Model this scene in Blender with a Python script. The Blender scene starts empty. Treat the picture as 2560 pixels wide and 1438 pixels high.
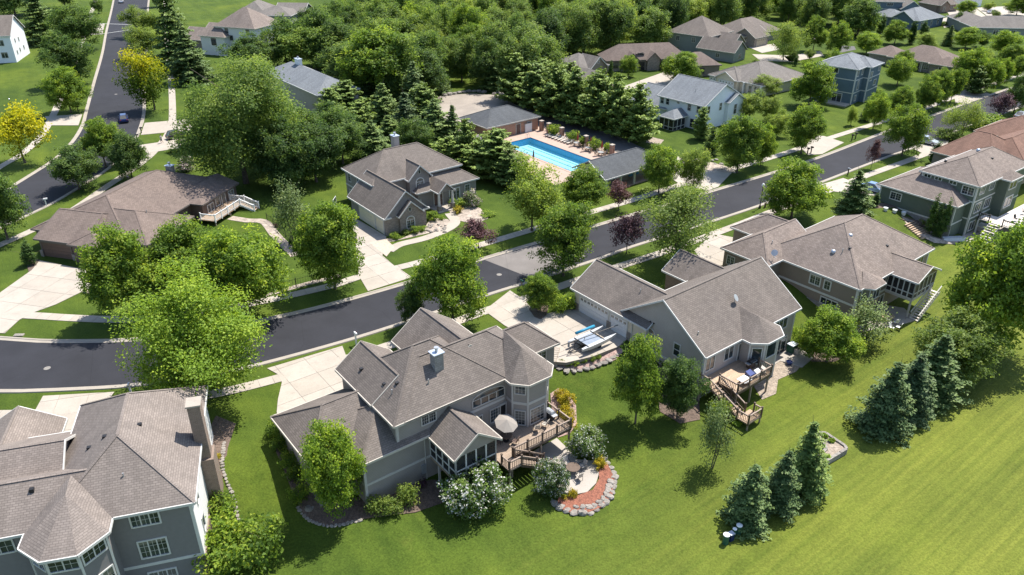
import bpy, math, random
import numpy as np
from mathutils import Vector

sc = bpy.context.scene
COL = sc.collection
R = math.radians
# ------------------------------------------------------------------ camera
FPX, PITCH, CAMH = 1940.0, R(27.9), 48.0          # focal length in pixels of a 2560 wide frame, tilt, height
cam = bpy.data.cameras.new('camera')
cam.sensor_width = 36.0
cam.lens = 36.0 * FPX / 2560.0
cam.clip_start, cam.clip_end = 0.5, 6000.0
camo = bpy.data.objects.new('camera', cam)
camo.location = (0, 0, CAMH)
camo.rotation_euler = (R(90) - PITCH, 0, 0)
COL.objects.link(camo)
sc.camera = camo
# ------------------------------------------------------------------ sky and sun
SUN = Vector((0.37, 0.40, 1.0)).normalized()      # direction towards the sun
EL = math.asin(SUN.z)
w = bpy.data.worlds.new('World')
sc.world = w
w.use_nodes = True
wn = w.node_tree
bg = wn.nodes['Background']
sky = wn.nodes.new('ShaderNodeTexSky')
sky.sky_type = 'NISHITA'
sky.sun_disc = False
sky.sun_elevation = EL
sky.sun_rotation = math.atan2(SUN.x, SUN.y)
sky.altitude = 300
wn.links.new(sky.outputs[0], bg.inputs[0])
bg.inputs[1].default_value = 0.125
sl = bpy.data.lights.new('sun', 'SUN')
sl.energy = 4.4
sl.angle = R(0.53)
sl.color = (1.0, 0.95, 0.87)
so = bpy.data.objects.new('sun', sl)
so.rotation_euler = (-SUN).to_track_quat('-Z', 'Y').to_euler()
so.location = (60, 60, 120)
COL.objects.link(so)
vs = sc.view_settings
vs.view_transform, vs.look, vs.gamma, vs.exposure = 'Standard', 'None', 1.0, 1.0
vs.use_curve_mapping = False
sc.cycles.max_bounces = 5
sc.cycles.transparent_max_bounces = 8

# ------------------------------------------------------------------ surveying helpers
CP, SP = math.cos(PITCH), math.sin(PITCH)
def at(px, py, z=0.0):
    x, y = (px - 1280) / FPX, (719 - py) / FPX
    dx, dy, dz = x, CP + y * SP, -SP + y * CP
    t = (z - CAMH) / dz
    return (dx * t, dy * t, z)
def proj(X, Y, Z):
    zz = Z - CAMH
    d = Y * CP - zz * SP
    return (1280 + FPX * X / d, 719 - FPX * (Y * SP + zz * CP) / d)
def pxm(X, Y, Z):
    return FPX / (Y * CP - (Z - CAMH) * SP)
# the yards behind the near houses lie a storey lower than the street
BACK = [(-90, 14), (-39.5, 40.5), (-24.1, 44.6), (-13.2, 52.4), (4.1, 64.3), (20.6, 69.1), (34, 79.2),
        (43, 84.4), (57.7, 96.3), (69, 111), (85, 123), (140, 166), (300, 290)]
LOW = -2.6
POOL = (16.11, 124.87, R(38.25))
def terr(x, y):
    c, s = math.cos(POOL[2]), math.sin(POOL[2])
    lx, ly = (x - POOL[0]) * c + (y - POOL[1]) * s, -(x - POOL[0]) * s + (y - POOL[1]) * c
    if 0.3 < lx < 12.9 and 9.5 < ly < 35.5: return -1.8
    best = 1e9
    sgn = 1
    for (ax, ay), (bx, by) in zip(BACK[:-1], BACK[1:]):
        dx, dy = bx - ax, by - ay
        u = max(0.0, min(1.0, ((x - ax) * dx + (y - ay) * dy) / (dx * dx + dy * dy)))
        ex, ey = x - ax - u * dx, y - ay - u * dy
        d = math.hypot(ex, ey)
        if d < best:
            best = d
            sgn = 1 if dx * ey - dy * ex > 0 else -1
    d = best * sgn
    t = max(0.0, min(1.0, (d - 1.0) / 10.0))
    t = t * t * (3 - 2 * t)
    return LOW * (1 - t)
def g(px, py):
    z = 0.0
    for _ in range(12):
        x, y, _z = at(px, py, z)
        z = 0.5 * z + 0.5 * terr(x, y)
    x, y, _z = at(px, py, z)
    return (x, y, terr(x, y))
def hgt(p, py):
    lo, hi = 0.0, 60.0
    for _ in range(40):
        m = (lo + hi) / 2
        if proj(p[0], p[1], p[2] + m)[1] > py: lo = m
        else: hi = m
    return lo
def smooth(pts, step=2.0):
    P = [Vector((p[0], p[1], 0)) for p in pts]
    P = [2 * P[0] - P[1]] + P + [2 * P[-1] - P[-2]]
    out = []
    for i in range(1, len(P) - 2):
        a, b, c, d = P[i - 1:i + 3]
        n = max(1, int((c - b).length / step))
        for k in range(n):
            t = k / n
            q = 0.5 * ((2 * b) + (c - a) * t + (2 * a - 5 * b + 4 * c - d) * t * t + (3 * b - a - 3 * c + d) * t ** 3)
            out.append((q.x, q.y))
    out.append((P[-2].x, P[-2].y))
    return out
def resample(pts, n):
    P = np.array(pts, float)
    s = np.concatenate([[0], np.cumsum(np.hypot(*np.diff(P, axis=0).T))])
    t = np.linspace(0, s[-1], n)
    return list(zip(np.interp(t, s, P[:, 0]), np.interp(t, s, P[:, 1])))
def offs(pts, d):
    P = np.array(pts, float)
    T = np.gradient(P, axis=0)
    T /= np.maximum(1e-9, np.hypot(T[:, 0], T[:, 1]))[:, None]
    return [(p[0] - t[1] * d, p[1] + t[0] * d) for p, t in zip(P, T)]

# ------------------------------------------------------------------ objects
def tag(o, label=None, cat=None, group=None, kind=None):
    if label: o['label'] = label
    if cat: o['category'] = cat
    if group: o['group'] = group
    if kind: o['kind'] = kind
    return o
def empty(name, loc=(0, 0, 0), rz=0.0, label=None, cat=None, group=None, parent=None):
    o = bpy.data.objects.new(name, None)
    o.empty_display_size = 0.2
    o.location = loc
    o.rotation_euler = (0, 0, rz)
    COL.objects.link(o)
    if parent: o.parent = parent
    return tag(o, label, cat, group)
def put(name, me, parent=None, loc=(0, 0, 0), rz=0.0, scale=None):
    o = bpy.data.objects.new(name, me)
    o.location = loc
    o.rotation_euler = (0, 0, rz)
    if scale: o.scale = scale
    COL.objects.link(o)
    if parent: o.parent = parent
    return o
def fin(me, mats, smooth_=False):
    for m in (mats if isinstance(mats, (list, tuple)) else [mats]):
        me.materials.append(m)
    uvl = me.uv_layers.new(name='UVMap')
    co = np.empty(len(me.vertices) * 3); me.vertices.foreach_get('co', co); co = co.reshape(-1, 3)
    nl = len(me.loops)
    lv = np.empty(nl, int); me.loops.foreach_get('vertex_index', lv)
    npoly = len(me.polygons)
    nrm = np.empty(npoly * 3); me.polygons.foreach_get('normal', nrm); nrm = nrm.reshape(-1, 3)
    lt = np.empty(npoly, int); me.polygons.foreach_get('loop_total', lt)
    n = np.repeat(nrm, lt, axis=0)
    h = np.hypot(n[:, 0], n[:, 1])
    flat = h < 0.05
    hh = np.where(flat, 1, h)
    ux, uy = -n[:, 1] / hh, n[:, 0] / hh           # horizontal axis in the face
    ux = np.where(flat, 1, ux); uy = np.where(flat, 0, uy)
    p = co[lv]
    u = p[:, 0] * ux + p[:, 1] * uy
    vx, vy, vz = n[:, 1] * 0 - n[:, 2] * uy, n[:, 2] * ux, n[:, 0] * uy - n[:, 1] * ux
    v = p[:, 0] * vx + p[:, 1] * vy + p[:, 2] * vz
    v = np.where(flat, p[:, 1], v)
    uvl.data.foreach_set('uv', np.stack([u, v], 1).ravel())
    if smooth_: me.polygons.foreach_set('use_smooth', [True] * npoly)
    return me
class MB:
    def __init__(s): s.v, s.f, s.mi = [], [], []
    def face(s, pts, mi=0):
        b = len(s.v)
        s.v += [tuple(p) for p in pts]
        s.f.append(tuple(range(b, b + len(pts))))
        s.mi.append(mi)
    def hexa(s, p, mi=0):                          # 8 points, bottom 4 then top 4, counter-clockwise
        b = len(s.v)
        s.v += [tuple(q) for q in p]
        for q in ((3, 2, 1, 0), (4, 5, 6, 7), (0, 1, 5, 4), (1, 2, 6, 5), (2, 3, 7, 6), (3, 0, 4, 7)):
            s.f.append(tuple(b + i for i in q)); s.mi.append(mi)
        return s
    def box(s, x0, x1, y0, y1, z0, z1, mi=0):
        return s.hexa([(x0, y0, z0), (x1, y0, z0), (x1, y1, z0), (x0, y1, z0),
                       (x0, y0, z1), (x1, y0, z1), (x1, y1, z1), (x0, y1, z1)], mi)
    def obox(s, cx, cy, z0, z1, lx, ly, a=0.0, mi=0):
        c, n = math.cos(a), math.sin(a)
        q = [(cx + x * c - y * n, cy + x * n + y * c) for x, y in
             ((-lx / 2, -ly / 2), (lx / 2, -ly / 2), (lx / 2, ly / 2), (-lx / 2, ly / 2))]
        return s.hexa([(x, y, z0) for x, y in q] + [(x, y, z1) for x, y in q], mi)
    def beam(s, a, b, w_, h_, mi=0):               # rectangular bar from a to b
        a, b = Vector(a), Vector(b)
        d = (b - a).normalized()
        side = Vector((0, 0, 1)).cross(d)
        if side.length < 1e-3: side = Vector((1, 0, 0))
        side.normalize()
        up = d.cross(side)
        k = [a + side * sx * w_ / 2 + up * sy * h_ / 2 for sx, sy in ((-1, -1), (1, -1), (1, 1), (-1, 1))]
        m = [q + (b - a) for q in k]
        return s.hexa([k[0], k[1], m[1], m[0], k[3], k[2], m[2], m[3]], mi)
    def cyl(s, a, b, r0, r1=None, n=8, mi=0, cap=True):
        r1 = r0 if r1 is None else r1
        a, b = Vector(a), Vector(b)
        d = (b - a).normalized()
        x = d.orthogonal().normalized(); y = d.cross(x)
        k = len(s.v)
        for c, r in ((a, r0), (b, r1)):
            for i in range(n):
                t = 2 * math.pi * i / n
                s.v.append(tuple(c + x * r * math.cos(t) + y * r * math.sin(t)))
        for i in range(n):
            j = (i + 1) % n
            s.f.append((k + i, k + j, k + n + j, k + n + i)); s.mi.append(mi)
        if cap:
            s.f.append(tuple(range(k + n - 1, k - 1, -1))); s.mi.append(mi)
            s.f.append(tuple(range(k + n, k + 2 * n))); s.mi.append(mi)
        return s
    def tube(s, pts, r, n=6, mi=0):
        for a, b in zip(pts[:-1], pts[1:]): s.cyl(a, b, r, r, n, mi)
        return s
    def lathe(s, c, prof, n=12, mi=0):             # prof: (radius, z) from bottom up
        k = len(s.v)
        for r, z in prof:
            for i in range(n):
                t = 2 * math.pi * i / n
                s.v.append((c[0] + r * math.cos(t), c[1] + r * math.sin(t), c[2] + z))
        for j in range(len(prof) - 1):
            for i in range(n):
                i2 = (i + 1) % n
                s.f.append((k + j * n + i, k + j * n + i2, k + (j + 1) * n + i2, k + (j + 1) * n + i)); s.mi.append(mi)
        s.f.append(tuple(range(k + n - 1, k - 1, -1))); s.mi.append(mi)
        t0 = k + (len(prof) - 1) * n
        s.f.append(tuple(range(t0, t0 + n))); s.mi.append(mi)
        return s
    def prism(s, poly, z0, z1, mi=0):
        ar = sum(a[0] * b[1] - b[0] * a[1] for a, b in zip(poly, poly[1:] + poly[:1]))
        if ar < 0: poly = poly[::-1]
        n, k = len(poly), len(s.v)
        s.v += [(p[0], p[1], z0) for p in poly] + [(p[0], p[1], z1) for p in poly]
        s.f.append(tuple(range(k + n - 1, k - 1, -1))); s.mi.append(mi)
        s.f.append(tuple(range(k + n, k + 2 * n))); s.mi.append(mi)
        for i in range(n):
            j = (i + 1) % n
            s.f.append((k + i, k + j, k + n + j, k + n + i)); s.mi.append(mi)
        return s
    def mesh(s, name, mats, smooth_=False):
        me = bpy.data.meshes.new(name)
        me.from_pydata(s.v, [], s.f)
        if any(s.mi): me.polygons.foreach_set('material_index', s.mi)
        return fin(me, mats, smooth_)
    def build(s, name, mats, parent=None, loc=(0, 0, 0), rz=0.0, smooth_=False):
        return put(name, s.mesh(name, mats, smooth_), parent, loc, rz)

# ------------------------------------------------------------------ materials
def newmat(name):
    m = bpy.data.materials.new(name)
    m.use_nodes = True
    nt = m.node_tree
    return m, nt, nt.nodes['Principled BSDF']
def nd(nt, t, **k):
    n = nt.nodes.new('ShaderNode' + t)
    for a, b in k.items():
        if a in n.inputs.keys(): n.inputs[a].default_value = b
        else: setattr(n, a, b)
    return n
def lk(nt, a, b): nt.links.new(a, b)
def ramp(nt, fac, stops):
    r = nt.nodes.new('ShaderNodeValToRGB')
    e = r.color_ramp.elements
    while len(e) < len(stops): e.new(0.5)
    for i, (p, c) in enumerate(stops):
        e[i].position = p
        e[i].color = (*c, 1)
    lk(nt, fac, r.inputs[0])
    return r.outputs[0]
def noise(nt, vec, scale, detail=3, rough=0.55):
    n = nd(nt, 'TexNoise', Scale=scale, Detail=detail, Roughness=rough)
    if vec is not None: lk(nt, vec, n.inputs['Vector'])
    return n.outputs[0]
def mixc(nt, f, a, b, mode='MIX'):
    m = nd(nt, 'Mix', data_type='RGBA', blend_type=mode)
    for sock, val in ((m.inputs[0], f), (m.inputs[6], a), (m.inputs[7], b)):
        if hasattr(val, 'links'): lk(nt, val, sock)
        elif isinstance(val, (int, float)): sock.default_value = val
        else: sock.default_value = (*val, 1)
    return m.outputs[2]
def bump(nt, b, h, strength=0.3, dist=0.05):
    n = nd(nt, 'Bump', Strength=strength, Distance=dist)
    lk(nt, h, n.inputs['Height'])
    lk(nt, n.outputs[0], b.inputs['Normal'])
def geo(nt): return nd(nt, 'NewGeometry').outputs['Position']
def uvs(nt): return nd(nt, 'TexCoord').outputs['UV']
def objr(nt): return nd(nt, 'ObjectInfo').outputs['Random']
def scaled(c, k): return tuple(min(1, max(0, x * k)) for x in c)

def m_flat(name, c, rough=0.6, metal=0.0, var=0.12, sc_=3.0, spec=0.4):
    m, nt, b = newmat(name)
    f = noise(nt, nd(nt, 'TexCoord').outputs['Object'], sc_, 4)
    lk(nt, ramp(nt, f, [(0.3, scaled(c, 1 - var)), (0.7, scaled(c, 1 + var))]), b.inputs['Base Color'])
    b.inputs['Roughness'].default_value = rough
    b.inputs['Metallic'].default_value = metal
    b.inputs['Specular IOR Level'].default_value = spec
    return m
def m_shingle(name, c, row=0.2, wid=0.42, contrast=0.13):
    m, nt, b = newmat(name)
    u = uvs(nt)
    br = nd(nt, 'TexBrick', offset=0.5, Scale=1.0)
    br.inputs['Brick Width'].default_value = wid
    br.inputs['Row Height'].default_value = row
    br.inputs['Mortar Size'].default_value = 0.022
    br.inputs['Mortar Smooth'].default_value = 0.3
    br.inputs['Color1'].default_value = (*scaled(c, 1 - contrast), 1)
    br.inputs['Color2'].default_value = (*scaled(c, 1 + contrast), 1)
    br.inputs['Mortar'].default_value = (*scaled(c, 0.62), 1)
    lk(nt, u, br.inputs['Vector'])
    # weather streaks run down the slope
    mp = nd(nt, 'Mapping')
    mp.inputs['Scale'].default_value = (0.9, 0.14, 1)
    lk(nt, u, mp.inputs['Vector'])
    st = noise(nt, mp.outputs[0], 1.0, 4)
    big = noise(nt, geo(nt), 0.22, 3)
    c1 = mixc(nt, 0.55, br.outputs[0], ramp(nt, st, [(0.3, scaled((0.5,) * 3, 0.78)), (0.7, scaled((0.5,) * 3, 1.2))]), 'OVERLAY')
    c2 = mixc(nt, 0.5, c1, ramp(nt, big, [(0.3, (0.42, 0.42, 0.43)), (0.7, (0.58, 0.57, 0.56))]), 'OVERLAY')
    gr = noise(nt, u, 22.0, 2)
    c3 = mixc(nt, 0.22, c2, ramp(nt, gr, [(0.3, (0.36, 0.36, 0.36)), (0.7, (0.64, 0.64, 0.64))]), 'OVERLAY')
    lk(nt, c3, b.inputs['Base Color'])
    b.inputs['Roughness'].default_value = 0.9
    b.inputs['Specular IOR Level'].default_value = 0.2
    bump(nt, b, br.outputs[1], -0.6, 0.03)
    return m
def m_siding(name, c, row=0.17, var=0.06):
    m, nt, b = newmat(name)
    u = uvs(nt)
    sp = nd(nt, 'SeparateXYZ'); lk(nt, u, sp.inputs[0])
    dv = nd(nt, 'Math', operation='DIVIDE'); lk(nt, sp.outputs[1], dv.inputs[0]); dv.inputs[1].default_value = row
    fr = nd(nt, 'Math', operation='FRACT'); lk(nt, dv.outputs[0], fr.inputs[0])
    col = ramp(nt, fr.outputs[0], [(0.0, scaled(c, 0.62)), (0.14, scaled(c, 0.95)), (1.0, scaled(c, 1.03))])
    n = noise(nt, u, 0.8, 4)
    col = mixc(nt, 0.5, col, ramp(nt, n, [(0.3, (0.5 - var,) * 3), (0.7, (0.5 + var,) * 3)]), 'OVERLAY')
    lk(nt, col, b.inputs['Base Color'])
    b.inputs['Roughness'].default_value = 0.65
    b.inputs['Specular IOR Level'].default_value = 0.25
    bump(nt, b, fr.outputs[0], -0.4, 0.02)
    return m
def m_masonry(name, c1, c2, mort, wid, row, ms=0.012):
    m, nt, b = newmat(name)
    u = uvs(nt)
    br = nd(nt, 'TexBrick', offset=0.5, Scale=1.0)
    br.inputs['Brick Width'].default_value = wid
    br.inputs['Row Height'].default_value = row
    br.inputs['Mortar Size'].default_value = ms
    br.inputs['Color1'].default_value = (*c1, 1)
    br.inputs['Color2'].default_value = (*c2, 1)
    br.inputs['Mortar'].default_value = (*mort, 1)
    lk(nt, u, br.inputs['Vector'])
    n = noise(nt, u, 3.0, 4)
    col = mixc(nt, 0.5, br.outputs[0], ramp(nt, n, [(0.3, (0.38,) * 3), (0.7, (0.62,) * 3)]), 'OVERLAY')
    lk(nt, col, b.inputs['Base Color'])
    b.inputs['Roughness'].default_value = 0.85
    bump(nt, b, br.outputs[1], -0.6, 0.03)
    return m
def m_concrete(name, c, rnd=0.1):
    m, nt, b = newmat(name)
    p = geo(nt)
    n1, n2 = noise(nt, p, 0.5, 5, 0.65), noise(nt, p, 9.0, 4)
    col = ramp(nt, n1, [(0.25, scaled(c, 0.86)), (0.55, c), (0.8, scaled(c, 1.07))])
    col = mixc(nt, 0.4, col, ramp(nt, n2, [(0.3, (0.42,) * 3), (0.7, (0.58,) * 3)]), 'OVERLAY')
    n5 = noise(nt, p, 0.9, 6, 0.75)
    col = mixc(nt, ramp(nt, n5, [(0.56, (0, 0, 0)), (0.74, (0.42,) * 3)]), col, scaled(c, 0.62))
    col = mixc(nt, rnd * 4, col, ramp(nt, objr(nt), [(0.0, (0.43, 0.42, 0.41)), (1.0, (0.56, 0.56, 0.57))]), 'OVERLAY')
    lk(nt, col, b.inputs['Base Color'])
    b.inputs['Roughness'].default_value = 0.85
    b.inputs['Specular IOR Level'].default_value = 0.2
    bump(nt, b, n2, 0.15, 0.02)
    return m
def m_asphalt(name, c):
    m, nt, b = newmat(name)
    p = geo(nt)
    n1, n2, n3 = noise(nt, p, 0.12, 5, 0.65), noise(nt, p, 16.0, 3), noise(nt, p, 0.9, 6, 0.7)
    col = ramp(nt, n1, [(0.3, scaled(c, 0.88)), (0.7, scaled(c, 1.12))])
    col = mixc(nt, 0.5, col, ramp(nt, n2, [(0.3, (0.36,) * 3), (0.7, (0.64,) * 3)]), 'OVERLAY')
    col = mixc(nt, ramp(nt, n3, [(0.7, (0, 0, 0)), (0.8, (0.3,) * 3)]), col, scaled(c, 2.1))
    vo = nd(nt, 'TexVoronoi', feature='DISTANCE_TO_EDGE', Scale=0.11); 
    wv = nd(nt, 'Mix', data_type='VECTOR'); wv.inputs[0].default_value = 0.06
    nz = nd(nt, 'TexNoise', Scale=0.6, Detail=4); lk(nt, p, nz.inputs['Vector']); lk(nt, p, wv.inputs[4]); lk(nt, nz.outputs[1], wv.inputs[5]); lk(nt, wv.outputs[1], vo.inputs['Vector'])
    col = mixc(nt, ramp(nt, vo.outputs['Distance'], [(0.0, (0.35,) * 3), (0.006, (0, 0, 0))]), col, scaled(c, 0.45))
    n4 = noise(nt, p, 0.35, 3)
    col = mixc(nt, 0.6, col, ramp(nt, n4, [(0.35, (0.44,) * 3), (0.65, (0.57,) * 3)]), 'OVERLAY')
    lk(nt, col, b.inputs['Base Color'])
    b.inputs['Roughness'].default_value = 0.88
    b.inputs['Specular IOR Level'].default_value = 0.25
    bump(nt, b, n2, 0.25, 0.01)
    return m
def m_grass():
    m, nt, b = newmat('grass')
    p = geo(nt)
    def dirn(deg, sx, sy):
        r_ = nd(nt, 'Mapping'); r_.inputs['Rotation'].default_value = (0, 0, R(-deg)); lk(nt, p, r_.inputs['Vector'])
        q_ = nd(nt, 'Mapping'); q_.inputs['Scale'].default_value = (sx, sy, 1); lk(nt, r_.outputs[0], q_.inputs['Vector'])
        return q_
    rot, rot2 = dirn(38, 0.03, 1.1), dirn(-60, 0.035, 0.36)
    big = noise(nt, p, 0.045, 4, 0.6)
    mid = noise(nt, p, 0.35, 5, 0.7)
    st = noise(nt, rot.outputs[0], 1.0, 5, 0.65)
    st2 = noise(nt, rot2.outputs[0], 1.0, 3, 0.6)
    fine = noise(nt, p, 5.5, 4, 0.75)
    col = ramp(nt, big, [(0.3, (0.036, 0.064, 0.011)), (0.5, (0.058, 0.091, 0.013)), (0.72, (0.088, 0.120, 0.015))])
    col = mixc(nt, 0.75, col, ramp(nt, mid, [(0.28, (0.33, 0.36, 0.34)), (0.72, (0.68, 0.63, 0.60))]), 'OVERLAY')
    col = mixc(nt, 0.6, col, ramp(nt, st2, [(0.38, (0.40, 0.42, 0.40)), (0.62, (0.58, 0.57, 0.52))]), 'OVERLAY')
    # the open field beyond the yards is drier and scored by mower tracks
    sp = nd(nt, 'SeparateXYZ'); lk(nt, p, sp.inputs[0])
    mr = nd(nt, 'Math', operation='MULTIPLY_ADD')
    lk(nt, sp.outputs[1], mr.inputs[0]); mr.inputs[1].default_value = -0.9; lk(nt, sp.outputs[0], mr.inputs[2])
    fld = nd(nt, 'MapRange'); lk(nt, mr.outputs[0], fld.inputs[0])
    fld.inputs[1].default_value = -48; fld.inputs[2].default_value = -12
    dry = ramp(nt, st, [(0.36, (0.22, 0.22, 0.22)), (0.58, (0.5,) * 3), (0.8, (0.8,) * 3)])
    dm = nd(nt, 'Math', operation='MULTIPLY'); lk(nt, dry, dm.inputs[0]); lk(nt, fld.outputs[0], dm.inputs[1])
    col = mixc(nt, dm.outputs[0], col, (0.215, 0.225, 0.038))
    patch = ramp(nt, noise(nt, p, 0.16, 6, 0.72), [(0.60, (0, 0, 0)), (0.75, (0.45,) * 3)])
    col = mixc(nt, patch, col, (0.125, 0.145, 0.026))
    col = mixc(nt, 0.8, col, ramp(nt, fine, [(0.25, (0.24,) * 3), (0.75, (0.76,) * 3)]), 'OVERLAY')
    lk(nt, col, b.inputs['Base Color'])
    b.inputs['Roughness'].default_value = 0.95
    b.inputs['Specular IOR Level'].default_value = 0.125
    bump(nt, b, fine, 0.7, 0.12)
    return m
def m_leaf(name, stops, trans=0.5, hue=0.10):
    m, nt, b = newmat(name)
    nt.nodes.remove(b)
    a = nd(nt, 'Attribute', attribute_name='var')
    col = ramp(nt, a.outputs['Fac'], stops)
    col = mixc(nt, 1.0, col, ramp(nt, objr(nt), [(0.0, (0.5 - hue, 0.5 - hue * 0.9, 0.5 - hue * 0.5)), (1.0, (0.5 + hue, 0.5 + hue * 0.8, 0.5))]), 'OVERLAY')
    d = nd(nt, 'BsdfPrincipled')
    d.inputs['Roughness'].default_value = 0.6
    d.inputs['Specular IOR Level'].default_value = 0.25
    t = nd(nt, 'BsdfTranslucent')
    lk(nt, col, d.inputs['Base Color'])
    tc = mixc(nt, 1.0, col, (1.35, 1.3, 0.8), 'MULTIPLY')
    lk(nt, tc, t.inputs[0])
    mx = nd(nt, 'MixShader'); mx.inputs[0].default_value = trans
    lk(nt, d.outputs[0], mx.inputs[1]); lk(nt, t.outputs[0], mx.inputs[2])
    lk(nt, mx.outputs[0], nt.nodes['Material Output'].inputs[0])
    return m
def m_glass(name, c=(0.02, 0.026, 0.03)):
    m, nt, b = newmat(name)
    n = noise(nt, nd(nt, 'TexCoord').outputs['Object'], 0.8, 2)
    n2 = noise(nt, geo(nt), 0.5, 1)
    col = ramp(nt, n2, [(0.42, c), (0.6, scaled(c, 2.2)), (0.75, (0.10, 0.095, 0.085))])
    # some rooms have their blinds partly drawn
    sp = nd(nt, 'SeparateXYZ'); lk(nt, nd(nt, 'TexCoord').outputs['Object'], sp.inputs[0])
    r_ = objr(nt)
    thr = nd(nt, 'MapRange'); lk(nt, r_, thr.inputs[0]); thr.inputs[3].default_value = 1.2; thr.inputs[4].default_value = -0.35
    gt = nd(nt, 'Math', operation='GREATER_THAN'); lk(nt, sp.outputs[2], gt.inputs[0]); lk(nt, thr.outputs[0], gt.inputs[1])
    fr = nd(nt, 'Math', operation='MULTIPLY'); lk(nt, gt.outputs[0], fr.inputs[0]); fr.inputs[1].default_value = 0.75
    col = mixc(nt, fr.outputs[0], col, (0.20, 0.185, 0.16))
    lk(nt, col, b.inputs['Base Color'])
    b.inputs['Roughness'].default_value = 0.06
    b.inputs['Specular IOR Level'].default_value = 0.7
    bump(nt, b, n, 0.03, 0.05)
    return m
def m_planks(name, c, w_=0.15):
    m, nt, b = newmat(name)
    u = uvs(nt)
    br = nd(nt, 'TexBrick', offset=0.37, Scale=1.0)
    br.inputs['Brick Width'].default_value = 3.2
    br.inputs['Row Height'].default_value = w_
    br.inputs['Mortar Size'].default_value = 0.012
    br.inputs['Color1'].default_value = (*scaled(c, 0.85), 1)
    br.inputs['Color2'].default_value = (*scaled(c, 1.12), 1)
    br.inputs['Mortar'].default_value = (*scaled(c, 0.3), 1)
    lk(nt, u, br.inputs['Vector'])
    n = noise(nt, u, 6.0, 4)
    col = mixc(nt, 0.5, br.outputs[0], ramp(nt, n, [(0.3, (0.42,) * 3), (0.7, (0.58,) * 3)]), 'OVERLAY')
    lk(nt, col, b.inputs['Base Color'])
    b.inputs['Roughness'].default_value = 0.75
    bump(nt, b, br.outputs[1], -0.5, 0.02)
    return m
def m_rough(name, c1, c2, scale=8.0, b_=0.6):
    m, nt, b = newmat(name)
    p = geo(nt)
    v = nd(nt, 'TexVoronoi', Scale=scale); lk(nt, p, v.inputs['Vector'])
    n = noise(nt, p, scale * 0.4, 5, 0.7)
    col = ramp(nt, n, [(0.3, c1), (0.7, c2)])
    bw = nd(nt, 'RGBToBW'); lk(nt, v.outputs['Color'], bw.inputs[0])
    col = mixc(nt, 0.8, col, ramp(nt, bw.outputs[0], [(0.2, (0.36, 0.36, 0.36)), (0.8, (0.64, 0.63, 0.62))]), 'OVERLAY')
    lk(nt, col, b.inputs['Base Color'])
    b.inputs['Roughness'].default_value = 0.95
    bump(nt, b, v.outputs['Distance'], b_, 0.06)
    return m
def m_stone(name, c):
    m, nt, b = newmat(name)
    o = nd(nt, 'TexCoord').outputs['Object']
    n, n2 = noise(nt, o, 2.4, 5, 0.7), noise(nt, o, 14.0, 3)
    col = ramp(nt, n, [(0.3, scaled(c, 0.6)), (0.7, scaled(c, 1.2))])
    col = mixc(nt, 0.7, col, ramp(nt, objr(nt), [(0, (0.40, 0.39, 0.38)), (1, (0.60, 0.59, 0.57))]), 'OVERLAY')
    lk(nt, col, b.inputs['Base Color'])
    b.inputs['Roughness'].default_value = 0.9
    bump(nt, b, n2, 0.5, 0.04)
    return m
def m_paint(name, c):
    m, nt, b = newmat(name)
    b.inputs['Base Color'].default_value = (*c, 1)
    b.inputs['Metallic'].default_value = 0.35
    b.inputs['Roughness'].default_value = 0.28
    b.inputs['Coat Weight'].default_value = 0.6
    return m
def m_water():
    m, nt, b = newmat('pool_water')
    p = geo(nt)
    n = noise(nt, p, 1.6, 3)
    lk(nt, ramp(nt, n, [(0.3, (0.10, 0.44, 0.62)), (0.7, (0.16, 0.55, 0.72))]), b.inputs['Base Color'])
    b.inputs['Roughness'].default_value = 0.05
    bump(nt, b, n, 0.08, 0.05)
    return m
def m_screen():
    m, nt, b = newmat('insect_screen')
    n = noise(nt, nd(nt, 'TexCoord').outputs['Object'], 1.5, 3)
    lk(nt, ramp(nt, n, [(0.3, (0.014, 0.016, 0.018)), (0.7, (0.03, 0.032, 0.036))]), b.inputs['Base Color'])
    b.inputs['Roughness'].default_value = 0.5
    b.inputs['Alpha'].default_value = 0.82
    return m

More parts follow.
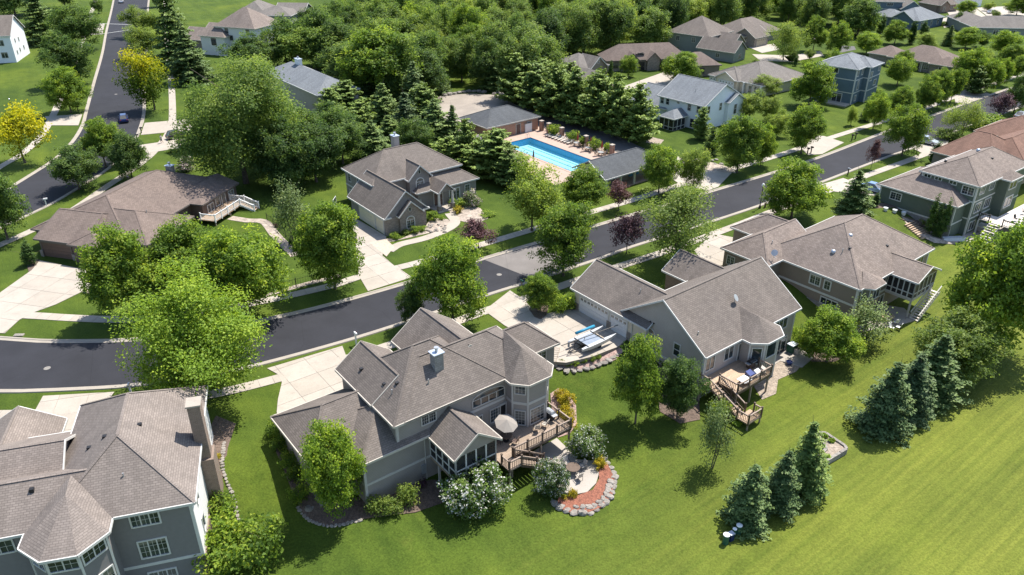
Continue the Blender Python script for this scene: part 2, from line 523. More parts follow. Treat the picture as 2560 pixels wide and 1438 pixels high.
M = dict(
    grass=m_grass(),
    asphalt=m_asphalt('asphalt', (0.026, 0.0265, 0.032)), oldasphalt=m_asphalt('worn_asphalt', (0.27, 0.235, 0.20)),
    lot=m_asphalt('drive_asphalt', (0.11, 0.106, 0.104)),
    conc=m_concrete('concrete', (0.365, 0.325, 0.275)), joint=m_concrete('concrete_joint', (0.25, 0.222, 0.19), 0.0),
    kerb=m_concrete('kerb_concrete', (0.315, 0.28, 0.235), 0.02), patch=m_asphalt('pale_paving', (0.165, 0.15, 0.14)),
    patio=m_concrete('patio_concrete', (0.36, 0.325, 0.285), 0.02), pooldeck=m_concrete('pool_paving', (0.39, 0.29, 0.235), 0.0),
    paver=m_masonry('clay_pavers', (0.42, 0.33, 0.26), (0.48, 0.40, 0.32), (0.3, 0.25, 0.2), 0.3, 0.15),
    sh_taupe=m_shingle('shingle_taupe', (0.158, 0.135, 0.118)), sh_brown=m_shingle('shingle_brown', (0.168, 0.131, 0.112), contrast=0.14),
    sh_tan=m_shingle('shingle_tan', (0.205, 0.168, 0.145), contrast=0.17), sh_fore=m_shingle('shingle_weathered', (0.200, 0.170, 0.150), 0.19, 0.38, 0.12),
    sh_grey=m_shingle('shingle_grey', (0.172, 0.156, 0.141)), sh_slate=m_shingle('shingle_slate', (0.178, 0.192, 0.205), contrast=0.12),
    sh_dark=m_shingle('shingle_charcoal', (0.088, 0.094, 0.10), contrast=0.12),
    sh_red=m_shingle('shingle_terracotta', (0.188, 0.112, 0.084), contrast=0.14),
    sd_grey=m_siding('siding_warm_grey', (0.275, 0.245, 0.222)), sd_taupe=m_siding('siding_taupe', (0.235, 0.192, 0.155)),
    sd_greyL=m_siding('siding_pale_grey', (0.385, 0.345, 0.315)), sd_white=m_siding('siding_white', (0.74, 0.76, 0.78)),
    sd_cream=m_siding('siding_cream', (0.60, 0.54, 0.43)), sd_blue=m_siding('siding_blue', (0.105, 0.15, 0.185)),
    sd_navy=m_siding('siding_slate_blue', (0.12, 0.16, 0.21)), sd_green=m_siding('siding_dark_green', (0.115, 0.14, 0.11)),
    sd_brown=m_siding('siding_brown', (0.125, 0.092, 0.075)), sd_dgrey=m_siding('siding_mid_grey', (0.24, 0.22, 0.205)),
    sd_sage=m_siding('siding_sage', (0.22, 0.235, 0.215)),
    stucco=m_flat('stucco_dark_grey', (0.185, 0.175, 0.172), 0.9, var=0.05), stuccoL=m_flat('stucco_white', (0.66, 0.65, 0.63), 0.9, var=0.04),
    stone=m_masonry('ledge_stone', (0.20, 0.165, 0.14), (0.30, 0.26, 0.22), (0.14, 0.12, 0.11), 0.34, 0.13),
    brick=m_masonry('brick', (0.33, 0.15, 0.09), (0.40, 0.20, 0.125), (0.36, 0.28, 0.22), 0.3, 0.1),
    brickb=m_masonry('brown_brick', (0.17, 0.115, 0.085), (0.22, 0.155, 0.115), (0.25, 0.21, 0.18), 0.3, 0.1),
    block=m_masonry('stone_veneer_grey', (0.20, 0.19, 0.185), (0.28, 0.265, 0.26), (0.15, 0.145, 0.14), 0.4, 0.2),
    trim=m_flat('trim_white', (0.54, 0.53, 0.50), 0.5, var=0.05), trimt=m_flat('trim_tan', (0.46, 0.42, 0.36), 0.6, var=0.06),
    trimg=m_flat('trim_grey', (0.44, 0.41, 0.38), 0.6, var=0.06), trimd=m_flat('trim_dark', (0.11, 0.095, 0.085), 0.6, var=0.06),
    glass=m_glass('window_glass'), screen=m_screen(),
    gdw=m_flat('garage_white', (0.66, 0.66, 0.66), 0.5, var=0.03), gdc=m_flat('garage_cream', (0.66, 0.59, 0.45), 0.5, var=0.03),
    gdb=m_flat('garage_brown', (0.115, 0.072, 0.058), 0.6, var=0.08), gdt=m_flat('garage_tan', (0.40, 0.34, 0.25), 0.6, var=0.06),
    black=m_flat('black_metal', (0.022, 0.022, 0.024), 0.5, 0.2), metal=m_flat('galvanised', (0.42, 0.43, 0.44), 0.4, 0.6, 0.1),
    cap=m_flat('chimney_cap', (0.45, 0.50, 0.58), 0.4, 0.4, 0.06),
    deck=m_planks('deck_boards', (0.30, 0.225, 0.165)), deckr=m_planks('deck_boards_tan', (0.42, 0.30, 0.20)),
    deckg=m_planks('deck_boards_grey', (0.62, 0.56, 0.50)), rail=m_flat('rail_brown', (0.105, 0.072, 0.052), 0.7, var=0.2),
    railc=m_flat('rail_cap', (0.27, 0.205, 0.16), 0.7, var=0.2), wood=m_flat('weathered_wood', (0.30, 0.24, 0.185), 0.8, var=0.25),
    white=m_flat('white_plastic', (0.75, 0.75, 0.74), 0.4, var=0.03), mulch=m_rough('mulch', (0.15, 0.055, 0.035), (0.27, 0.105, 0.065), 9),
    mulchd=m_rough('dark_mulch', (0.085, 0.058, 0.045), (0.15, 0.11, 0.085), 9), gravel=m_rough('pink_gravel', (0.25, 0.165, 0.145), (0.36, 0.255, 0.225), 7),
    pebble=m_rough('pale_river_rock', (0.25, 0.205, 0.165), (0.37, 0.315, 0.265), 3.2), soil=m_rough('garden_soil', (0.21, 0.17, 0.13), (0.33, 0.275, 0.22), 6),
    boulder=m_stone('boulder', (0.29, 0.265, 0.235)), lime=m_stone('limestone', (0.25, 0.23, 0.205)),
    bark=m_rough('bark', (0.075, 0.056, 0.044), (0.14, 0.11, 0.09), 5), water=m_water(),
    tile=m_flat('pool_tile', (0.03, 0.20, 0.42), 0.3), line=m_flat('lane_marking', (0.035, 0.16, 0.28), 0.3),
    paint=m_flat('road_paint', (0.52, 0.52, 0.50), 0.8, var=0.2), iron=m_flat('cast_iron', (0.20, 0.185, 0.165), 0.7, var=0.15),
    canvas=m_flat('canvas', (0.27, 0.24, 0.21), 0.9, var=0.04), canred=m_flat('red_canvas', (0.36, 0.05, 0.035), 0.9),
    mesh=m_flat('sling_fabric', (0.42, 0.38, 0.33), 0.8), blue=m_flat('blue_cover', (0.02, 0.22, 0.36), 0.55, var=0.08),
    hull=m_flat('gelcoat', (0.45, 0.46, 0.47), 0.25, var=0.05), tramp=m_flat('trampoline', (0.20, 0.24, 0.30), 0.7),
    tyre=m_flat('rubber', (0.02, 0.02, 0.02), 0.8), cblue=m_paint('car_blue', (0.012, 0.028, 0.13)), csilver=m_paint('car_silver', (0.42, 0.46, 0.53)),
    clblue=m_paint('car_pale_blue', (0.20, 0.30, 0.46)), cwhite=m_paint('car_white', (0.7, 0.72, 0.75)), cdark=m_paint('car_dark', (0.05, 0.055, 0.06)),
    skin=m_flat('skin', (0.45, 0.28, 0.2), 0.6), cloth=m_flat('grey_shirt', (0.42, 0.45, 0.50), 0.9), jeans=m_flat('dark_shorts', (0.06, 0.07, 0.10), 0.9),
    hair=m_flat('hair', (0.04, 0.028, 0.02), 0.7), green=m_flat('green_enamel', (0.02, 0.09, 0.055), 0.5), lamp=m_flat('lamp_globe', (0.8, 0.8, 0.78), 0.3, var=0.02),
    lf_maple=m_leaf('leaf_maple', [(0.0, (0.067, 0.126, 0.025)), (0.5, (0.148, 0.245, 0.035)), (0.85, (0.274, 0.376, 0.046)), (1.0, (0.441, 0.500, 0.088))]),
    lf_dark=m_leaf('leaf_dark', [(0.0, (0.043, 0.085, 0.031)), (0.5, (0.089, 0.161, 0.041)), (1.0, (0.191, 0.268, 0.072))]),
    lf_oak=m_leaf('leaf_oak', [(0.0, (0.063, 0.123, 0.033)), (0.5, (0.139, 0.221, 0.052)), (1.0, (0.287, 0.369, 0.087))]),
    lf_light=m_leaf('leaf_light', [(0.0, (0.105, 0.166, 0.039)), (0.5, (0.194, 0.279, 0.055)), (1.0, (0.342, 0.414, 0.096))]),
    lf_bright=m_leaf('leaf_bright', [(0.0, (0.118, 0.206, 0.025)), (0.5, (0.229, 0.355, 0.034)), (1.0, (0.401, 0.505, 0.051))], 0.4),
    lf_yellow=m_leaf('leaf_yellow', [(0.0, (0.075, 0.130, 0.010)), (0.35, (0.165, 0.215, 0.012)), (0.6, (0.360, 0.370, 0.012)), (1.0, (0.560, 0.520, 0.015))], 0.45),
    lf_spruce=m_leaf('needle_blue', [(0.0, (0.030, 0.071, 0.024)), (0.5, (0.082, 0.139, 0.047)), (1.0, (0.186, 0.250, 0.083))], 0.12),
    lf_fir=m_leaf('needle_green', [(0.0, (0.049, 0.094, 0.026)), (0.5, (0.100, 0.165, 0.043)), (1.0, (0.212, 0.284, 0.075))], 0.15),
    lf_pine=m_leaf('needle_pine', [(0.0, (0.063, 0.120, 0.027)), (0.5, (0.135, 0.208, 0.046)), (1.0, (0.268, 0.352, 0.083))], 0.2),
    lf_plum=m_leaf('leaf_plum', [(0.0, (0.040, 0.022, 0.029)), (0.5, (0.094, 0.047, 0.061)), (1.0, (0.208, 0.112, 0.126))], 0.25),
    lf_sage=m_leaf('leaf_sage', [(0.0, (0.079, 0.122, 0.049)), (0.5, (0.144, 0.208, 0.075)), (1.0, (0.273, 0.338, 0.144))], 0.3),
    lf_white=m_leaf('blossom_white', [(0.0, (0.365, 0.380, 0.343)), (1.0, (0.570, 0.570, 0.541))], 0.2, 0.02),
    lf_pink=m_leaf('blossom_lilac', [(0.0, (0.340, 0.255, 0.281)), (1.0, (0.527, 0.442, 0.442))], 0.2, 0.02),
    lf_gold=m_leaf('leaf_gold', [(0.0, (0.132, 0.158, 0.015)), (0.5, (0.304, 0.264, 0.019)), (1.0, (0.528, 0.409, 0.026))], 0.35),
    lf_thuja=m_leaf('leaf_thuja', [(0.0, (0.030, 0.069, 0.017)), (0.5, (0.066, 0.129, 0.026)), (1.0, (0.132, 0.207, 0.043))], 0.15),
)

# ================================================================== the setting
xs = [-2500, -1200, -600, -350, -220, -150] + list(np.arange(-110, 112, 2.0)) + [140, 200, 300, 450, 700, 1300, 2500]
ys = [-200, -60, 0] + list(np.arange(16, 182, 2.0)) + [220, 300, 420, 600, 900, 1500, 2600, 4500]
gv = [(x, y, terr(x, y)) for y in ys for x in xs]
nx = len(xs)
gf = [(j * nx + i, j * nx + i + 1, (j + 1) * nx + i + 1, (j + 1) * nx + i) for j in range(len(ys) - 1) for i in range(nx - 1)]
me = bpy.data.meshes.new('ground')
me.from_pydata(gv, [], gf)
tag(put('ground', fin(me, M['grass'], True)), kind='structure')

def loft(name, L, Rr, z, mat):
    n = max(len(L), len(Rr))
    a, b = resample(L, n), resample(Rr, n)
    me = bpy.data.meshes.new(name)
    me.from_pydata([(x, y, z) for x, y in a] + [(x, y, z) for x, y in b], [], [(i, n + i, n + i + 1, i + 1) for i in range(n - 1)])
    me.validate()
    return tag(put(name, fin(me, mat)), kind='structure')
def sheet(name, px, z, mat, kind='structure'):
    mb = MB()
    pts = [at(x, y, z)[:2] for x, y in px]
    mb.prism(pts, z - 0.25, z)
    return tag(mb.build(name, mat), kind=kind)
def P2(px, z=0.0): return [at(x, y, z)[:2] for x, y in px]
def sweep(name, line, prof, mat):
    n = len(line)
    mb = MB()
    rows = [offs(line, o) for o, z in prof]
    for k in range(len(prof) - 1):
        for i in range(n - 1):
            mb.face([(*rows[k][i], prof[k][1]), (*rows[k][i + 1], prof[k][1]), (*rows[k + 1][i + 1], prof[k + 1][1]), (*rows[k + 1][i], prof[k + 1][1])])
    return tag(mb.build(name, mat), kind='structure')

mainN = smooth(P2([(-160, 838), (0, 844), (100, 851), (214, 852), (340, 848), (480, 834), (620, 806), (737, 782), (874, 747), (1047, 697), (1214, 644), (1483, 565),
                   (1600, 530), (1750, 486), (2013, 405), (2214, 329), (2314, 294), (2454, 244), (2620, 190), (2900, 100)]))
mainS = smooth(P2([(-160, 982), (0, 981), (50, 981), (134, 978), (290, 970), (400, 958), (530, 940), (660, 911), (857, 857), (1017, 807), (1221, 739), (1350, 698), (1510, 645),
                   (1577, 620), (1791, 552), (1921, 508), (2047, 460), (2210, 397), (2297, 366), (2481, 294), (2650, 236), (2950, 130)]))
loft('main_street', mainN, mainS, 0.02, M['asphalt'])
leftL = smooth(P2([(300, -90), (282, 5), (265, 77), (254, 134), (234, 204), (214, 277), (205, 311), (187, 344), (164, 371), (127, 404), (37, 461), (-60, 520)]))
leftR = smooth(P2([(384, -90), (372, 12), (367, 130), (363, 230), (362, 280), (352, 322), (330, 365), (274, 421), (187, 477), (117, 517), (0, 572), (-90, 620)]))
loft('side_street', leftL, leftR, 0.02, M['asphalt'])
KP = [(0.55, 0.03), (0.12, 0.045), (0.05, 0.12), (-0.16, 0.12), (-0.22, -0.05)]
def kerb(line, side): sweep('kerb', line if side > 0 else line[::-1], [(o, z) for o, z in KP], M['kerb'])
kerb(mainN, -1); kerb(mainS, 1); kerb(leftL, 1); kerb(leftR, -1)
sheet('street_patch', [(1212, 650), (1340, 613), (1465, 640), (1335, 698)], 0.026, M['patch'])

def sidewalk(px, width=1.55, seg=1.5, far=128):
    c = smooth(P2(px), 0.5)
    L = np.array(c)
    s = np.concatenate([[0], np.cumsum(np.hypot(*np.diff(L, axis=0).T))])
    root = tag(sweep('pavement', smooth(P2(px), 2.0), [(width / 2, 0.038), (-width / 2, 0.038)], M['joint']), kind='structure')
    n = int(s[-1] / seg)
    strip = []
    for i in range(n):
        t0, t1 = i * seg + 0.02, (i + 1) * seg - 0.02
        q = [np.array([np.interp(t, s, L[:, 0]), np.interp(t, s, L[:, 1])]) for t in (t0, t1)]
        d = q[1] - q[0]; d /= np.hypot(*d); nrm = np.array([-d[1], d[0]]) * (width / 2 - 0.01)
        poly = [tuple(q[0] - nrm), tuple(q[1] - nrm), tuple(q[1] + nrm), tuple(q[0] + nrm)]
        if q[0][1] < far:
            MB().prism(poly, 0.02, 0.062).build('slab', M['conc'], root)
        else: strip.append(poly)
    if strip:
        mb = MB()
        for p in strip: mb.prism(p, 0.02, 0.062)
        mb.build('slab_run', M['conc'], root)['kind'] = 'stuff'
sidewalk([(-80, 786), (67, 789), (167, 795), (260, 799), (330, 799), (450, 789), (570, 770), (690, 747), (837, 713), (894, 694), (1047, 657), (1194, 615), (1323, 577), (1457, 537), (1577, 502), (1690, 466), (1790, 435),
          (1920, 397), (2003, 370), (2073, 346), (2220, 300), (2304, 274), (2421, 230), (2501, 205), (2620, 165)])
sidewalk([(-80, 1040), (0, 1038), (100, 1036), (200, 1028), (287, 1016), (420, 1003), (560, 980), (680, 951), (784, 921), (862, 899), (968, 866), (1100, 820), (1217, 777), (1305, 750), (1437, 704),
          (1547, 667), (1650, 634), (1794, 582), (1871, 553), (1963, 517), (2043, 488), (2154, 444), (2254, 408), (2330, 380), (2420, 348)])
sidewalk([(414, -60), (413, 0), (418, 100), (428, 200), (431, 300), (421, 334), (401, 361), (374, 391), (330, 425), (267, 467), (174, 530), (67, 583), (0, 613), (-80, 650)], far=115)
sidewalk([(243, -60), (239, 0), (227, 37), (200, 120), (170, 200), (144, 264), (127, 300), (100, 344), (57, 384), (7, 414), (-60, 455)], far=115)

def clip(poly, cell):                               # Sutherland-Hodgman against a convex cell
    out = poly
    for a, b in zip(cell, cell[1:] + cell[:1]):
        inp, out = out, []
        for p, q in zip(inp, inp[1:] + inp[:1]):
            sp = (b[0] - a[0]) * (p[1] - a[1]) - (b[1] - a[1]) * (p[0] - a[0])
            sq = (b[0] - a[0]) * (q[1] - a[1]) - (b[1] - a[1]) * (q[0] - a[0])
            if sp >= 0: out.append(p)
            if sp * sq < 0:
                t = sp / (sp - sq)
                out.append((p[0] + t * (q[0] - p[0]), p[1] + t * (q[1] - p[1])))
        if len(out) < 3: return []
    return out
def driveway(px, cell=3.2, ang=38, z=0.07, slabs=True, name='driveway', mat='conc', z0=0.0):
    poly = P2(px, z0)
    ar = sum(a[0] * b[1] - b[0] * a[1] for a, b in zip(poly, poly[1:] + poly[:1]))
    if ar < 0: poly = poly[::-1]
    root = tag(MB().prism(poly, z0 - 0.3, z0 + z - (0.02 if slabs else 0)).build(name, M['joint'] if slabs else M[mat]), kind='structure')
    if not slabs: return root
    c, s = math.cos(R(ang)), math.sin(R(ang))
    loc = [(x * c + y * s, -x * s + y * c) for x, y in poly]
    x0, x1 = min(p[0] for p in loc), max(p[0] for p in loc)
    y0, y1 = min(p[1] for p in loc), max(p[1] for p in loc)
    i0 = x0
    while i0 < x1:
        j0 = y0
        while j0 < y1:
            e = 0.025
            ce = [(i0 + e, j0 + e), (i0 + cell - e, j0 + e), (i0 + cell - e, j0 + cell - e), (i0 + e, j0 + cell - e)]
            q = clip(loc, ce)
            if len(q) >= 3:
                a = abs(sum(u[0] * v[1] - v[0] * u[1] for u, v in zip(q, q[1:] + q[:1]))) / 2
                if a > 0.15:
                    MB().prism([(x * c - y * s, x * s + y * c) for x, y in q], z0 + 0.01, z0 + z).build('slab', M[mat], root)
            j0 += cell
        i0 += cell
    return root
driveway([(100, 652), (256, 684), (226, 720), (140, 762), (82, 783), (48, 801), (12, 834), (-70, 832), (-70, 770), (0, 733), (80, 676)], ang=-14, cell=3.6)
driveway([(108, 991), (286, 981), (262, 1014), (247, 1036), (226, 1080), (170, 1120), (60, 1120), (45, 1064), (70, 1048), (90, 1024)], ang=16, cell=2.9)
driveway([(668, 922), (856, 866), (866, 892), (900, 905), (900, 975), (790, 1030), (700, 1046), (692, 1032), (695, 1000), (705, 957), (695, 937)], ang=37)
driveway([(1210, 778), (1275, 727), (1312, 752), (1345, 790), (1400, 778), (1448, 772), (1575, 842), (1545, 868), (1480, 893), (1415, 908), (1375, 905), (1330, 850), (1262, 815), (1225, 788)], ang=38)
driveway([(878, 540), (966, 592), (956, 640), (985, 664), (1030, 694), (920, 729), (897, 690), (888, 600)], ang=36)
driveway([(1735, 628), (1790, 578), (1800, 588), (1840, 596), (1816, 662), (1770, 672)], ang=38)
driveway([(1694, 392), (1720, 402), (1790, 418), (1836, 425), (1795, 468), (1768, 478), (1700, 462), (1678, 446)], slabs=False)
driveway([(2036, 340), (2060, 341), (2110, 357), (2055, 386), (2020, 388), (2006, 374)], slabs=False)
driveway([(2385, 240), (2430, 214), (2476, 236), (2420, 260), (2388, 257)], slabs=False)
driveway([(2040, 466), (2108, 446), (2150, 462), (2225, 462), (2222, 492), (2160, 488), (2088, 480)], slabs=False)
driveway([(2286, 374), (2350, 343), (2372, 352), (2364, 372), (2332, 396), (2310, 386)], slabs=False)
driveway([(1518, 212), (1566, 214), (1634, 190), (1690, 170), (1726, 192), (1650, 232), (1560, 226)], slabs=False)
driveway([(1750, 250), (1838, 232), (1870, 270), (1850, 312), (1822, 312), (1790, 272)], slabs=False)
driveway([(1870, 118), (1935, 110), (1950, 124), (1905, 133)], slabs=False)
driveway([(1880, 136), (1992, 140), (1984, 155), (1900, 152)], slabs=False)
driveway([(112, 292), (206, 286), (196, 314), (128, 314)], slabs=False)
driveway([(362, 308), (480, 298), (480, 326), (352, 338)], slabs=False)
driveway([(346, 364), (482, 344), (474, 366), (368, 384)], slabs=False)
driveway([(165, 62), (262, 60), (256, 86), (225, 88)], slabs=False)
driveway([(2366, 28), (2440, 22), (2474, 48), (2390, 60)], slabs=False)
driveway([(2352, 48), (2392, 38), (2400, 62), (2360, 70)], slabs=False)
driveway([(2440, 20), (2560, 14), (2590, 44), (2470, 42)], slabs=False)
driveway([(2030, 92), (2056, 86), (2064, 98), (2038, 104)], slabs=False)
driveway([(1960, 142), (2050, 128), (2060, 140), (1975, 156)], slabs=False)
sheet('cul_de_sac', [(2092, 122), (2104, 114), (2136, 116), (2140, 124), (2100, 132)], 0.03, M['lot'])
sheet('rear_street', [(2400, 50), (2480, 36), (2620, 58), (2620, 78), (2540, 66), (2440, 62)], 0.025, M['lot'])
sheet('car_park', [(1056, 252), (1110, 238), (1180, 234), (1245, 238), (1290, 262), (1345, 282), (1400, 320), (1340, 324), (1150, 330), (1085, 275)], 0.03, M['oldasphalt'])
sheet('car_park_lane', [(1300, 266), (1380, 290), (1480, 318), (1560, 348), (1612, 372), (1575, 392), (1450, 348), (1372, 322), (1330, 310)], 0.034, M['lot'])
driveway([(922, 607), (966, 600), (986, 618), (966, 642)], slabs=False, name='paver_strip', mat='paver', z=0.076)
def path(px, width, mat='conc', name='path', z=0.066):
    c = smooth(P2(px), 0.7)
    sweep(name, c, [(width / 2, 0.0), (width / 2, z), (-width / 2, z), (-width / 2, 0.0)], M[mat])
path([(972, 628), (1000, 612), (1060, 597), (1110, 578), (1138, 557), (1124, 534)], 1.6)
path([(2028, 485), (2050, 470)], 1.2)
path([(575, 545), (620, 552), (660, 555), (690, 590), (740, 640)], 1.5, 'pebble', 'gravel_path', 0.05)
path([(660, 740), (760, 712), (850, 690)], 0.9, 'pebble', 'gravel_path', 0.05)

# planting beds
def bed(px, mat, z=0.05, z0=None, name='planting_bed'):
    if z0 is None:
        mb = MB()
        mb.face([(x, y, terr(x, y) + z) for x, y in [g(*p)[:2] for p in px]])
        return tag(mb.build(name, M[mat]), kind='structure')
    return sheet(name, px, z0 + z, M[mat])
bed([(1062, 570), (1076, 545), (1120, 548), (1132, 560), (1104, 576), (1040, 590), (985, 603), (962, 606), (958, 596), (1000, 598)], 'pebble', z0=0)
bed([(1130, 552), (1124, 528), (1160, 510), (1200, 520), (1222, 545), (1190, 560), (1168, 556), (1150, 552)], 'pebble', z0=0)
bed([(200, 728), (238, 708), (262, 705), (268, 735), (232, 738)], 'pebble', z0=0)
bed([(1336, 792), (1322, 772), (1342, 758), (1372, 764), (1366, 788), (1352, 798)], 'mulchd', z0=0.05)
bed([(1372, 905), (1420, 908), (1480, 893), (1546, 868), (1560, 878), (1540, 900), (1480, 925), (1420, 925), (1385, 915)], 'gravel', 0.08)
bed([(1376, 985), (1395, 972), (1420, 985), (1440, 1015), (1442, 1060), (1425, 1085), (1395, 1095), (1380, 1040)], 'gravel', 0.06)
bed([(700, 1050), (722, 1060), (800, 1200), (870, 1250), (1080, 1200), (1150, 1210), (1160, 1240), (1040, 1282), (900, 1300), (820, 1318), (765, 1300), (735, 1240), (690, 1130)], 'mulchd', 0.07)
bed([(1396, 1242), (1440, 1240), (1482, 1224), (1498, 1196), (1496, 1166), (1518, 1158), (1536, 1195), (1531, 1236), (1506, 1266), (1470, 1281), (1430, 1282), (1392, 1268)], 'mulch', z0=-2.46, z=0.08)
bed([(1635, 930), (1660, 900), (1745, 950), (1750, 1050), (1700, 1060), (1650, 1030)], 'mulchd', 0.06)
bed([(1895, 935), (1940, 905), (1975, 880), (2020, 895), (1990, 930), (1945, 950), (1940, 985), (1905, 1000), (1880, 960)], 'soil', 0.05)
bed([(1995, 880), (2060, 880), (2120, 890), (2085, 905), (2030, 905)], 'mulchd', 0.05)
bed([(535, 1245), (560, 1190), (570, 1120), (590, 1060), (540, 1040), (515, 1090), (525, 1180)], 'mulchd', 0.06)
bed([(2252, 540), (2300, 560), (2345, 590), (2400, 600), (2390, 612), (2335, 608), (2280, 580)], 'pebble', 0.05)
bed([(2190, 505), (2240, 515), (2260, 540), (2380, 585), (2378, 592), (2250, 548), (2186, 520)], 'mulchd', 0.07)
bed([(1690, 425), (1740, 395), (1830, 420), (1840, 432), (1760, 425), (1712, 440)], 'pebble', z0=0, z=0.09)
bed([(1618, 340), (1660, 350), (1650, 362), (1615, 356)], 'soil', z0=0)
bed([(75, 690), (60, 640), (100, 650), (110, 668)], 'mulchd', z0=0)
# street furniture set flush in the road
for px, py in ((118, 921), (1248, 687), (290, 236)):
    p = at(px, py)
    o = MB().lathe((0, 0, 0), [(0.36, 0.0), (0.36, 0.03), (0.30, 0.034), (0.29, 0.03)], 20).build('manhole_cover', M['iron'], None, (p[0], p[1], 0.0))
    tag(o, {118: 'round manhole cover in the asphalt at the left edge of the near street', 1248: 'manhole cover in the asphalt beside the pale paving square',
            290: 'manhole cover in the far side street'}[px], 'manhole')
th = empty('storm_drain', at(48, 839), 0.05, 'brown iron kerb inlet at the left edge of the near street', 'drain')
MB().box(-0.55, 0.55, -0.25, 0.25, 0.0, 0.13).build('frame', M['kerb'], th)
for k in range(5): MB().box(-0.5 + k * 0.2, -0.36 + k * 0.2, -0.28, 0.2, 0.1, 0.14).build('grate_bar', M['iron'], th)
# crossing lines of the side street
for a, b in (((245, 59), (330, 62)), ((250, 86), (330, 74))):
    p, q = at(*a), at(*b)
    d = math.atan2(q[1] - p[1], q[0] - p[0])
    tag(MB().obox((p[0] + q[0]) / 2, (p[1] + q[1]) / 2, 0.02, 0.03, math.dist(p[:2], q[:2]), 0.35, d).build('road_marking', M['paint']), kind='structure')

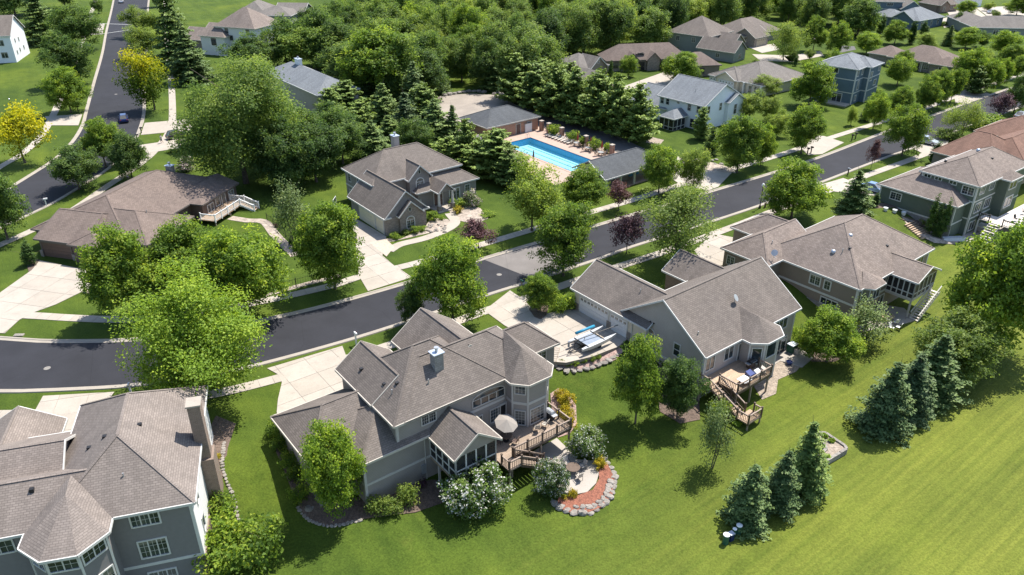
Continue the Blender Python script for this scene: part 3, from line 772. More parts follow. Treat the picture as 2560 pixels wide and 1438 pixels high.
# ================================================================== houses
WCACHE = {}
SIDE = {'S': 0.0, 'E': R(90), 'N': R(180), 'W': R(-90)}
class House:
    T = 0.16
    def __init__(s, name, label, x, y, ang, wall, roof, trim='trim', z=0.0, cat='house', fascia=None):
        s.root = empty(name, (x, y, z), R(ang), label, cat)
        s.wall, s.roof, s.trim, s.fas = wall, roof, trim, fascia or trim
        s.b = []
        s.org, s.ang = (x, y), R(ang)
    def world(s, x, y):
        c, n = math.cos(s.ang), math.sin(s.ang)
        return (s.org[0] + x * c - y * n, s.org[1] + x * n + y * c)
    def block(s, x0, x1, y0, y1, ze, p=0.6, ax='x', e='hh', zb=-0.3, o=0.4, wall=None, roof=None, caps=False, walls=True, hk=1.0, base=None):
        i = len(s.b)
        ep = 0.005 * i
        o += ep
        ze += 0.006 * i
        t = s.T
        if ax == 'y': X0, X1, Y0, Y1 = y0, y1, x0, x1
        else: X0, X1, Y0, Y1 = x0, x1, y0, y1
        half = (Y1 - Y0) / 2
        rz = ze + half * p
        ym = (Y0 + Y1) / 2
        r0 = X0 + (half * hk if e[0] == 'h' else 0)
        r1 = X1 - (half * hk if e[1] == 'h' else 0)
        if r0 > r1: r0 = r1 = (r0 + r1) / 2
        T = (lambda q: (q[1], q[0], q[2])) if ax == 'y' else (lambda q: q)
        c = [(X0, Y0, ze), (X1, Y0, ze), (X1, Y1, ze), (X0, Y1, ze)]
        ra, rb = (r0, ym, rz), (r1, ym, rz)
        faces = [[c[0], c[1], rb, ra], [c[2], c[3], ra, rb]]
        edges = [(c[0], c[1]), (c[2], c[3])]
        for k, (pa, pb, rr) in ((0, (c[3], c[0], ra)), (1, (c[1], c[2], rb))):
            if e[k] == 'h': faces.append([pa, pb, rr]); edges.append((pa, pb))
            else: edges += [(pa, rr), (rr, pb)]
        mb = MB()
        for f in faces:
            f = [q for j, q in enumerate(f) if q != f[j - 1]]
            f = [T(q) for q in f]
            if ax == 'y': f = f[::-1]
            mb.face(f)
            mb.face([(q[0], q[1], q[2] - t) for q in f[::-1]])
        mb.build('roof', M[roof or s.roof], s.root)
        fb = MB()
        cx, cy = (x0 + x1) / 2, (y0 + y1) / 2
        for a, b in edges:
            a, b = T(a), T(b)
            d = Vector((b[0] - a[0], b[1] - a[1], 0)).normalized()
            n = Vector((d.y, -d.x, 0))
            if n.dot(Vector((a[0] + b[0] - 2 * cx, a[1] + b[1] - 2 * cy, 0))) < 0: n = -n
            n *= 0.09
            lo, hi = -t - 0.05, 0.012
            q = [Vector(a), Vector(b), Vector(b) + n, Vector(a) + n]
            if (q[1] - q[0]).cross(q[2] - q[0]).z < 0: q = [q[1], q[0], q[3], q[2]]
            fb.hexa([v + Vector((0, 0, lo)) for v in q] + [v + Vector((0, 0, hi)) for v in q])
        fb.build('fascia', M[s.fas], s.root)
        if caps:
            lines = [(ra, rb)] if ra != rb else []
            if e[0] == 'h': lines += [(c[0], ra), (c[3], ra)]
            if e[1] == 'h': lines += [(c[1], rb), (c[2], rb)]
            for a, b in lines:
                a, b = Vector(T(a)), Vector(T(b))
                MB().beam(a + Vector((0, 0, 0.008)), b + Vector((0, 0, 0.008)), 0.24, 0.026).build('ridge_cap', M[roof or s.roof], s.root)
        wx0, wx1, wy0, wy1 = x0 + o, x1 - o, y0 + o, y1 - o
        B = dict(x0=wx0, x1=wx1, y0=wy0, y1=wy1, ze=ze, rz=rz)
        s.b.append(B)
        if walls:
            W0, W1, V0, V1 = (wx0, wx1, wy0, wy1) if ax == 'x' else (wy0, wy1, wx0, wx1)
            zt = ze + o * p - t * 0.6
            wb = MB()
            top = rz - t * 0.6
            for k, X in ((0, W0), (1, W1)):
                f = [(X, V0, zb), (X, V1, zb), (X, V1, zt)] + ([(X, ym, top)] if e[k] == 'g' else []) + [(X, V0, zt)]
                f = [T(q) for q in (f[::-1] if k == 0 else f)]
                wb.face(f[::-1] if ax == 'y' else f)
            for k, Y in ((0, V0), (1, V1)):
                f = [(W0, Y, zb), (W1, Y, zb), (W1, Y, zt), (W0, Y, zt)]
                f = [T(q) for q in (f if k == 0 else f[::-1])]
                wb.face(f[::-1] if ax == 'y' else f)
            wb.build('wall', M[wall or s.wall], s.root)
            if base:                                # masonry skirt
                bm, bz, bt = base
                MB().prism([(wx0 - 0.08, wy0 - 0.08), (wx1 + 0.08, wy0 - 0.08), (wx1 + 0.08, wy1 + 0.08), (wx0 - 0.08, wy1 + 0.08)], bz, bt).build('plinth', M[bm], s.root)
        return i
    def corner(s, bi, names, z0, z1, wd=0.16, mat=None):
        B = s.b[bi]
        for nm in names:
            x = B['x0'] if 'W' in nm else B['x1']
            y = B['y0'] if 'S' in nm else B['y1']
            MB().box(x - wd if 'E' in nm else x - 0.035, x + wd if 'W' in nm else x + 0.035, y - wd if 'N' in nm else y - 0.035, y + wd if 'S' in nm else y + 0.035, z0, z1).build('corner_board', M[mat or s.trim], s.root)
    def belt(s, bi, sides, z, h=0.26, mat=None, a=None, b=None):
        B = s.b[bi]
        for sd in sides:
            if sd in 'SN':
                y = B['y0'] if sd == 'S' else B['y1']
                q = MB().box(B['x0'] if a is None else a, B['x1'] if b is None else b, y - 0.04, y + 0.04, z - h / 2, z + h / 2)
            else:
                x = B['x0'] if sd == 'W' else B['x1']
                q = MB().box(x - 0.043, x + 0.043, B['y0'] if a is None else a, B['y1'] if b is None else b, z - h / 2, z + h / 2)
            q.build('belt_board', M[mat or s.trim], s.root)
    def spot(s, bi, side, u):
        B = s.b[bi]
        return {'S': (u, B['y0']), 'N': (u, B['y1']), 'W': (B['x0'], u), 'E': (B['x1'], u)}[side]
    def win(s, bi, side, u, z, w_, h, nx=2, ny=1, arch=False, trim=None, munt=(1, 2), cas=0.1):
        x, y = s.spot(bi, side, u)
        return s.winf(x, y, SIDE[side], z, w_, h, nx, ny, arch, trim, munt, cas)
    def winf(s, x, y, a, z, w_, h, nx=2, ny=1, arch=False, trim=None, munt=(1, 2), cas=0.1, glass='glass', name='window'):
        key = (w_, h, nx, ny, arch, trim or s.trim, munt, cas, glass)
        if key not in WCACHE:
            mb = MB()
            W2, H2 = w_ / 2, h / 2
            d0, d1 = -0.075, 0.03
            mb.box(-W2 - cas, -W2, d0, d1, -H2 - cas, H2 + (0 if arch else cas))
            mb.box(W2, W2 + cas, d0, d1, -H2 - cas, H2 + (0 if arch else cas))
            mb.box(-W2, W2, d0 - 0.02, d1, -H2 - cas, -H2)
            gl = [(-W2, -0.02, -H2), (W2, -0.02, -H2), (W2, -0.02, H2)]
            if arch:
                rise = min(0.42 * w_, 0.6)
                n = 10
                pt = lambda k, e: (-(W2 + e) * math.cos(math.pi * k / n), H2 + (rise + e) * math.sin(math.pi * k / n))
                for k in range(n):
                    a0, a1, b0, b1 = pt(k, 0), pt(k + 1, 0), pt(k, cas), pt(k + 1, cas)
                    mb.hexa([(a0[0], d1, a0[1]), (a1[0], d1, a1[1]), (b1[0], d1, b1[1]), (b0[0], d1, b0[1]),
                             (a0[0], d0, a0[1]), (a1[0], d0, a1[1]), (b1[0], d0, b1[1]), (b0[0], d0, b0[1])])
                gl += [(pt(k, 0)[0], -0.02, pt(k, 0)[1]) for k in range(n - 1, 0, -1)]
                mb.box(-W2, W2, -0.05, 0.0, H2 - 0.03, H2 + 0.03)
            else:
                mb.box(-W2, W2, d0, d1, H2, H2 + cas)
            gl += [(-W2, -0.02, H2)]
            for k in range(1, nx):
                xx = -W2 + w_ * k / nx
                mb.box(xx - 0.045, xx + 0.045, -0.06, 0.0, -H2, H2)
            for k in range(1, ny):
                zz = -H2 + h * k / ny
                mb.box(-W2, W2, -0.057, 0.0, zz - 0.035, zz + 0.035)
            if munt:
                for c in range(nx):
                    for k in range(1, munt[0] + 1):
                        xx = -W2 + w_ * (c + k / (munt[0] + 1)) / nx
                        mb.box(xx - 0.012, xx + 0.012, -0.032, -0.01, -H2, H2)
                for k in range(1, munt[1] + 1):
                    zz = -H2 + h * k / (munt[1] + 1)
                    mb.box(-W2, W2, -0.03, -0.01, zz - 0.012, zz + 0.012)
            pb = MB(); pb.face(gl)
            WCACHE[key] = (mb.mesh('window', M[trim or s.trim]), pb.mesh('pane', M[glass]))
        o = put(name, WCACHE[key][0], s.root, (x, y, z), a)
        put('pane', WCACHE[key][1], o)
        return o
    def door(s, bi, side, u, z, w_=0.95, h=2.1, mat='glass', trim=None):
        x, y = s.spot(bi, side, u)
        return s.doorf(x, y, SIDE[side], z, w_, h, mat, trim)
    def doorf(s, x, y, a, z, w_=0.95, h=2.1, mat='glass', trim=None):
        mb = MB()
        mb.box(-w_ / 2 - 0.12, -w_ / 2, -0.08, 0.03, 0, h + 0.12).box(w_ / 2, w_ / 2 + 0.12, -0.08, 0.03, 0, h + 0.12).box(-w_ / 2, w_ / 2, -0.08, 0.03, h, h + 0.12)
        o = mb.build('door', M[trim or s.trim], s.root, (x, y, z), a)
        MB().box(-w_ / 2, w_ / 2, -0.04, 0.02, 0, h).build('door_leaf', M[mat], o)
        MB().box(w_ / 2 - 0.16, w_ / 2 - 0.1, -0.09, -0.04, h * 0.44, h * 0.5).build('handle', M['metal'], o)
        return o
    def gdoor(s, bi, side, u, z, w_, h=2.2, mat='gdw', panes=0, trim=None):
        x, y = s.spot(bi, side, u)
        mb = MB()
        mb.box(-w_ / 2 - 0.15, -w_ / 2, -0.09, 0.03, 0, h + 0.18).box(w_ / 2, w_ / 2 + 0.15, -0.09, 0.03, 0, h + 0.18).box(-w_ / 2, w_ / 2, -0.09, 0.03, h, h + 0.18)
        o = mb.build('garage_door', M[trim or s.trim], s.root, (x, y, z), SIDE[side])
        for k in range(4):
            MB().box(-w_ / 2, w_ / 2, -0.045, 0.02, k * h / 4 + 0.012, (k + 1) * h / 4 - 0.012).build('panel', M[mat], o)
        MB().box(-w_ / 2, w_ / 2, -0.02, 0.018, 0, h).build('backing', M['black'], o)
        for k in range(panes):
            cx = -w_ / 2 + w_ * (k + 0.5) / panes
            MB().box(cx - 0.2, cx + 0.2, -0.055, -0.03, h * 0.80, h * 0.94).build('pane', M['glass'], o)
            MB().box(cx - 0.015, cx + 0.015, -0.06, -0.03, h * 0.80, h * 0.94).build('muntin', M[mat], o)
        return o
    def bay(s, pts, ze, apex, ridge, zb, wall=None, roof=None, inset=0.38, belts=()):
        mb = MB()
        t = s.T
        P = [(x, y, ze) for x, y in pts]
        fl = [[P[i], P[i + 1], apex] for i in range(len(P) - 1)]
        fl.append([P[-1], ridge, apex]); fl.append([ridge, P[0], apex])
        for f in fl:
            mb.face(f); mb.face([(q[0], q[1], q[2] - t) for q in f[::-1]])
        mb.build('bay_roof', M[roof or s.roof], s.root)
        fb = MB()
        for a, b in zip(P[:-1], P[1:]):
            d = Vector((b[0] - a[0], b[1] - a[1], 0)).normalized()
            n = Vector((d.y, -d.x, 0)) * 0.09
            q = [Vector(a), Vector(a) + n, Vector(b) + n, Vector(b)]
            if (q[1] - q[0]).cross(q[2] - q[0]).z < 0: q = q[::-1]
            fb.hexa([v + Vector((0, 0, -t - 0.05)) for v in q] + [v + Vector((0, 0, 0.012)) for v in q])
        fb.build('fascia', M[s.fas], s.root)
        cx, cy = sum(p[0] for p in pts) / len(pts), max(p[1] for p in pts)
        W = []
        for i, (x, y) in enumerate(pts):
            dx, dy = cx - x, cy + 0.3 - y
            L = math.hypot(dx, dy) or 1
            W.append((x + dx / L * inset * 1.2, y + dy / L * inset * 1.2))
        poly = [W[0]] + W[1:] + [(W[-1][0], W[-1][1] + 1.0), (W[0][0], W[0][1] + 1.0)]
        MB().prism(poly, zb, ze + 0.1).build('bay_wall', M[wall or s.wall], s.root)
        for z, h in belts:
            bb = MB()
            for a, b in zip(W[:-1], W[1:]):
                bb.beam((a[0], a[1], z), (b[0], b[1], z), 0.08, h)
            bb.build('belt_board', M[s.trim], s.root)
        for x, y in W[1:-1]:
            MB().obox(x, y, zb, ze - 0.05, 0.16, 0.16, 0.6).build('corner_board', M[s.trim], s.root)
        return W
    def bwin(s, W, i, z, w_, h, **k):               # window in a bay wall
        a, b = W[i], W[i + 1]
        an = math.atan2(b[1] - a[1], b[0] - a[0])
        return s.winf((a[0] + b[0]) / 2, (a[1] + b[1]) / 2, an, z, w_, h, **k)
    def chimney(s, x, y, z0, z1, lx=1.0, ly=1.0, mat='stone', cap='cap'):
        o = MB().box(x - lx / 2, x + lx / 2, y - ly / 2, y + ly / 2, z0, z1).build('chimney', M[mat], s.root)
        MB().box(x - lx / 2 - 0.12, x + lx / 2 + 0.12, y - ly / 2 - 0.12, y + ly / 2 + 0.12, z1, z1 + 0.09).build('chimney_cap', M[cap], o)
        MB().cyl((x, y, z1 + 0.09), (x, y, z1 + 0.5), 0.14, 0.14, 10).cyl((x, y, z1 + 0.5), (x, y, z1 + 0.58), 0.24, 0.24, 10).build('flue', M['metal'], o)
    def vent(s, x, y, z, kind='box'):
        if kind == 'pipe': MB().cyl((x, y, z - 0.3), (x, y, z + 0.42), 0.06, 0.06, 8).build('vent_pipe', M['metal'], s.root)
        elif kind == 'dome': MB().lathe((x, y, z - 0.2), [(0.3, 0), (0.3, 0.3), (0.24, 0.42), (0.1, 0.5)], 12).build('skylight_tube', M['cap'], s.root, smooth_=True)
        else: MB().box(x - 0.16, x + 0.16, y - 0.16, y + 0.16, z - 0.25, z + 0.09).build('roof_vent', M['black'], s.root)
    def slope_z(s, bi): return s.b[bi]
def screened(H, x0, x1, y0, y1, z0, z1, sides, n, mid=0.9, mat='trim'):
    for sd in sides:
        if sd in 'SN': a, b, ax = (x0, x1, 'x'); 
        else: a, b, ax = (y0, y1, 'y')
        cst = {'S': y0, 'N': y1, 'W': x0, 'E': x1}[sd]
        def bx(u0, u1, d0, d1, za, zb_):
            return (u0, u1, cst + d0, cst + d1, za, zb_) if ax == 'x' else (cst + d0, cst + d1, u0, u1, za, zb_)
        MB().box(*bx(a, b, -0.01, 0.01, z0, z1)).build('screen', M['screen'], H.root)
        fr = MB()
        for k in range(n + 1):
            u = a + (b - a) * k / n
            fr.box(*bx(u - 0.07, u + 0.07, -0.07, 0.07, z0, z1))
        for z in (z0 + 0.06, z0 + mid, z1 - 0.06):
            fr.box(*bx(a, b, -0.06, 0.06, z - 0.06, z + 0.06))
        fr.build('porch_frame', M[mat], H.root)

# ---- A: the grey two-storey house in the middle foreground
A = House('house', 'large grey two-storey house with screened porch and umbrella deck, middle foreground', -10.39, 54.62, 37.18, 'sd_grey', 'sh_taupe', 'trimg', fascia='trimt')
a0 = A.block(0, 12.5, 0, 10.6, 5.2, 0.72, 'x', 'hh', -3.0, caps=True)
a1 = A.block(1.0, 17.4, 0, 8.6, 5.2, 0.72, 'x', 'hh', -3.0, caps=True)
a2 = A.block(-0.1, 5.9, 4.0, 11.4, 5.2, 0.72, 'y', 'gg', -0.6, caps=True)
a3 = A.block(6.9, 14.4, 3.6, 12.7, 5.2, 0.72, 'y', 'gg', -0.6, caps=True)
a4 = A.block(13.0, 23.1, 4.6, 10.2, 2.9, 0.82, 'x', 'hh', -1.0, caps=True)
a5 = A.block(-7.1, 4.0, 2.2, 11.3, 2.7, 0.56, 'x', 'hh', -2.4, caps=True, hk=0.75)
a6 = A.block(-3.6, 6.0, -0.12, 8.0, 2.7, 0.62, 'x', 'hg', -3.0, caps=True)
Wb = A.bay([(12.2, 0.3), (12.18, -0.94), (13.38, -2.26), (16.1, -2.24), (17.42, -0.93), (17.4, 0.3)], 5.2, (14.7, 0.7, 7.5), (14.7, 3.6, 8.1), -3.0, belts=((2.66, 0.28),))
A.block(3.3, 8.5, -4.45, 0.8, 2.6, 0.72, 'y', 'gh', 0, walls=False, caps=True, hk=0.02)
ap = len(A.b) - 1
screened(A, 3.7, 8.1, -4.0, 0.3, -0.1, 2.55, 'SW', 4, 0.95)
screened(A, 3.7, 8.1, -4.0, 0.3, -0.1, 2.55, 'E', 4, 0.95)
q = MB(); q.hexa([(3.75, -4.12, 2.5), (8.05, -4.12, 2.5), (8.05, -4.0, 2.5), (3.75, -4.0, 2.5), (5.88, -4.12, 4.2), (5.92, -4.12, 4.2), (5.92, -4.0, 4.2), (5.88, -4.0, 4.2)]); q.build('porch_gable', M['sd_grey'], A.root)
MB().box(3.6, 8.2, -4.1, 0.3, -0.35, -0.1).build('porch_floor', M['deck'], A.root)
for x, y in ((3.75, -3.95), (8.05, -3.95), (3.75, -1.0)): MB().box(x - 0.09, x + 0.09, y - 0.09, y + 0.09, -2.9, -0.3).build('porch_post', M['trimg'], A.root)
for sd in 'SW': A.belt(a0, sd, 2.66, 0.28, b=12.4 if sd == 'S' else 6)
A.belt(a6, 'S', -0.1, 0.26); A.belt(a6, 'W', -0.1, 0.26)
A.corner(a0, ('SW',), 2.4, 5.2, 0.2); A.corner(a6, ('SW',), -3, 2.7, 0.2)
A.win(a0, 'S', 3.76, 4.2, 1.45, 1.0, 2, 1, munt=(2, 2))
A.win(a0, 'S', 10.5, 3.5, 3.7, 0.75, 4, 1, arch=True, munt=None)
A.win(a0, 'S', 11.6, 1.15, 1.8, 1.5, 2, 1, munt=(2, 3)); A.win(a0, 'S', 9.1, 0.95, 1.1, 1.7, 1, 1, munt=(2, 3))
A.bwin(Wb, 1, 4.3, 0.95, 0.95, nx=1, munt=(2, 1)); A.bwin(Wb, 1, 0.95, 0.95, 1.6, nx=1, munt=(2, 4))
A.bwin(Wb, 2, 0.95, 1.7, 1.7, nx=1, munt=(3, 4)); A.bwin(Wb, 3, 4.3, 0.8, 0.9, nx=1)
A.door(a0, 'S', 12.25, -0.1, 0.7, 2.1, 'black')
A.win(a4, 'S', 20.6, 1.7, 1.7, 1.3, 3); A.win(a4, 'E', 7.2, 1.5, 1.4, 1.3, 2)
A.win(a1, 'E', 2.4, 4.2, 0.9, 1.1, 1); A.gdoor(a5, 'N', -1.0, 0.05, 4.9, 2.2, 'gdt', 4)
A.door(a2, 'N', 3.0, 0.1, 1.0, 2.2, 'gdb'); A.win(a3, 'N', 10.6, 1.6, 2.2, 1.6, 3); A.win(a3, 'N', 10.6, 5.0, 1.6, 1.3, 2)
A.chimney(6.5, 3.0, 6.5, 8.9, 0.95, 0.85, 'block')
A.vent(4.9, 2.0, 6.72, 'pipe'); A.vent(1.7, 4.6, 6.5); A.vent(2.4, 3.4, 6.98, 'box'); A.vent(1.6, 3.0, 6.4, 'pipe'); A.vent(1.3, 8.4, 6.3)
MB().cyl((3.1, -0.35 + 0.6, -2.6), (3.1, 0.28, 2.4), 0.05, 0.05, 6).build('downpipe', M['trimg'], A.root)
MB().cyl((17.0, -0.55, -2.6), (17.0, -0.55, 5.0), 0.055, 0.055, 6).build('downpipe', M['trim'], A.root)
MB().box(2.6, 3.0, 0.1, 0.3, -1.7, -0.7).build('meter_box', M['metal'], A.root)

# ---- B: pale grey house with the big gable and the white garage doors
Bh = House('house', 'pale grey gabled house with white garage doors beside the catamaran', 20.60, 69.13, 38.24, 'sd_greyL', 'sh_taupe', 'trim')
b0 = Bh.block(-0.1, 17.3, 0, 12.9, 3.0, 0.66, 'x', 'gg', -3.0, caps=True)
b1 = Bh.block(-0.6, 8.0, 8.0, 20.8, 2.9, 0.62, 'y', 'gg', -0.6, wall='sd_cream', caps=True)
b2 = Bh.block(12.0, 18.6, 8.0, 17.1, 2.9, 0.62, 'y', 'gg', -0.6, wall='brickb', caps=True)
Wb2 = Bh.bay([(6.05, 0.3), (6.08, -1.1), (7.5, -2.36), (10.3, -2.4), (11.72, -0.9), (11.7, 0.3)], 3.0, (8.9, 0.2, 4.75), (8.9, 2.9, 4.9), -3.0)
Bh.win(b0, 'W', 8.2, 1.6, 1.35, 0.9, 3, arch=True); Bh.win(b0, 'W', 4.2, 1.75, 0.8, 1.5, 1, 2, munt=None); Bh.win(b0, 'W', 9.95, 2.1, 0.6, 0.5, 1, munt=None)
for u in (8.3, 7.8): MB().cyl((0.18, u, 3.5), (0.32, u, 3.5), 0.1, 0.1, 8).build('wall_vent', M['black'], Bh.root)
Bh.belt(b0, 'W', -0.1, 0.25)
Bh.corner(b0, ('SW', 'SE'), -3.0, 3.0, 0.22); Bh.win(b0, 'S', 1.3, 1.6, 1.4, 1.7, 2, munt=None); Bh.win(b0, 'S', 4.5, 1.65, 1.5, 1.6, 2, munt=None)
Bh.win(b0, 'S', 14.1, 1.8, 2.4, 1.5, 3, munt=None); Bh.win(b0, 'S', 14.9, -1.5, 2.0, 2.0, 2, munt=None)
Bh.doorf(6.6, 0.35, 0, 0.0, 0.9, 2.1); Bh.bwin(Wb2, 1, 1.1, 1.0, 1.9, nx=1, munt=None); Bh.bwin(Wb2, 2, 1.5, 1.6, 1.7, nx=1, munt=None); Bh.bwin(Wb2, 3, 1.4, 0.9, 1.7, nx=1, munt=None)
Bh.gdoor(b1, 'W', 16.9, 0.03, 4.9, 2.15, 'gdw', 8); Bh.gdoor(b1, 'W', 12.7, 0.03, 2.7, 2.15, 'gdw', 4)
for u in (19.95, 14.25, 10.9): MB().box(-0.3, -0.1, u - 0.35, u + 0.35, -0.2, 1.0).build('stone_pier', M['stone'], Bh.root)
MB().cyl((-0.3, 10.5, -0.2), (-0.3, 10.5, 2.8), 0.06, 0.06, 6).build('downpipe', M['trim'], Bh.root)
Bh.vent(2.6, 12.2, 4.85, 'pipe'); Bh.vent(1.0, 2.2, 4.4, 'pipe')
def dish(H, x, y, z):
    o = MB().cyl((x, y, z - 0.2), (x, y, z + 0.5), 0.035, 0.035, 6).beam((x, y, z + 0.05), (x + 0.3, y, z - 0.15), 0.04, 0.04).build('dish_mast', M['metal'], H.root)
    d = MB().lathe((0, 0, 0), [(0.05, 0), (0.3, 0.06), (0.42, 0.14), (0.44, 0.17)], 14).build('dish', M['metal'], o, (x, y, z + 0.5))
    d.rotation_euler = (R(55), 0, R(20))
dish(Bh, 8.6, 3.4, 5.3)
Bh.win(b1, 'N', 3.7, 1.6, 1.6, 1.4, 2); Bh.door(b2, 'W', 10.0, 0.1); Bh.win(b2, 'N', 15.3, 1.6, 2.0, 1.5, 3)

# ---- C: taupe house at the right with the raised screened porch
Ch = House('house', 'taupe hip-roofed house with raised screened porch behind the pale grey gabled house', 36.76, 91.98, -50.94, 'sd_taupe', 'sh_tan', 'trim')
c0 = Ch.block(-5.0, 9.83, 0, 19.3, 3.0, 0.62, 'y', 'hh', -3.0, caps=True)
c1 = Ch.block(-8.8, -1.2, -3.3, 8.0, 3.0, 0.66, 'y', 'hg', -1.2, caps=True)
c2 = Ch.block(-12.5, -4.5, 3.8, 11.0, 2.9, 0.62, 'x', 'hg', -0.8, caps=True)
c3 = Ch.block(7.0, 13.35, 7.6, 13.8, 2.8, 0.45, 'x', 'gg', 0, walls=False, caps=True)
screened(Ch, 9.4, 12.95, 8.0, 13.4, 0.2, 2.7, 'SNE', 5, 0.75)
MB().box(9.4, 13.0, 7.95, 13.45, -0.1, 0.2).build('porch_floor', M['trimg'], Ch.root)
for y in (8.1, 13.3): MB().box(12.75, 12.95, y - 0.1, y + 0.1, -2.9, 0).build('porch_post', M['trimg'], Ch.root)
q = MB(); q.hexa([(12.9, 8.0, 2.7), (13.0, 8.0, 2.7), (13.0, 13.4, 2.7), (12.9, 13.4, 2.7), (12.9, 10.6, 3.9), (13.0, 10.6, 3.9), (13.0, 10.75, 3.9), (12.9, 10.75, 3.9)]); q.build('porch_gable', M['sd_taupe'], Ch.root)
q = MB()
q.face([(9.8, 0.6, 3.0), (10.9, 1.6, 3.0), (8.2, 2.9, 4.2)]); q.face([(10.9, 1.6, 3.0), (10.9, 4.2, 3.0), (8.2, 2.9, 4.2)]); q.face([(10.9, 4.2, 3.0), (9.8, 5.2, 3.0), (8.2, 2.9, 4.2)])
q.build('bay_roof', M['sh_tan'], Ch.root)
MB().prism([(9.4, 0.9), (10.5, 1.8), (10.5, 4.0), (9.4, 4.9)], 0.2, 2.98).build('bay_wall', M['sd_taupe'], Ch.root)
MB().prism([(9.5, 0.5), (10.95, 1.55), (10.95, 4.25), (9.5, 5.3)], 2.8, 2.99).build('fascia', M['trim'], Ch.root)
Ch.winf(9.95, 1.35, R(39), 1.9, 0.8, 1.4, 1, munt=None); Ch.winf(10.5, 2.9, R(90), 1.9, 1.5, 1.4, 2, munt=None); Ch.win(c0, 'E', 6.4, 1.9, 1.6, 1.4, 2, munt=None)
Ch.belt(c0, 'S', 0.32, 0.28); Ch.belt(c0, 'E', 0.32, 0.28); Ch.corner(c0, ('SE', 'NE'), -3.0, 3.0, 0.24)
Ch.win(c0, 'S', 3.6, 1.75, 1.35, 1.15, 2, munt=(1, 1), cas=0.16); Ch.win(c0, 'S', 5.35, 1.7, 0.75, 1.15, 1, munt=(1, 1), cas=0.16); Ch.win(c0, 'S', 6.0, -0.55, 2.2, 0.8, 3, munt=None, cas=0.13)
MB().box(1.0, 9.55, 0.28, 0.36, -3.0, -1.0).build('plinth', M['block'], Ch.root)
Ch.win(c0, 'E', 7.0, -1.3, 1.7, 1.9, 2, munt=None); Ch.win(c0, 'E', 16.5, 1.8, 1.6, 1.3, 2, munt=None); Ch.win(c1, 'S', -7.2, 1.5, 1.1, 1.2, 2)
Ch.vent(4.0, 6.4, 6.5, 'dome'); Ch.vent(3.8, 3.2, 5.05, 'dome'); Ch.vent(5.3, 4.4, 5.75); Ch.vent(7.0, 11.0, 4.8); Ch.vent(4.8, 3.6, 5.3, 'pipe'); Ch.vent(-3.4, 0.4, 4.5, 'pipe')
dish(Ch, -1.6, -1.6, 3.8)
Ch.gdoor(c1, 'W', 1.0, 0.02, 4.9, 2.2, 'gdt'); Ch.win(c2, 'S', -9.6, 1.5, 1.2, 1.2, 2)

# ---- D: lower left, stucco, white side wall and tall brick chimney
Dh = House('house', 'grey stucco house with tall brown brick chimney in the lower left corner', -29.89, 43.30, 16.09, 'stucco', 'sh_fore', 'trim')
d0 = Dh.block(-5.0, 5.8, 0, 16.0, 5.6, 0.70, 'y', 'hh', -3.0, caps=True, hk=0.95)
d1 = Dh.block(-22, -1.0, 0.02, 7.0, 5.6, 0.62, 'x', 'hg', -3.0, caps=True)
d2 = Dh.block(-16, -4.5, 3.5, 13.5, 4.6, 0.55, 'x', 'hg', -0.6, caps=True)
d3 = Dh.block(-14.0, -7.0, 9.0, 17.5, 3.4, 0.6, 'y', 'gg', -0.6, caps=True)
Wd = Dh.bay([(-5.95, 0.3), (-6.0, -1.46), (-4.28, -3.22), (-1.86, -3.3), (-0.05, -1.5), (-0.05, 0.3)], 5.6, (-2.9, 1.0, 7.7), (-2.9, 3.0, 7.9), -3.0)
MB().box(5.36, 5.46, 0.4, 15.6, -3.0, 5.75).build('side_wall', M['stuccoL'], Dh.root)
MB().box(5.2, 5.56, 0.30, 15.6, -3.0, -0.35).build('plinth', M['brickb'], Dh.root)
Dh.belt(d0, 'S', -0.15, 0.28); Dh.corner(d0, ('SE',), -3.0, 5.7, 0.2)
Dh.win(d0, 'S', 1.97, 4.5, 1.95, 1.05, 3, munt=(1, 1), cas=0.12); Dh.win(d0, 'S', 2.0, 1.5, 1.95, 1.65, 3, munt=(1, 2), cas=0.12); Dh.win(d0, 'S', 2.1, -1.7, 1.95, 1.3, 3, munt=(1, 1), cas=0.12)
for i, w_ in ((1, 1.5), (2, 1.9), (3, 1.7)):
    for z, h in ((4.55, 1.0), (1.5, 1.5)):
        Dh.bwin(Wd, i, z, w_, h, nx=2, munt=(1, 1), cas=0.12)
Dh.win(d1, 'S', -8.0, 4.4, 1.8, 1.1, 2, munt=(1, 1), cas=0.12)
for u, z in ((2.6, 4.1), (2.6, 1.2)): Dh.winf(5.47, u, R(90), z, 0.8, 1.4, 1, munt=None, cas=0.06)
o = MB().box(5.45, 6.55, 6.9, 8.9, -3.0, 4.0).box(5.35, 6.35, 7.2, 8.4, 4.0, 9.4).build('chimney', M['brickb'], Dh.root)
MB().box(5.25, 6.45, 7.1, 8.5, 9.4, 9.55).build('chimney_cap', M['conc'], o)
for x, y, z in ((-0.9, 6.4, 8.5), (-2.3, 6.6, 7.52), (1.6, 7.2, 8.56)): Dh.vent(x, y, z)
Dh.vent(-8.2, 2.9, 7.5); Dh.vent(-5.6, 2.7, 7.4); Dh.vent(0.8, 2.4, 7.25, 'pipe')
Dh.gdoor(d3, 'N', -10.5, 0.03, 4.9, 2.2, 'gdw', 4); Dh.win(d0, 'N', 0.5, 2.0, 1.8, 1.5, 3)

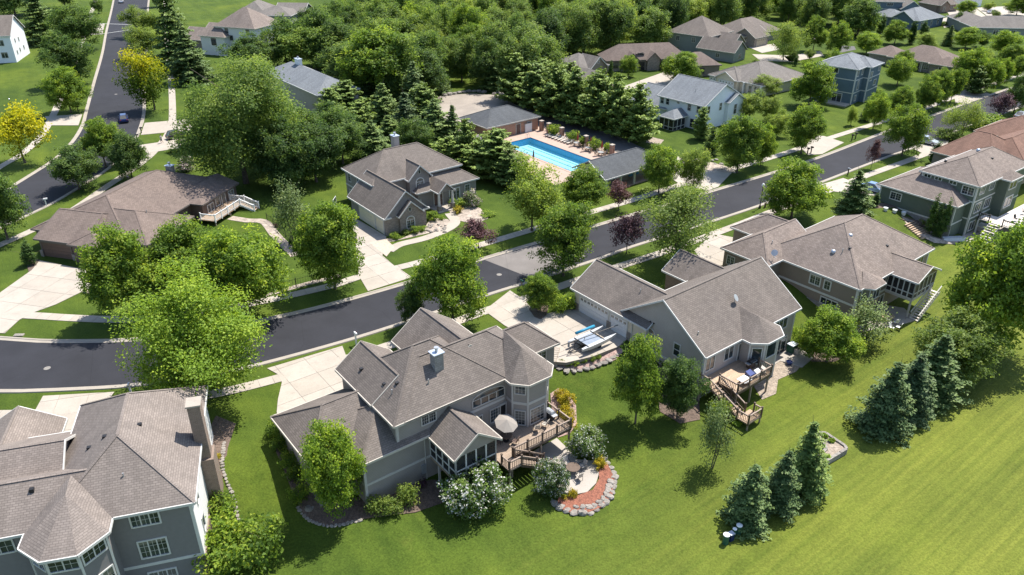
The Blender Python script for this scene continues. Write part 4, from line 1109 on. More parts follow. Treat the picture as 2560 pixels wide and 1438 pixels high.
# ---- E: long brown house at the left
Eh = House('house', 'brown single-storey house with brown garage doors and white-railed deck at the left', -61.73, 98.54, 165.28, 'sd_brown', 'sh_brown', 'trimd')
e0 = Eh.block(-7.4, 9.0, -28.0, -2.6, 2.9, 0.42, 'y', 'hh', -0.6, caps=True, hk=0.85)
e1 = Eh.block(-10.9, 5.0, -13.0, -2.2, 2.8, 0.46, 'x', 'hh', -1.0, caps=True)
e2 = Eh.block(-3.0, 6.1, -11.6, 0.0, 2.8, 0.40, 'x', 'hg', -0.4, caps=True, hk=0.3)
e3 = Eh.block(-4.9, 0.0, -5.0, 0.5, 2.82, 0.45, 'y', 'hh', -0.4, caps=True)
e4 = Eh.block(-9.6, -2.0, -27.2, -17.0, 2.9, 0.34, 'y', 'gh', -2.0)
Eh.gdoor(e2, 'N', 2.9, 0.02, 4.9, 2.2, 'gdb'); Eh.gdoor(e3, 'N', -2.6, 0.02, 2.7, 2.2, 'gdb')
for u in (0.2, 5.6): MB().box(u - 0.25, u + 0.25, -0.45, -0.2, -0.2, 0.95).build('stone_pier', M['stone'], Eh.root)
for u, w_ in ((-15.2, 1.6), ): Eh.win(e1, 'W', -11.0, 1.5, 1.3, 1.1, 2, trim='trim')
Eh.win(e4, 'W', -19.4, 1.5, 1.5, 1.2, 2, trim='trim', munt=None); Eh.win(e4, 'W', -21.4, 1.85, 1.1, 1.4, 1, trim='trim', munt=None); Eh.door(e4, 'W', -23.0, 0.86, 0.95, 1.9, 'glass', 'trim'); Eh.win(e4, 'W', -25.2, 1.6, 1.4, 1.3, 2, trim='trim', munt=None)
Eh.win(e1, 'W', -4.6, 1.5, 1.4, 1.2, 2); Eh.win(e1, 'W', -7.6, 1.5, 1.4, 1.2, 2)
Eh.chimney(0.2, -23.5, 4.0, 6.3, 1.1, 0.8, 'sd_dgrey'); Eh.vent(-6.6, -8.4, 4.75, 'pipe'); Eh.vent(3.0, -17, 6.4)

# ---- F: house with the steep front gables, middle
Fh = House('house', 'brown-grey house with steep front gables, cream garage doors and columned entry', -18.98, 106.73, 127.56, 'sd_dgrey', 'sh_taupe', 'trim')
f0 = Fh.block(7.7, 18.3, -19.3, -2.4, 5.4, 0.66, 'y', 'hh', -0.3, caps=True)
f1 = Fh.block(0.0, 12.0, -7.8, 0.0, 2.9, 0.94, 'x', 'gg', -0.3, caps=True)
f2 = Fh.block(5.5, 16.0, -21.2, -9.0, 3.2, 0.64, 'y', 'hh', -0.3, caps=True)
f3 = Fh.block(6.5, 13.0, -12.7, -8.2, 5.2, 0.98, 'x', 'gg', -0.3, caps=True)
f4 = Fh.block(3.2, 9.0, -14.8, -11.6, 3.3, 0.9, 'x', 'gg', -0.3, walls=False)
f5 = Fh.block(-0.5, 3.0, -6.6, -2.2, 2.85, 0.94, 'x', 'gg', -0.3, wall='stone', o=0.3)
q = MB(); q.hexa([(3.6, -14.5, 3.2), (3.8, -14.5, 3.2), (3.8, -11.9, 3.2), (3.6, -11.9, 3.2), (3.6, -13.25, 4.5), (3.8, -13.25, 4.5), (3.8, -13.15, 4.5), (3.6, -13.15, 4.5)]); q.build('porch_gable', M['sd_dgrey'], Fh.root)
for y in (-11.9, -14.5):
    MB().box(3.3, 3.9, y - 0.3, y + 0.3, -0.2, 1.0).build('pier', M['stone'], Fh.root)
    MB().cyl((3.6, y, 1.0), (3.6, y, 3.2), 0.24, 0.18, 10).box(3.3, 3.9, y - 0.3, y + 0.3, 3.1, 3.3).build('column', M['trim'], Fh.root)
MB().box(2.9, 6.0, -15.0, -11.4, -0.2, 0.16).build('porch_floor', M['conc'], Fh.root)
Fh.door(f2, 'W', -13.2, 0.15, 1.6, 2.2, 'gdb')
Fh.gdoor(f1, 'N', 6.3, 0.0, 4.9, 2.15, 'gdc'); Fh.gdoor(f1, 'N', 2.3, 0.0, 2.3, 2.15, 'gdc')
MB().box(0.28, 0.46, -7.4, -0.4, -0.2, 2.7).build('stone_facing', M['stone'], Fh.root)
Fh.win(f5, 'W', -4.3, 1.2, 1.25, 1.3, 2, arch=True, munt=(1, 2), cas=0.14); Fh.win(f3, 'W', -10.5, 3.9, 1.3, 1.3, 2, arch=True, cas=0.14)
for bi, u, z in ((f5, -4.3, 3.6), (f3, -10.5, 6.2)): Fh.win(bi, 'W', u, z, 0.35, 0.55, 1, munt=None, cas=0.04).name = 'gable_vent'
Fh.win(f2, 'W', -16.4, 1.3, 1.9, 1.9, 3, 1, munt=(0, 1), cas=0.16); Fh.win(f2, 'W', -19.0, 1.7, 0.9, 1.4, 1); Fh.win(f2, 'W', -9.4, 1.2, 0.9, 1.2, 2)
for u, z, w_ in ((16.4, 4.2, 0.9), (13.0, 4.2, 1.2), (16.2, 1.4, 1.1)): Fh.win(f0, 'N', u, z, w_, 1.25, 1 if w_ < 1 else 2)
for sd in 'NS': Fh.belt(f0, sd, 2.75, 0.22)
Fh.chimney(15.6, -11.3, 7, 9.9, 1.2, 0.9, 'sd_greyL')
for y0, y1 in ((-7.95, -6.7), (-1.2, 0.1)): MB().box(-0.05, 0.5, y0, y1, 2.72, 2.95).build('cornice_return', M['trim'], Fh.root)

# ---- G: dark green house, right
Gh = House('house', 'dark green two-storey house with white raised deck at the right edge', 61.15, 121.30, -52.75, 'sd_green', 'sh_tan', 'trim')
g0 = Gh.block(-0.7, 12.4, 0, 14.0, 3.0, 0.50, 'x', 'hh', -3.0, caps=True)
g1 = Gh.block(3.8, 13.4, 3.5, 21.5, 5.8, 0.56, 'y', 'hh', -3.0, caps=True)
g2 = Gh.block(0.0, 9.0, 12.0, 26.0, 3.2, 0.5, 'y', 'hh', -0.3)
Gh.block(12.4, 15.0, 10.6, 15.0, 5.6, 0.5, 'x', 'hh', -3.0)
for u, w_ in ((2.5, 1.7), (9.3, 1.0)): Gh.win(g0, 'S', u, 1.65, w_, 1.1, 2 if w_ > 1.2 else 1, cas=0.14)
for u in (5.1, 6.85, 9.2): Gh.win(g1, 'S', u, 5.2, 1.0, 0.5, 2, munt=None, cas=0.12)
Gh.win(g1, 'S', 11.7, 4.6, 1.7, 1.2, 2, cas=0.14)
for u in (5.8, 9.0):
    Gh.win(g1, 'E', u, 4.7, 1.5, 1.3, 3, munt=None, cas=0.12); Gh.win(g1, 'E', u, 1.75, 1.9, 1.5, 3, munt=None, cas=0.12)
Gh.win(g1, 'E', 5.6, -1.3, 1.7, 1.4, 2, munt=None, cas=0.12)
for z in (4.7, 1.6): Gh.win(3, 'E', 12.8, z, 2.4, 1.6, 2, munt=None, cas=0.14)
for sd in 'SE': Gh.belt(g0, sd, -0.2, 0.24); Gh.belt(g1, sd, 3.0, 0.22); Gh.belt(g1, sd, 0.2, 0.22)
Gh.corner(g0, ('SW', 'SE'), -3, 3, 0.2); Gh.corner(g1, ('SE', 'SW'), -3, 5.8, 0.2)
MB().box(0.25, 12.1, 0.30, 0.38, -3.0, -0.35).build('plinth', M['block'], Gh.root)
Gh.vent(6.2, 6.4, 7.5); Gh.vent(8.0, 13.0, 8.4, 'dome'); Gh.vent(10.3, 13.3, 7.6, 'box')

# ---- H: terracotta roof, right edge
Hh = House('house', 'house with orange-brown shingle roof at the right edge beyond the dark green house', 83.38, 145.48, -52, 'sd_taupe', 'sh_red', 'trimt')
Hh.block(1.6, 12.5, -8.4, 6.0, 3.0, 0.5, 'x', 'hh', -1.0, caps=True, hk=0.6)
Hh.block(5.0, 16.0, -3.0, 22.0, 3.0, 0.5, 'y', 'hh', -1.0, caps=True)
Hh.block(0.5, 12.0, 11.0, 24.0, 3.1, 0.5, 'x', 'hh', -0.5, caps=True)
Hh.gdoor(0, 'W', -3.5, 0.02, 4.9, 2.2, 'gdt'); Hh.win(0, 'S', 6.0, 1.5, 1.6, 1.3, 2); Hh.win(1, 'S', 12, 1.5, 1.6, 1.3, 2)

# ---- I: white-blue house beside the pool
Ih = House('house', 'white two-storey house with slate roof and screened corner porch beside the pool', 40.29, 161.53, 130.86, 'sd_white', 'sh_slate', 'trim')
i0 = Ih.block(-0.2, 12.6, -14.0, 0.0, 5.4, 0.52, 'x', 'gg', -0.3, caps=True)
i1 = Ih.block(10.0, 20.6, -12.5, 0.05, 2.8, 0.5, 'x', 'gg', -0.3, caps=True)
i2 = Ih.block(-1.0, 4.0, -13.8, -7.6, 5.0, 0.5, 'x', 'gg', -0.3)
i3 = Ih.block(4.0, 8.3, -1.0, 4.5, 2.6, 0.6, 'y', 'gh', -0.3, walls=False)
screened(Ih, 4.3, 8.0, 0.3, 4.2, -0.1, 2.5, 'WNE', 3, 0.8)
MB().box(4.2, 8.1, 0, 4.25, -0.8, -0.1).build('porch_floor', M['block'], Ih.root)
for u, z, w_, h in ((11.4, 4.5, 0.8, 1.3), (9.9, 4.5, 0.8, 1.3), (7.0, 4.9, 0.5, 0.5), (4.0, 4.4, 0.8, 1.4), (1.6, 4.4, 0.8, 1.4), (2.2, 1.2, 2.4, 1.8)): Ih.win(i0, 'N', u, z, w_, h, 1 if w_ < 1 else 2, 2, munt=None, cas=0.07)
for u, z, w_, h in ((-2.0, 4.3, 0.8, 1.5), (-6.2, 4.3, 0.8, 1.5), (-3.2, 1.0, 0.5, 0.5)): Ih.win(i0, 'W', u, z, w_, h, 1, 2, munt=None, cas=0.07)
for u, z, h in ((-10.6, 3.2, 2.0), (-10.2, 0.8, 0.7)): Ih.win(i2, 'W', u, z, 0.9, h, 1, 2, munt=None, cas=0.07)
for z in (1.9, 1.0): Ih.win(i1, 'N', 14.2, z, 0.7, 0.6, 1, munt=None, cas=0.06)
Ih.vent(5.0, -3.4, 7.2, 'pipe')
# ---- J: blue three-level house
Jh = House('house', 'tall blue-grey house with white trim on the lawn right of the white house', *at(2146.8, 174.5, 8.4)[:2], 136.4, 'sd_blue', 'sh_slate', 'trim', z=2.8)
j0 = Jh.block(0.0, 10.4, -13.0, 0.0, 5.6, 0.42, 'y', 'hh', -2.9, caps=True)
j1 = Jh.block(-1.3, 6.0, -12.3, -4.6, 5.6, 0.42, 'x', 'hh', -2.9, caps=True)
Jh.win(j0, 'N', 6.5, 4.6, 3.4, 1.1, 3, munt=None, cas=0.14); Jh.win(j0, 'N', 6.6, 1.5, 2.4, 2.2, 2, 2, munt=None, cas=0.14)
Jh.win(j0, 'N', 8.0, -1.5, 1.6, 1.1, 2, munt=None, cas=0.14); Jh.win(j0, 'N', 4.0, -1.6, 2.2, 2.0, 2, munt=None, cas=0.14)
for z in (2.9, -0.1):
    for sd in 'NW': Jh.belt(j0, sd, z, 0.2); Jh.belt(j1, sd, z, 0.2)
Jh.corner(j0, ('NW', 'NE'), -2.9, 5.6, 0.2); Jh.corner(j1, ('NW',), -2.9, 5.6, 0.2)
for bi, u, z, w_, h in ((j0, -1.2, 4.5, 0.8, 1.3), (j0, -3.8, 4.5, 0.8, 1.3), (j0, -2.6, 1.5, 0.9, 2.0), (j0, -2.4, -1.5, 0.8, 1.2), (j1, -6.4, 3.2, 1.0, 2.0), (j1, -10.6, 4.6, 0.8, 1.3), (j1, -9.4, 1.3, 1.4, 1.2)):
    Jh.win(bi, 'W', u, z, w_, h, 2, munt=None, cas=0.14)
MB().box(0.5, 8.0, -0.4, 2.6, -2.9, -2.5).build('terrace', M['conc'], Jh.root)
# ---- K: cream garage house
Kh = House('house', 'cream house with white garage doors and grey-brown hip roof behind the white house', 56.49, 195.42, 126.86, 'sd_cream', 'sh_grey', 'trim')
k0 = Kh.block(-7.0, 10.0, -20.0, -0.8, 2.8, 0.42, 'y', 'hh', -0.3, caps=True)
k1 = Kh.block(-0.2, 9.6, -8.0, 0.05, 2.8, 0.5, 'y', 'hh', -0.3, caps=True)
k2 = Kh.block(0.6, 6.9, -6.0, 0.6, 2.9, 0.55, 'y', 'gg', -0.3)
Kh.gdoor(k2, 'N', 3.4, 0.02, 4.6, 2.2, 'gdw', 5); Kh.gdoor(k1, 'N', 8.2, 0.02, 1.9, 2.2, 'gdw', 2)
Kh.door(k0, 'N', -3.0, 0, 1.0); Kh.win(k0, 'N', -5.0, 1.5, 1.4, 1.3, 2); Kh.win(k0, 'W', -6.0, 1.5, 1.4, 1.3, 2)
for x in (-1.4, -6.6): MB().box(x - 0.2, x + 0.2, -0.8, -0.4, 0, 2.7).build('column', M['trim'], Kh.root)
# ---- L: long brown house with stone gables
Lh = House('house', 'long brown-roofed house with small stone gables and a dormer behind the row of pines', 26.34, 218.90, 100.2, 'stone', 'sh_brown', 'trimd')
l0 = Lh.block(-0.3, 9.2, -24.0, 0.3, 3.0, 0.75, 'y', 'hh', -0.3)
for yc in (-7.0, -13.2): Lh.block(-1.2, 5.0, yc - 2.2, yc + 2.2, 2.9, 0.95, 'x', 'gg', -0.3)
l3 = Lh.block(-10.6, -1.6, -29.0, -18.0, 3.0, 0.62, 'y', 'hh', -0.3, wall='sd_taupe')
Lh.block(0.9, 5.0, -10.9, -8.6, 4.4, 0.25, 'x', 'gg', 2.5, o=0.15)
Lh.win(l0, 'W', -2.4, 1.6, 1.6, 1.4, 2, trim='trimd'); Lh.door(l0, 'W', -10.0, 0, 1.7, 2.3, 'black', 'trimd'); Lh.win(l0, 'W', -16.6, 1.6, 1.6, 1.4, 2, trim='trimd'); Lh.win(4, 'W', -9.8, 4.3, 1.5, 0.6, 3, munt=None)
Lh.win(l3, 'W', -23.6, 1.5, 1.3, 1.3, 2); Lh.win(l3, 'S', -6.0, 1.5, 1.3, 1.3, 2)
# ---- M: grey gables behind the pines
Mh = House('house', 'grey-roofed house with white-edged gables half hidden behind the row of pines', 19.48, 195.79, -50, 'sd_taupe', 'sh_grey', 'trim')
Mh.block(-17.0, 1.2, -1.0, 6.0, 2.8, 0.62, 'x', 'hg', -0.3)
Mh.block(-21.5, -9.4, 5.0, 17.0, 3.0, 0.5, 'x', 'hh', -0.3)
m2 = Mh.block(-15.0, -8.6, 9.0, 15.4, 3.1, 0.85, 'x', 'gg', -0.3)
Mh.win(m2, 'E', 12.2, 4.6, 0.7, 0.8, 1, munt=None); Mh.win(0, 'E', 2.4, 1.4, 1.6, 1.3, 2); Mh.win(m2, 'E', 12.2, 1.4, 1.8, 1.3, 2)
# ---- N and O: pair at the top right of the wood
Nh = House('house', 'grey-sided two-storey house with steep taupe hip roof and gabled garage below the wood', 59.24, 240.90, 137.77, 'sd_sage', 'sh_taupe', 'trimt')
n0 = Nh.block(0, 15.0, -15.0, 0.0, 5.4, 0.62, 'y', 'hh', -0.3)
n1 = Nh.block(-11.2, 1.5, -3.2, 4.7, 2.9, 0.72, 'x', 'gg', -0.3)
n2 = Nh.block(-6.0, 4.0, -12.0, -4.0, 3.2, 0.7, 'x', 'gg', -0.3)
for u in (2.2, 5.5, 11): Nh.win(n0, 'N', u, 3.9, 1.2, 1.3, 2)
Nh.win(n1, 'N', -5.6, 1.5, 1.2, 1.1, 2); Nh.win(n1, 'W', 0.6, 1.3, 1.3, 1.3, 2); Nh.win(n2, 'W', -8.0, 1.4, 1.8, 1.4, 3)
Oh = House('house', 'brown-roofed house with tan garage door, right of the grey-sided house', 77.09, 253.30, 40.9, 'stone', 'sh_taupe', 'trimt')
o0 = Oh.block(-1.0, 20.0, 3.5, 18.0, 3.0, 0.55, 'x', 'hh', -0.3); o1 = Oh.block(-0.4, 8.0, 0.0, 8.5, 2.9, 0.62, 'x', 'gg', -0.3)
Oh.gdoor(o1, 'S', 3.8, 0.02, 5.0, 2.2, 'gdt', 5); Oh.win(o1, 'W', 4.2, 1.5, 1.4, 1.2, 2)
# ---- P, Q, R, S, T, U: houses in the top right corner
Ph = House('house', 'low brown hip-roofed house with covered porch behind the street maples at the right', 111.49, 221.11, -47, 'stone', 'sh_brown', 'trimt')
p0 = Ph.block(-7.0, 9.4, 0, 13.0, 2.8, 0.5, 'x', 'hh', -0.3); p1 = Ph.block(-13.0, -4.0, 1.0, 9.5, 2.8, 0.5, 'x', 'hh', -0.3); p2 = Ph.block(5.0, 12.5, -1.2, 8.0, 2.8, 0.5, 'y', 'hh', -0.3)
Ph.door(p0, 'S', 1.5, 0, 1.8, 2.2, 'black'); Ph.win(p0, 'S', 3.8, 1.5, 1.8, 1.4, 3); Ph.win(p2, 'S', 8.7, 1.5, 1.6, 1.3, 2)
for x in (-0.4, 3.0): MB().box(x - 0.14, x + 0.14, 0.1, 0.38, 0, 2.7).build('column', M['trimt'], Ph.root)
Qh = House('house', 'long slate-blue house with slate roof and one broad side gable at the top right', 141.93, 286.28, 35, 'sd_navy', 'sh_slate', 'trim')
q0 = Qh.block(0, 17.0, -2.0, 11.0, 3.2, 0.5, 'x', 'hh', -2.6); q1 = Qh.block(-0.6, 8.0, -0.3, 8.3, 3.2, 0.62, 'x', 'gg', -2.6); q2 = Qh.block(-0.2, 9.0, 6.0, 17.0, 3.2, 0.45, 'y', 'hh', -2.6)
for u in (2.6, 4.6, 9.0, 13.2): Qh.win(q0, 'S', u, 1.7, 1.1, 1.5, 2, munt=None)
Qh.win(q2, 'W', 13.5, 1.6, 1.6, 1.2, 2, munt=None); Qh.win(q1, 'W', 4.0, 0.2, 1.2, 1.6, 1, munt=None); Qh.belt(q0, 'S', -0.1, 0.2)
Rh = House('house', 'grey house with wide hip roof at the right end of the top row', 155.33, 271.50, -6, 'sd_sage', 'sh_grey', 'trim')
r0 = Rh.block(0.0, 26.0, 0, 12.0, 3.2, 0.5, 'x', 'hh', -2.6); r1 = Rh.block(0.3, 9.5, 4.0, 25.0, 3.2, 0.5, 'y', 'hh', -1.0)
for u in (2.0, 7.5, 10.5, 13.0): Rh.win(r0, 'S', u, 1.6, 1.5, 1.6, 2, munt=None)
Rh.belt(r0, 'S', -0.2, 0.2)
Sh = House('house', 'navy house with taupe roof at the top edge behind the slate-blue house', 139.06, 316.50, -6, 'sd_navy', 'sh_grey', 'trim')
Sh.block(0, 12.0, 0, 11.0, 5.4, 0.5, 'x', 'hh', -0.3); Sh.block(10.5, 19.0, -2.0, 12.0, 3.0, 0.7, 'y', 'gg', -0.3)
Sh.win(0, 'S', 7.0, 4.4, 2.2, 1.0, 3, munt=None); Sh.win(0, 'S', 1.6, 1.4, 1.2, 1.2, 2); Sh.belt(0, 'S', 2.7, 0.2)
Th = House('house', 'small tan stone house with tall window at the top edge right of the navy house', 169.8, 325.0, 20, 'brickb', 'sh_taupe', 'trimt')
Th.block(-1.0, 10.5, 0, 10.0, 2.9, 0.6, 'x', 'hh', -0.3); Th.block(-0.6, 4.6, -1.4, 5.0, 2.9, 0.7, 'y', 'gh', -0.3)
Th.win(1, 'S', 1.9, 1.4, 1.1, 1.6, 1); Th.win(0, 'S', 7.2, 1.5, 1.4, 1.2, 2)
Uh = House('house', 'white garage house with pale roof in the top right corner beyond the white car', 184.0, 336.0, 25, 'sd_white', 'sh_grey', 'trim')
Uh.block(-4.0, 14.0, 0, 11.0, 3.4, 0.5, 'x', 'hh', -0.3); Uh.gdoor(0, 'E', 5.0, 0.02, 5.0, 2.2, 'gdw', 4); Uh.win(0, 'S', 3.0, 1.5, 1.4, 1.3, 2); Uh.win(0, 'S', 9.0, 1.5, 1.4, 1.3, 2)
# ---- V, W, W2, X: houses at the left and in the trees
Vh = House('house', 'tall white-sided house with taupe roof at the left edge beside the side street', -144.6, 230.9, -75, 'sd_white', 'sh_taupe', 'trim')
v0 = Vh.block(-15.0, 0.0, -14.0, 0.4, 7.6, 0.62, 'y', 'gg', -0.3)
for u, z in ((-4.0, 5.6), (-3.2, 2.4), (-6.2, 2.6), (-10.2, 2.6), (-7.5, 5.4)): Vh.win(v0, 'N', u, z, 0.7, 1.1, 1, munt=None, cas=0.06)
for u, z in ((-2.8, 5.6), (-2.6, 2.2), (-7, 5.6), (-7, 2.2)): Vh.win(v0, 'E', u, z, 1.6, 1.5, 2, munt=None)
Wh = House('house', 'cream and tan house with steep brown hip roof among trees at the top left', -91.6, 241.7, -20, 'stuccoL', 'sh_tan', 'trimt')
w0 = Wh.block(0.6, 15.5, 2.4, 16.0, 8.2, 0.72, 'x', 'hh', -0.3); w1 = Wh.block(-3.5, 6.0, 0.0, 14.0, 5.6, 0.72, 'y', 'hh', -0.3); w2 = Wh.block(-14.0, 0.5, 4.0, 14.0, 3.3, 0.6, 'x', 'gg', -0.3, wall='stone'); w3 = Wh.block(-12, 4, 12, 20, 4.2, 0.6, 'x', 'gg', -0.3, wall='stone')
for u, z in ((5.0, 7.0), (12.6, 7.0), (6.4, 5.0)): Wh.win(w0, 'S', u, z, 1.0, 1.3, 1, trim='trimd', munt=None)
Wh.win(w1, 'S', 1.6, 4.0, 1.6, 1.9, 2, trim='trimd', munt=None); Wh.win(w1, 'W', 3.0, 4.0, 1.2, 1.6, 1, trim='trimd')
W2h = House('house', 'pale house with grey roof and glazed gable beyond the cream house', -88.3, 278.6, -5, 'sd_sage', 'sh_grey', 'trim')
x0 = W2h.block(-1.0, 12.8, 0, 12.0, 6.0, 0.4, 'x', 'hh', -0.3); W2h.block(4.0, 15.0, 8.0, 18.0, 6.0, 0.5, 'x', 'gg', -0.3); W2h.block(-8, 2, 4, 18, 6.4, 0.6, 'y', 'hh', -0.3)
for u in (10, 12, 14, 16): W2h.win(1, 'E', u, 4.8, 1.4, 1.3, 1, munt=None)
Xh = House('house', 'blue-grey house with long slate roof deep in the trees', *at(792.2, 238.9, 5.6)[:2], 128, 'sd_greyL', 'sh_slate', 'trim', z=2.6)
y0_ = Xh.block(0, 30.0, -10.6, 0, 3.0, 0.5, 'x', 'hh', -2.8); y1_ = Xh.block(0.6, 12.0, -8.6, -2.2, 3.2, 0.42, 'x', 'hh', -2.8)
y2_ = Xh.block(-2.2, 6.0, -6.4, -1.6, 2.95, 0.42, 'x', 'hh', -2.8, walls=False)
screened(Xh, -1.8, 0.6, -6.0, -2.0, 0.1, 2.9, 'WSN', 2, 1.4)
MB().box(-1.9, 0.6, -6.1, -1.9, -0.2, 0.1).build('porch_floor', M['trim'], Xh.root)
Xh.chimney(21.0, -5.6, 4.0, 6.8, 2.0, 1.0, 'sd_white'); Xh.win(y0_, 'W', -8.0, -1.4, 1.2, 1.2, 2)
MB().box(-4.5, 0, -7.6, -6.4, -0.2, 0.0).build('side_deck', M['deckg'], Xh.root)
# ---- pool buildings
Cl = House('pool_house', 'red brick pool house with slate hip roof beside the car park', -5.19, 154.17, 38.23, 'brick', 'sh_dark', 'trimt', cat='pool house')
Cl.block(0, 14.4, 0, 10.0, 2.9, 0.45, 'x', 'hh', -0.3, caps=True)
Cl.door(0, 'S', 8.6, 0.05, 1.1, 2.1, 'gdb', 'trimt'); Cl.door(0, 'S', 11.6, 0.05, 1.0, 2.1, 'gdb', 'trimt'); Cl.win(0, 'S', 2.0, 1.8, 1.0, 0.6, 1, munt=None)
Pv = House('pool_pavilion', 'open slate-roofed pavilion with white posts at the street end of the pool', 16.11, 124.87, 38.25, 'brick', 'sh_dark', 'trim', cat='pavilion')
Pv.block(-0.4, 15.6, 0, 8.4, 2.6, 0.55, 'x', 'gh', -0.3, walls=False, caps=True)
q = MB(); q.hexa([(0.5, 0.4, 2.5), (0.7, 0.4, 2.5), (0.7, 8.0, 2.5), (0.5, 8.0, 2.5), (0.5, 4.1, 4.5), (0.7, 4.1, 4.5), (0.7, 4.3, 4.5), (0.5, 4.3, 4.5)]); q.build('gable_wall', M['sd_cream'], Pv.root)
for x in (0.6, 4.0, 7.4, 11.0, 14.6):
    for y in (0.6, 7.8): MB().box(x - 0.15, x + 0.15, y - 0.15, y + 0.15, -0.2, 2.6).build('post', M['trim'], Pv.root)
MB().box(0.5, 14.7, 0.45, 0.75, 2.35, 2.6).build('beam', M['trim'], Pv.root)
MB().box(0.6, 14.6, 2.6, 2.8, 0.0, 2.5).build('back_wall', M['sd_dgrey'], Pv.root)
MB().box(8.0, 10.6, 2.5, 2.58, 0.6, 1.9).build('pool_poster', M['tile'], Pv.root)

# ================================================================== vegetation
def leafmesh(name, C, Nn, S, mats, var, asp=0.62, mi=None, seed=0):
    rg = np.random.default_rng(seed + 91)
    n = len(C)
    Nn = Nn / np.maximum(1e-6, np.linalg.norm(Nn, axis=1))[:, None]
    t = rg.normal(size=(n, 3))
    t -= Nn * (t * Nn).sum(1)[:, None]
    t /= np.maximum(1e-6, np.linalg.norm(t, axis=1))[:, None]
    b = np.cross(Nn, t)
    S = S[:, None]
    bend = Nn * S * 0.12
    V = np.stack([C - t * S * 0.5 - bend, C + b * S * asp * 0.5 + bend, C + t * S * 0.5 - bend, C - b * S * asp * 0.5 + bend], 1).reshape(-1, 3)
    me = bpy.data.meshes.new(name)
    me.vertices.add(4 * n)
    me.vertices.foreach_set('co', V.astype(np.float32).ravel())
    me.loops.add(4 * n)
    me.loops.foreach_set('vertex_index', np.arange(4 * n, dtype=np.int32))
    me.polygons.add(n)
    me.polygons.foreach_set('loop_start', np.arange(0, 4 * n, 4, dtype=np.int32))
    a = me.attributes.new('var', 'FLOAT', 'FACE')
    a.data.foreach_set('value', np.clip(var, 0, 1).astype(np.float32))
    for m in mats: me.materials.append(m)
    if mi is not None: me.polygons.foreach_set('material_index', mi.astype(np.int32))
    me.update()
    me.validate()
    return me
def lumps(rg, D, k=9, amp=0.2):
    out = np.ones(len(D))
    for _ in range(k):
        d = rg.normal(size=3); d /= np.linalg.norm(d)
        out += amp * rg.uniform(0.4, 1) * np.maximum(0, (D @ d - 0.55) / 0.45) * rg.choice([1, 1, -0.7])
    return out
def crown_round(name, seed, w0, h0, z0, ncl, k, leaf, mat, cr=0.5, shell=0.55, up=0.5, top=1.0, openness=0.0, taper=0.0, gaps=0, blossom=None, vb=0.0, zv=0.0, lobes=24, lobe_r=0.36):
    rg = np.random.default_rng(seed)
    a, zc = (h0 - z0) / 2, (h0 + z0) / 2
    # the crown is a cluster of boughs, each a small uneven dome
    L = rg.normal(size=(lobes, 3)); L /= np.linalg.norm(L, axis=1)[:, None]
    L *= (0.25 + 0.55 * rg.random(lobes) ** 0.5)[:, None]
    L[0] = (0, 0, 0.15)
    lr = lobe_r * rg.uniform(0.7, 1.25, lobes); lr[0] = max(lobe_r * 1.3, 0.5)
    pick = rg.choice(lobes, ncl, p=lr ** 2 / (lr ** 2).sum())
    D = rg.normal(size=(ncl, 3)); D /= np.linalg.norm(D, axis=1)[:, None]
    rad = shell + (1 - shell) * rg.random(ncl) ** 0.6
    C = L[pick] + D * (rad * lr[pick])[:, None]
    for _ in range(gaps):
        d = rg.normal(size=3); d /= np.linalg.norm(d)
        u = C / np.maximum(1e-6, np.linalg.norm(C, axis=1))[:, None]
        kp = ~((u @ d > 0.955) & (np.linalg.norm(C, axis=1) > 0.55))
        C, D, rad, pick = C[kp], D[kp], rad[kp], pick[kp]
    ncl = len(C)
    D = D * 0.7 + C * 0.5
    zz = C[:, 2].copy()
    wid = 1 - taper * np.clip((zz + 1) / 2, 0, 1)
    C = np.stack([C[:, 0] * w0 / 2 * wid, C[:, 1] * w0 / 2 * wid, zc + zz * a], 1)
    n = ncl * k
    cen = np.repeat(C, k, axis=0)
    P = cen + np.clip(rg.normal(size=(n, 3)), -1.7, 1.7) * np.array([cr, cr, cr * 0.75])
    P[:, :2] *= (w0 / 2) / np.percentile(np.hypot(P[:, 0], P[:, 1]), 98)
    P[:, 2] = z0 + (P[:, 2] - np.percentile(P[:, 2], 1)) * (h0 - z0) / (np.percentile(P[:, 2], 99.5) - np.percentile(P[:, 2], 1))
    out = np.repeat(D, k, axis=0)
    N = out * 0.55 + rg.normal(size=(n, 3)) * 0.55 + np.array([0, 0, up])
    S = leaf * rg.uniform(0.65, 1.3, n)
    cv = np.repeat(rg.random(ncl), k)
    var = 0.72 * cv + 0.32 * rg.random(n) - 0.02 + vb + zv * (P[:, 2] / h0 - 0.72)
    mats = [mat]; mi = None
    if blossom is not None:
        mats.append(blossom[0])
        outer = np.repeat(rad, k) > 0.8
        mi = ((rg.random(n) < blossom[1]) & outer & (P[:, 2] > h0 * 0.12)).astype(int)
    return leafmesh(name, P, N, S, mats, var, mi=mi, seed=seed)
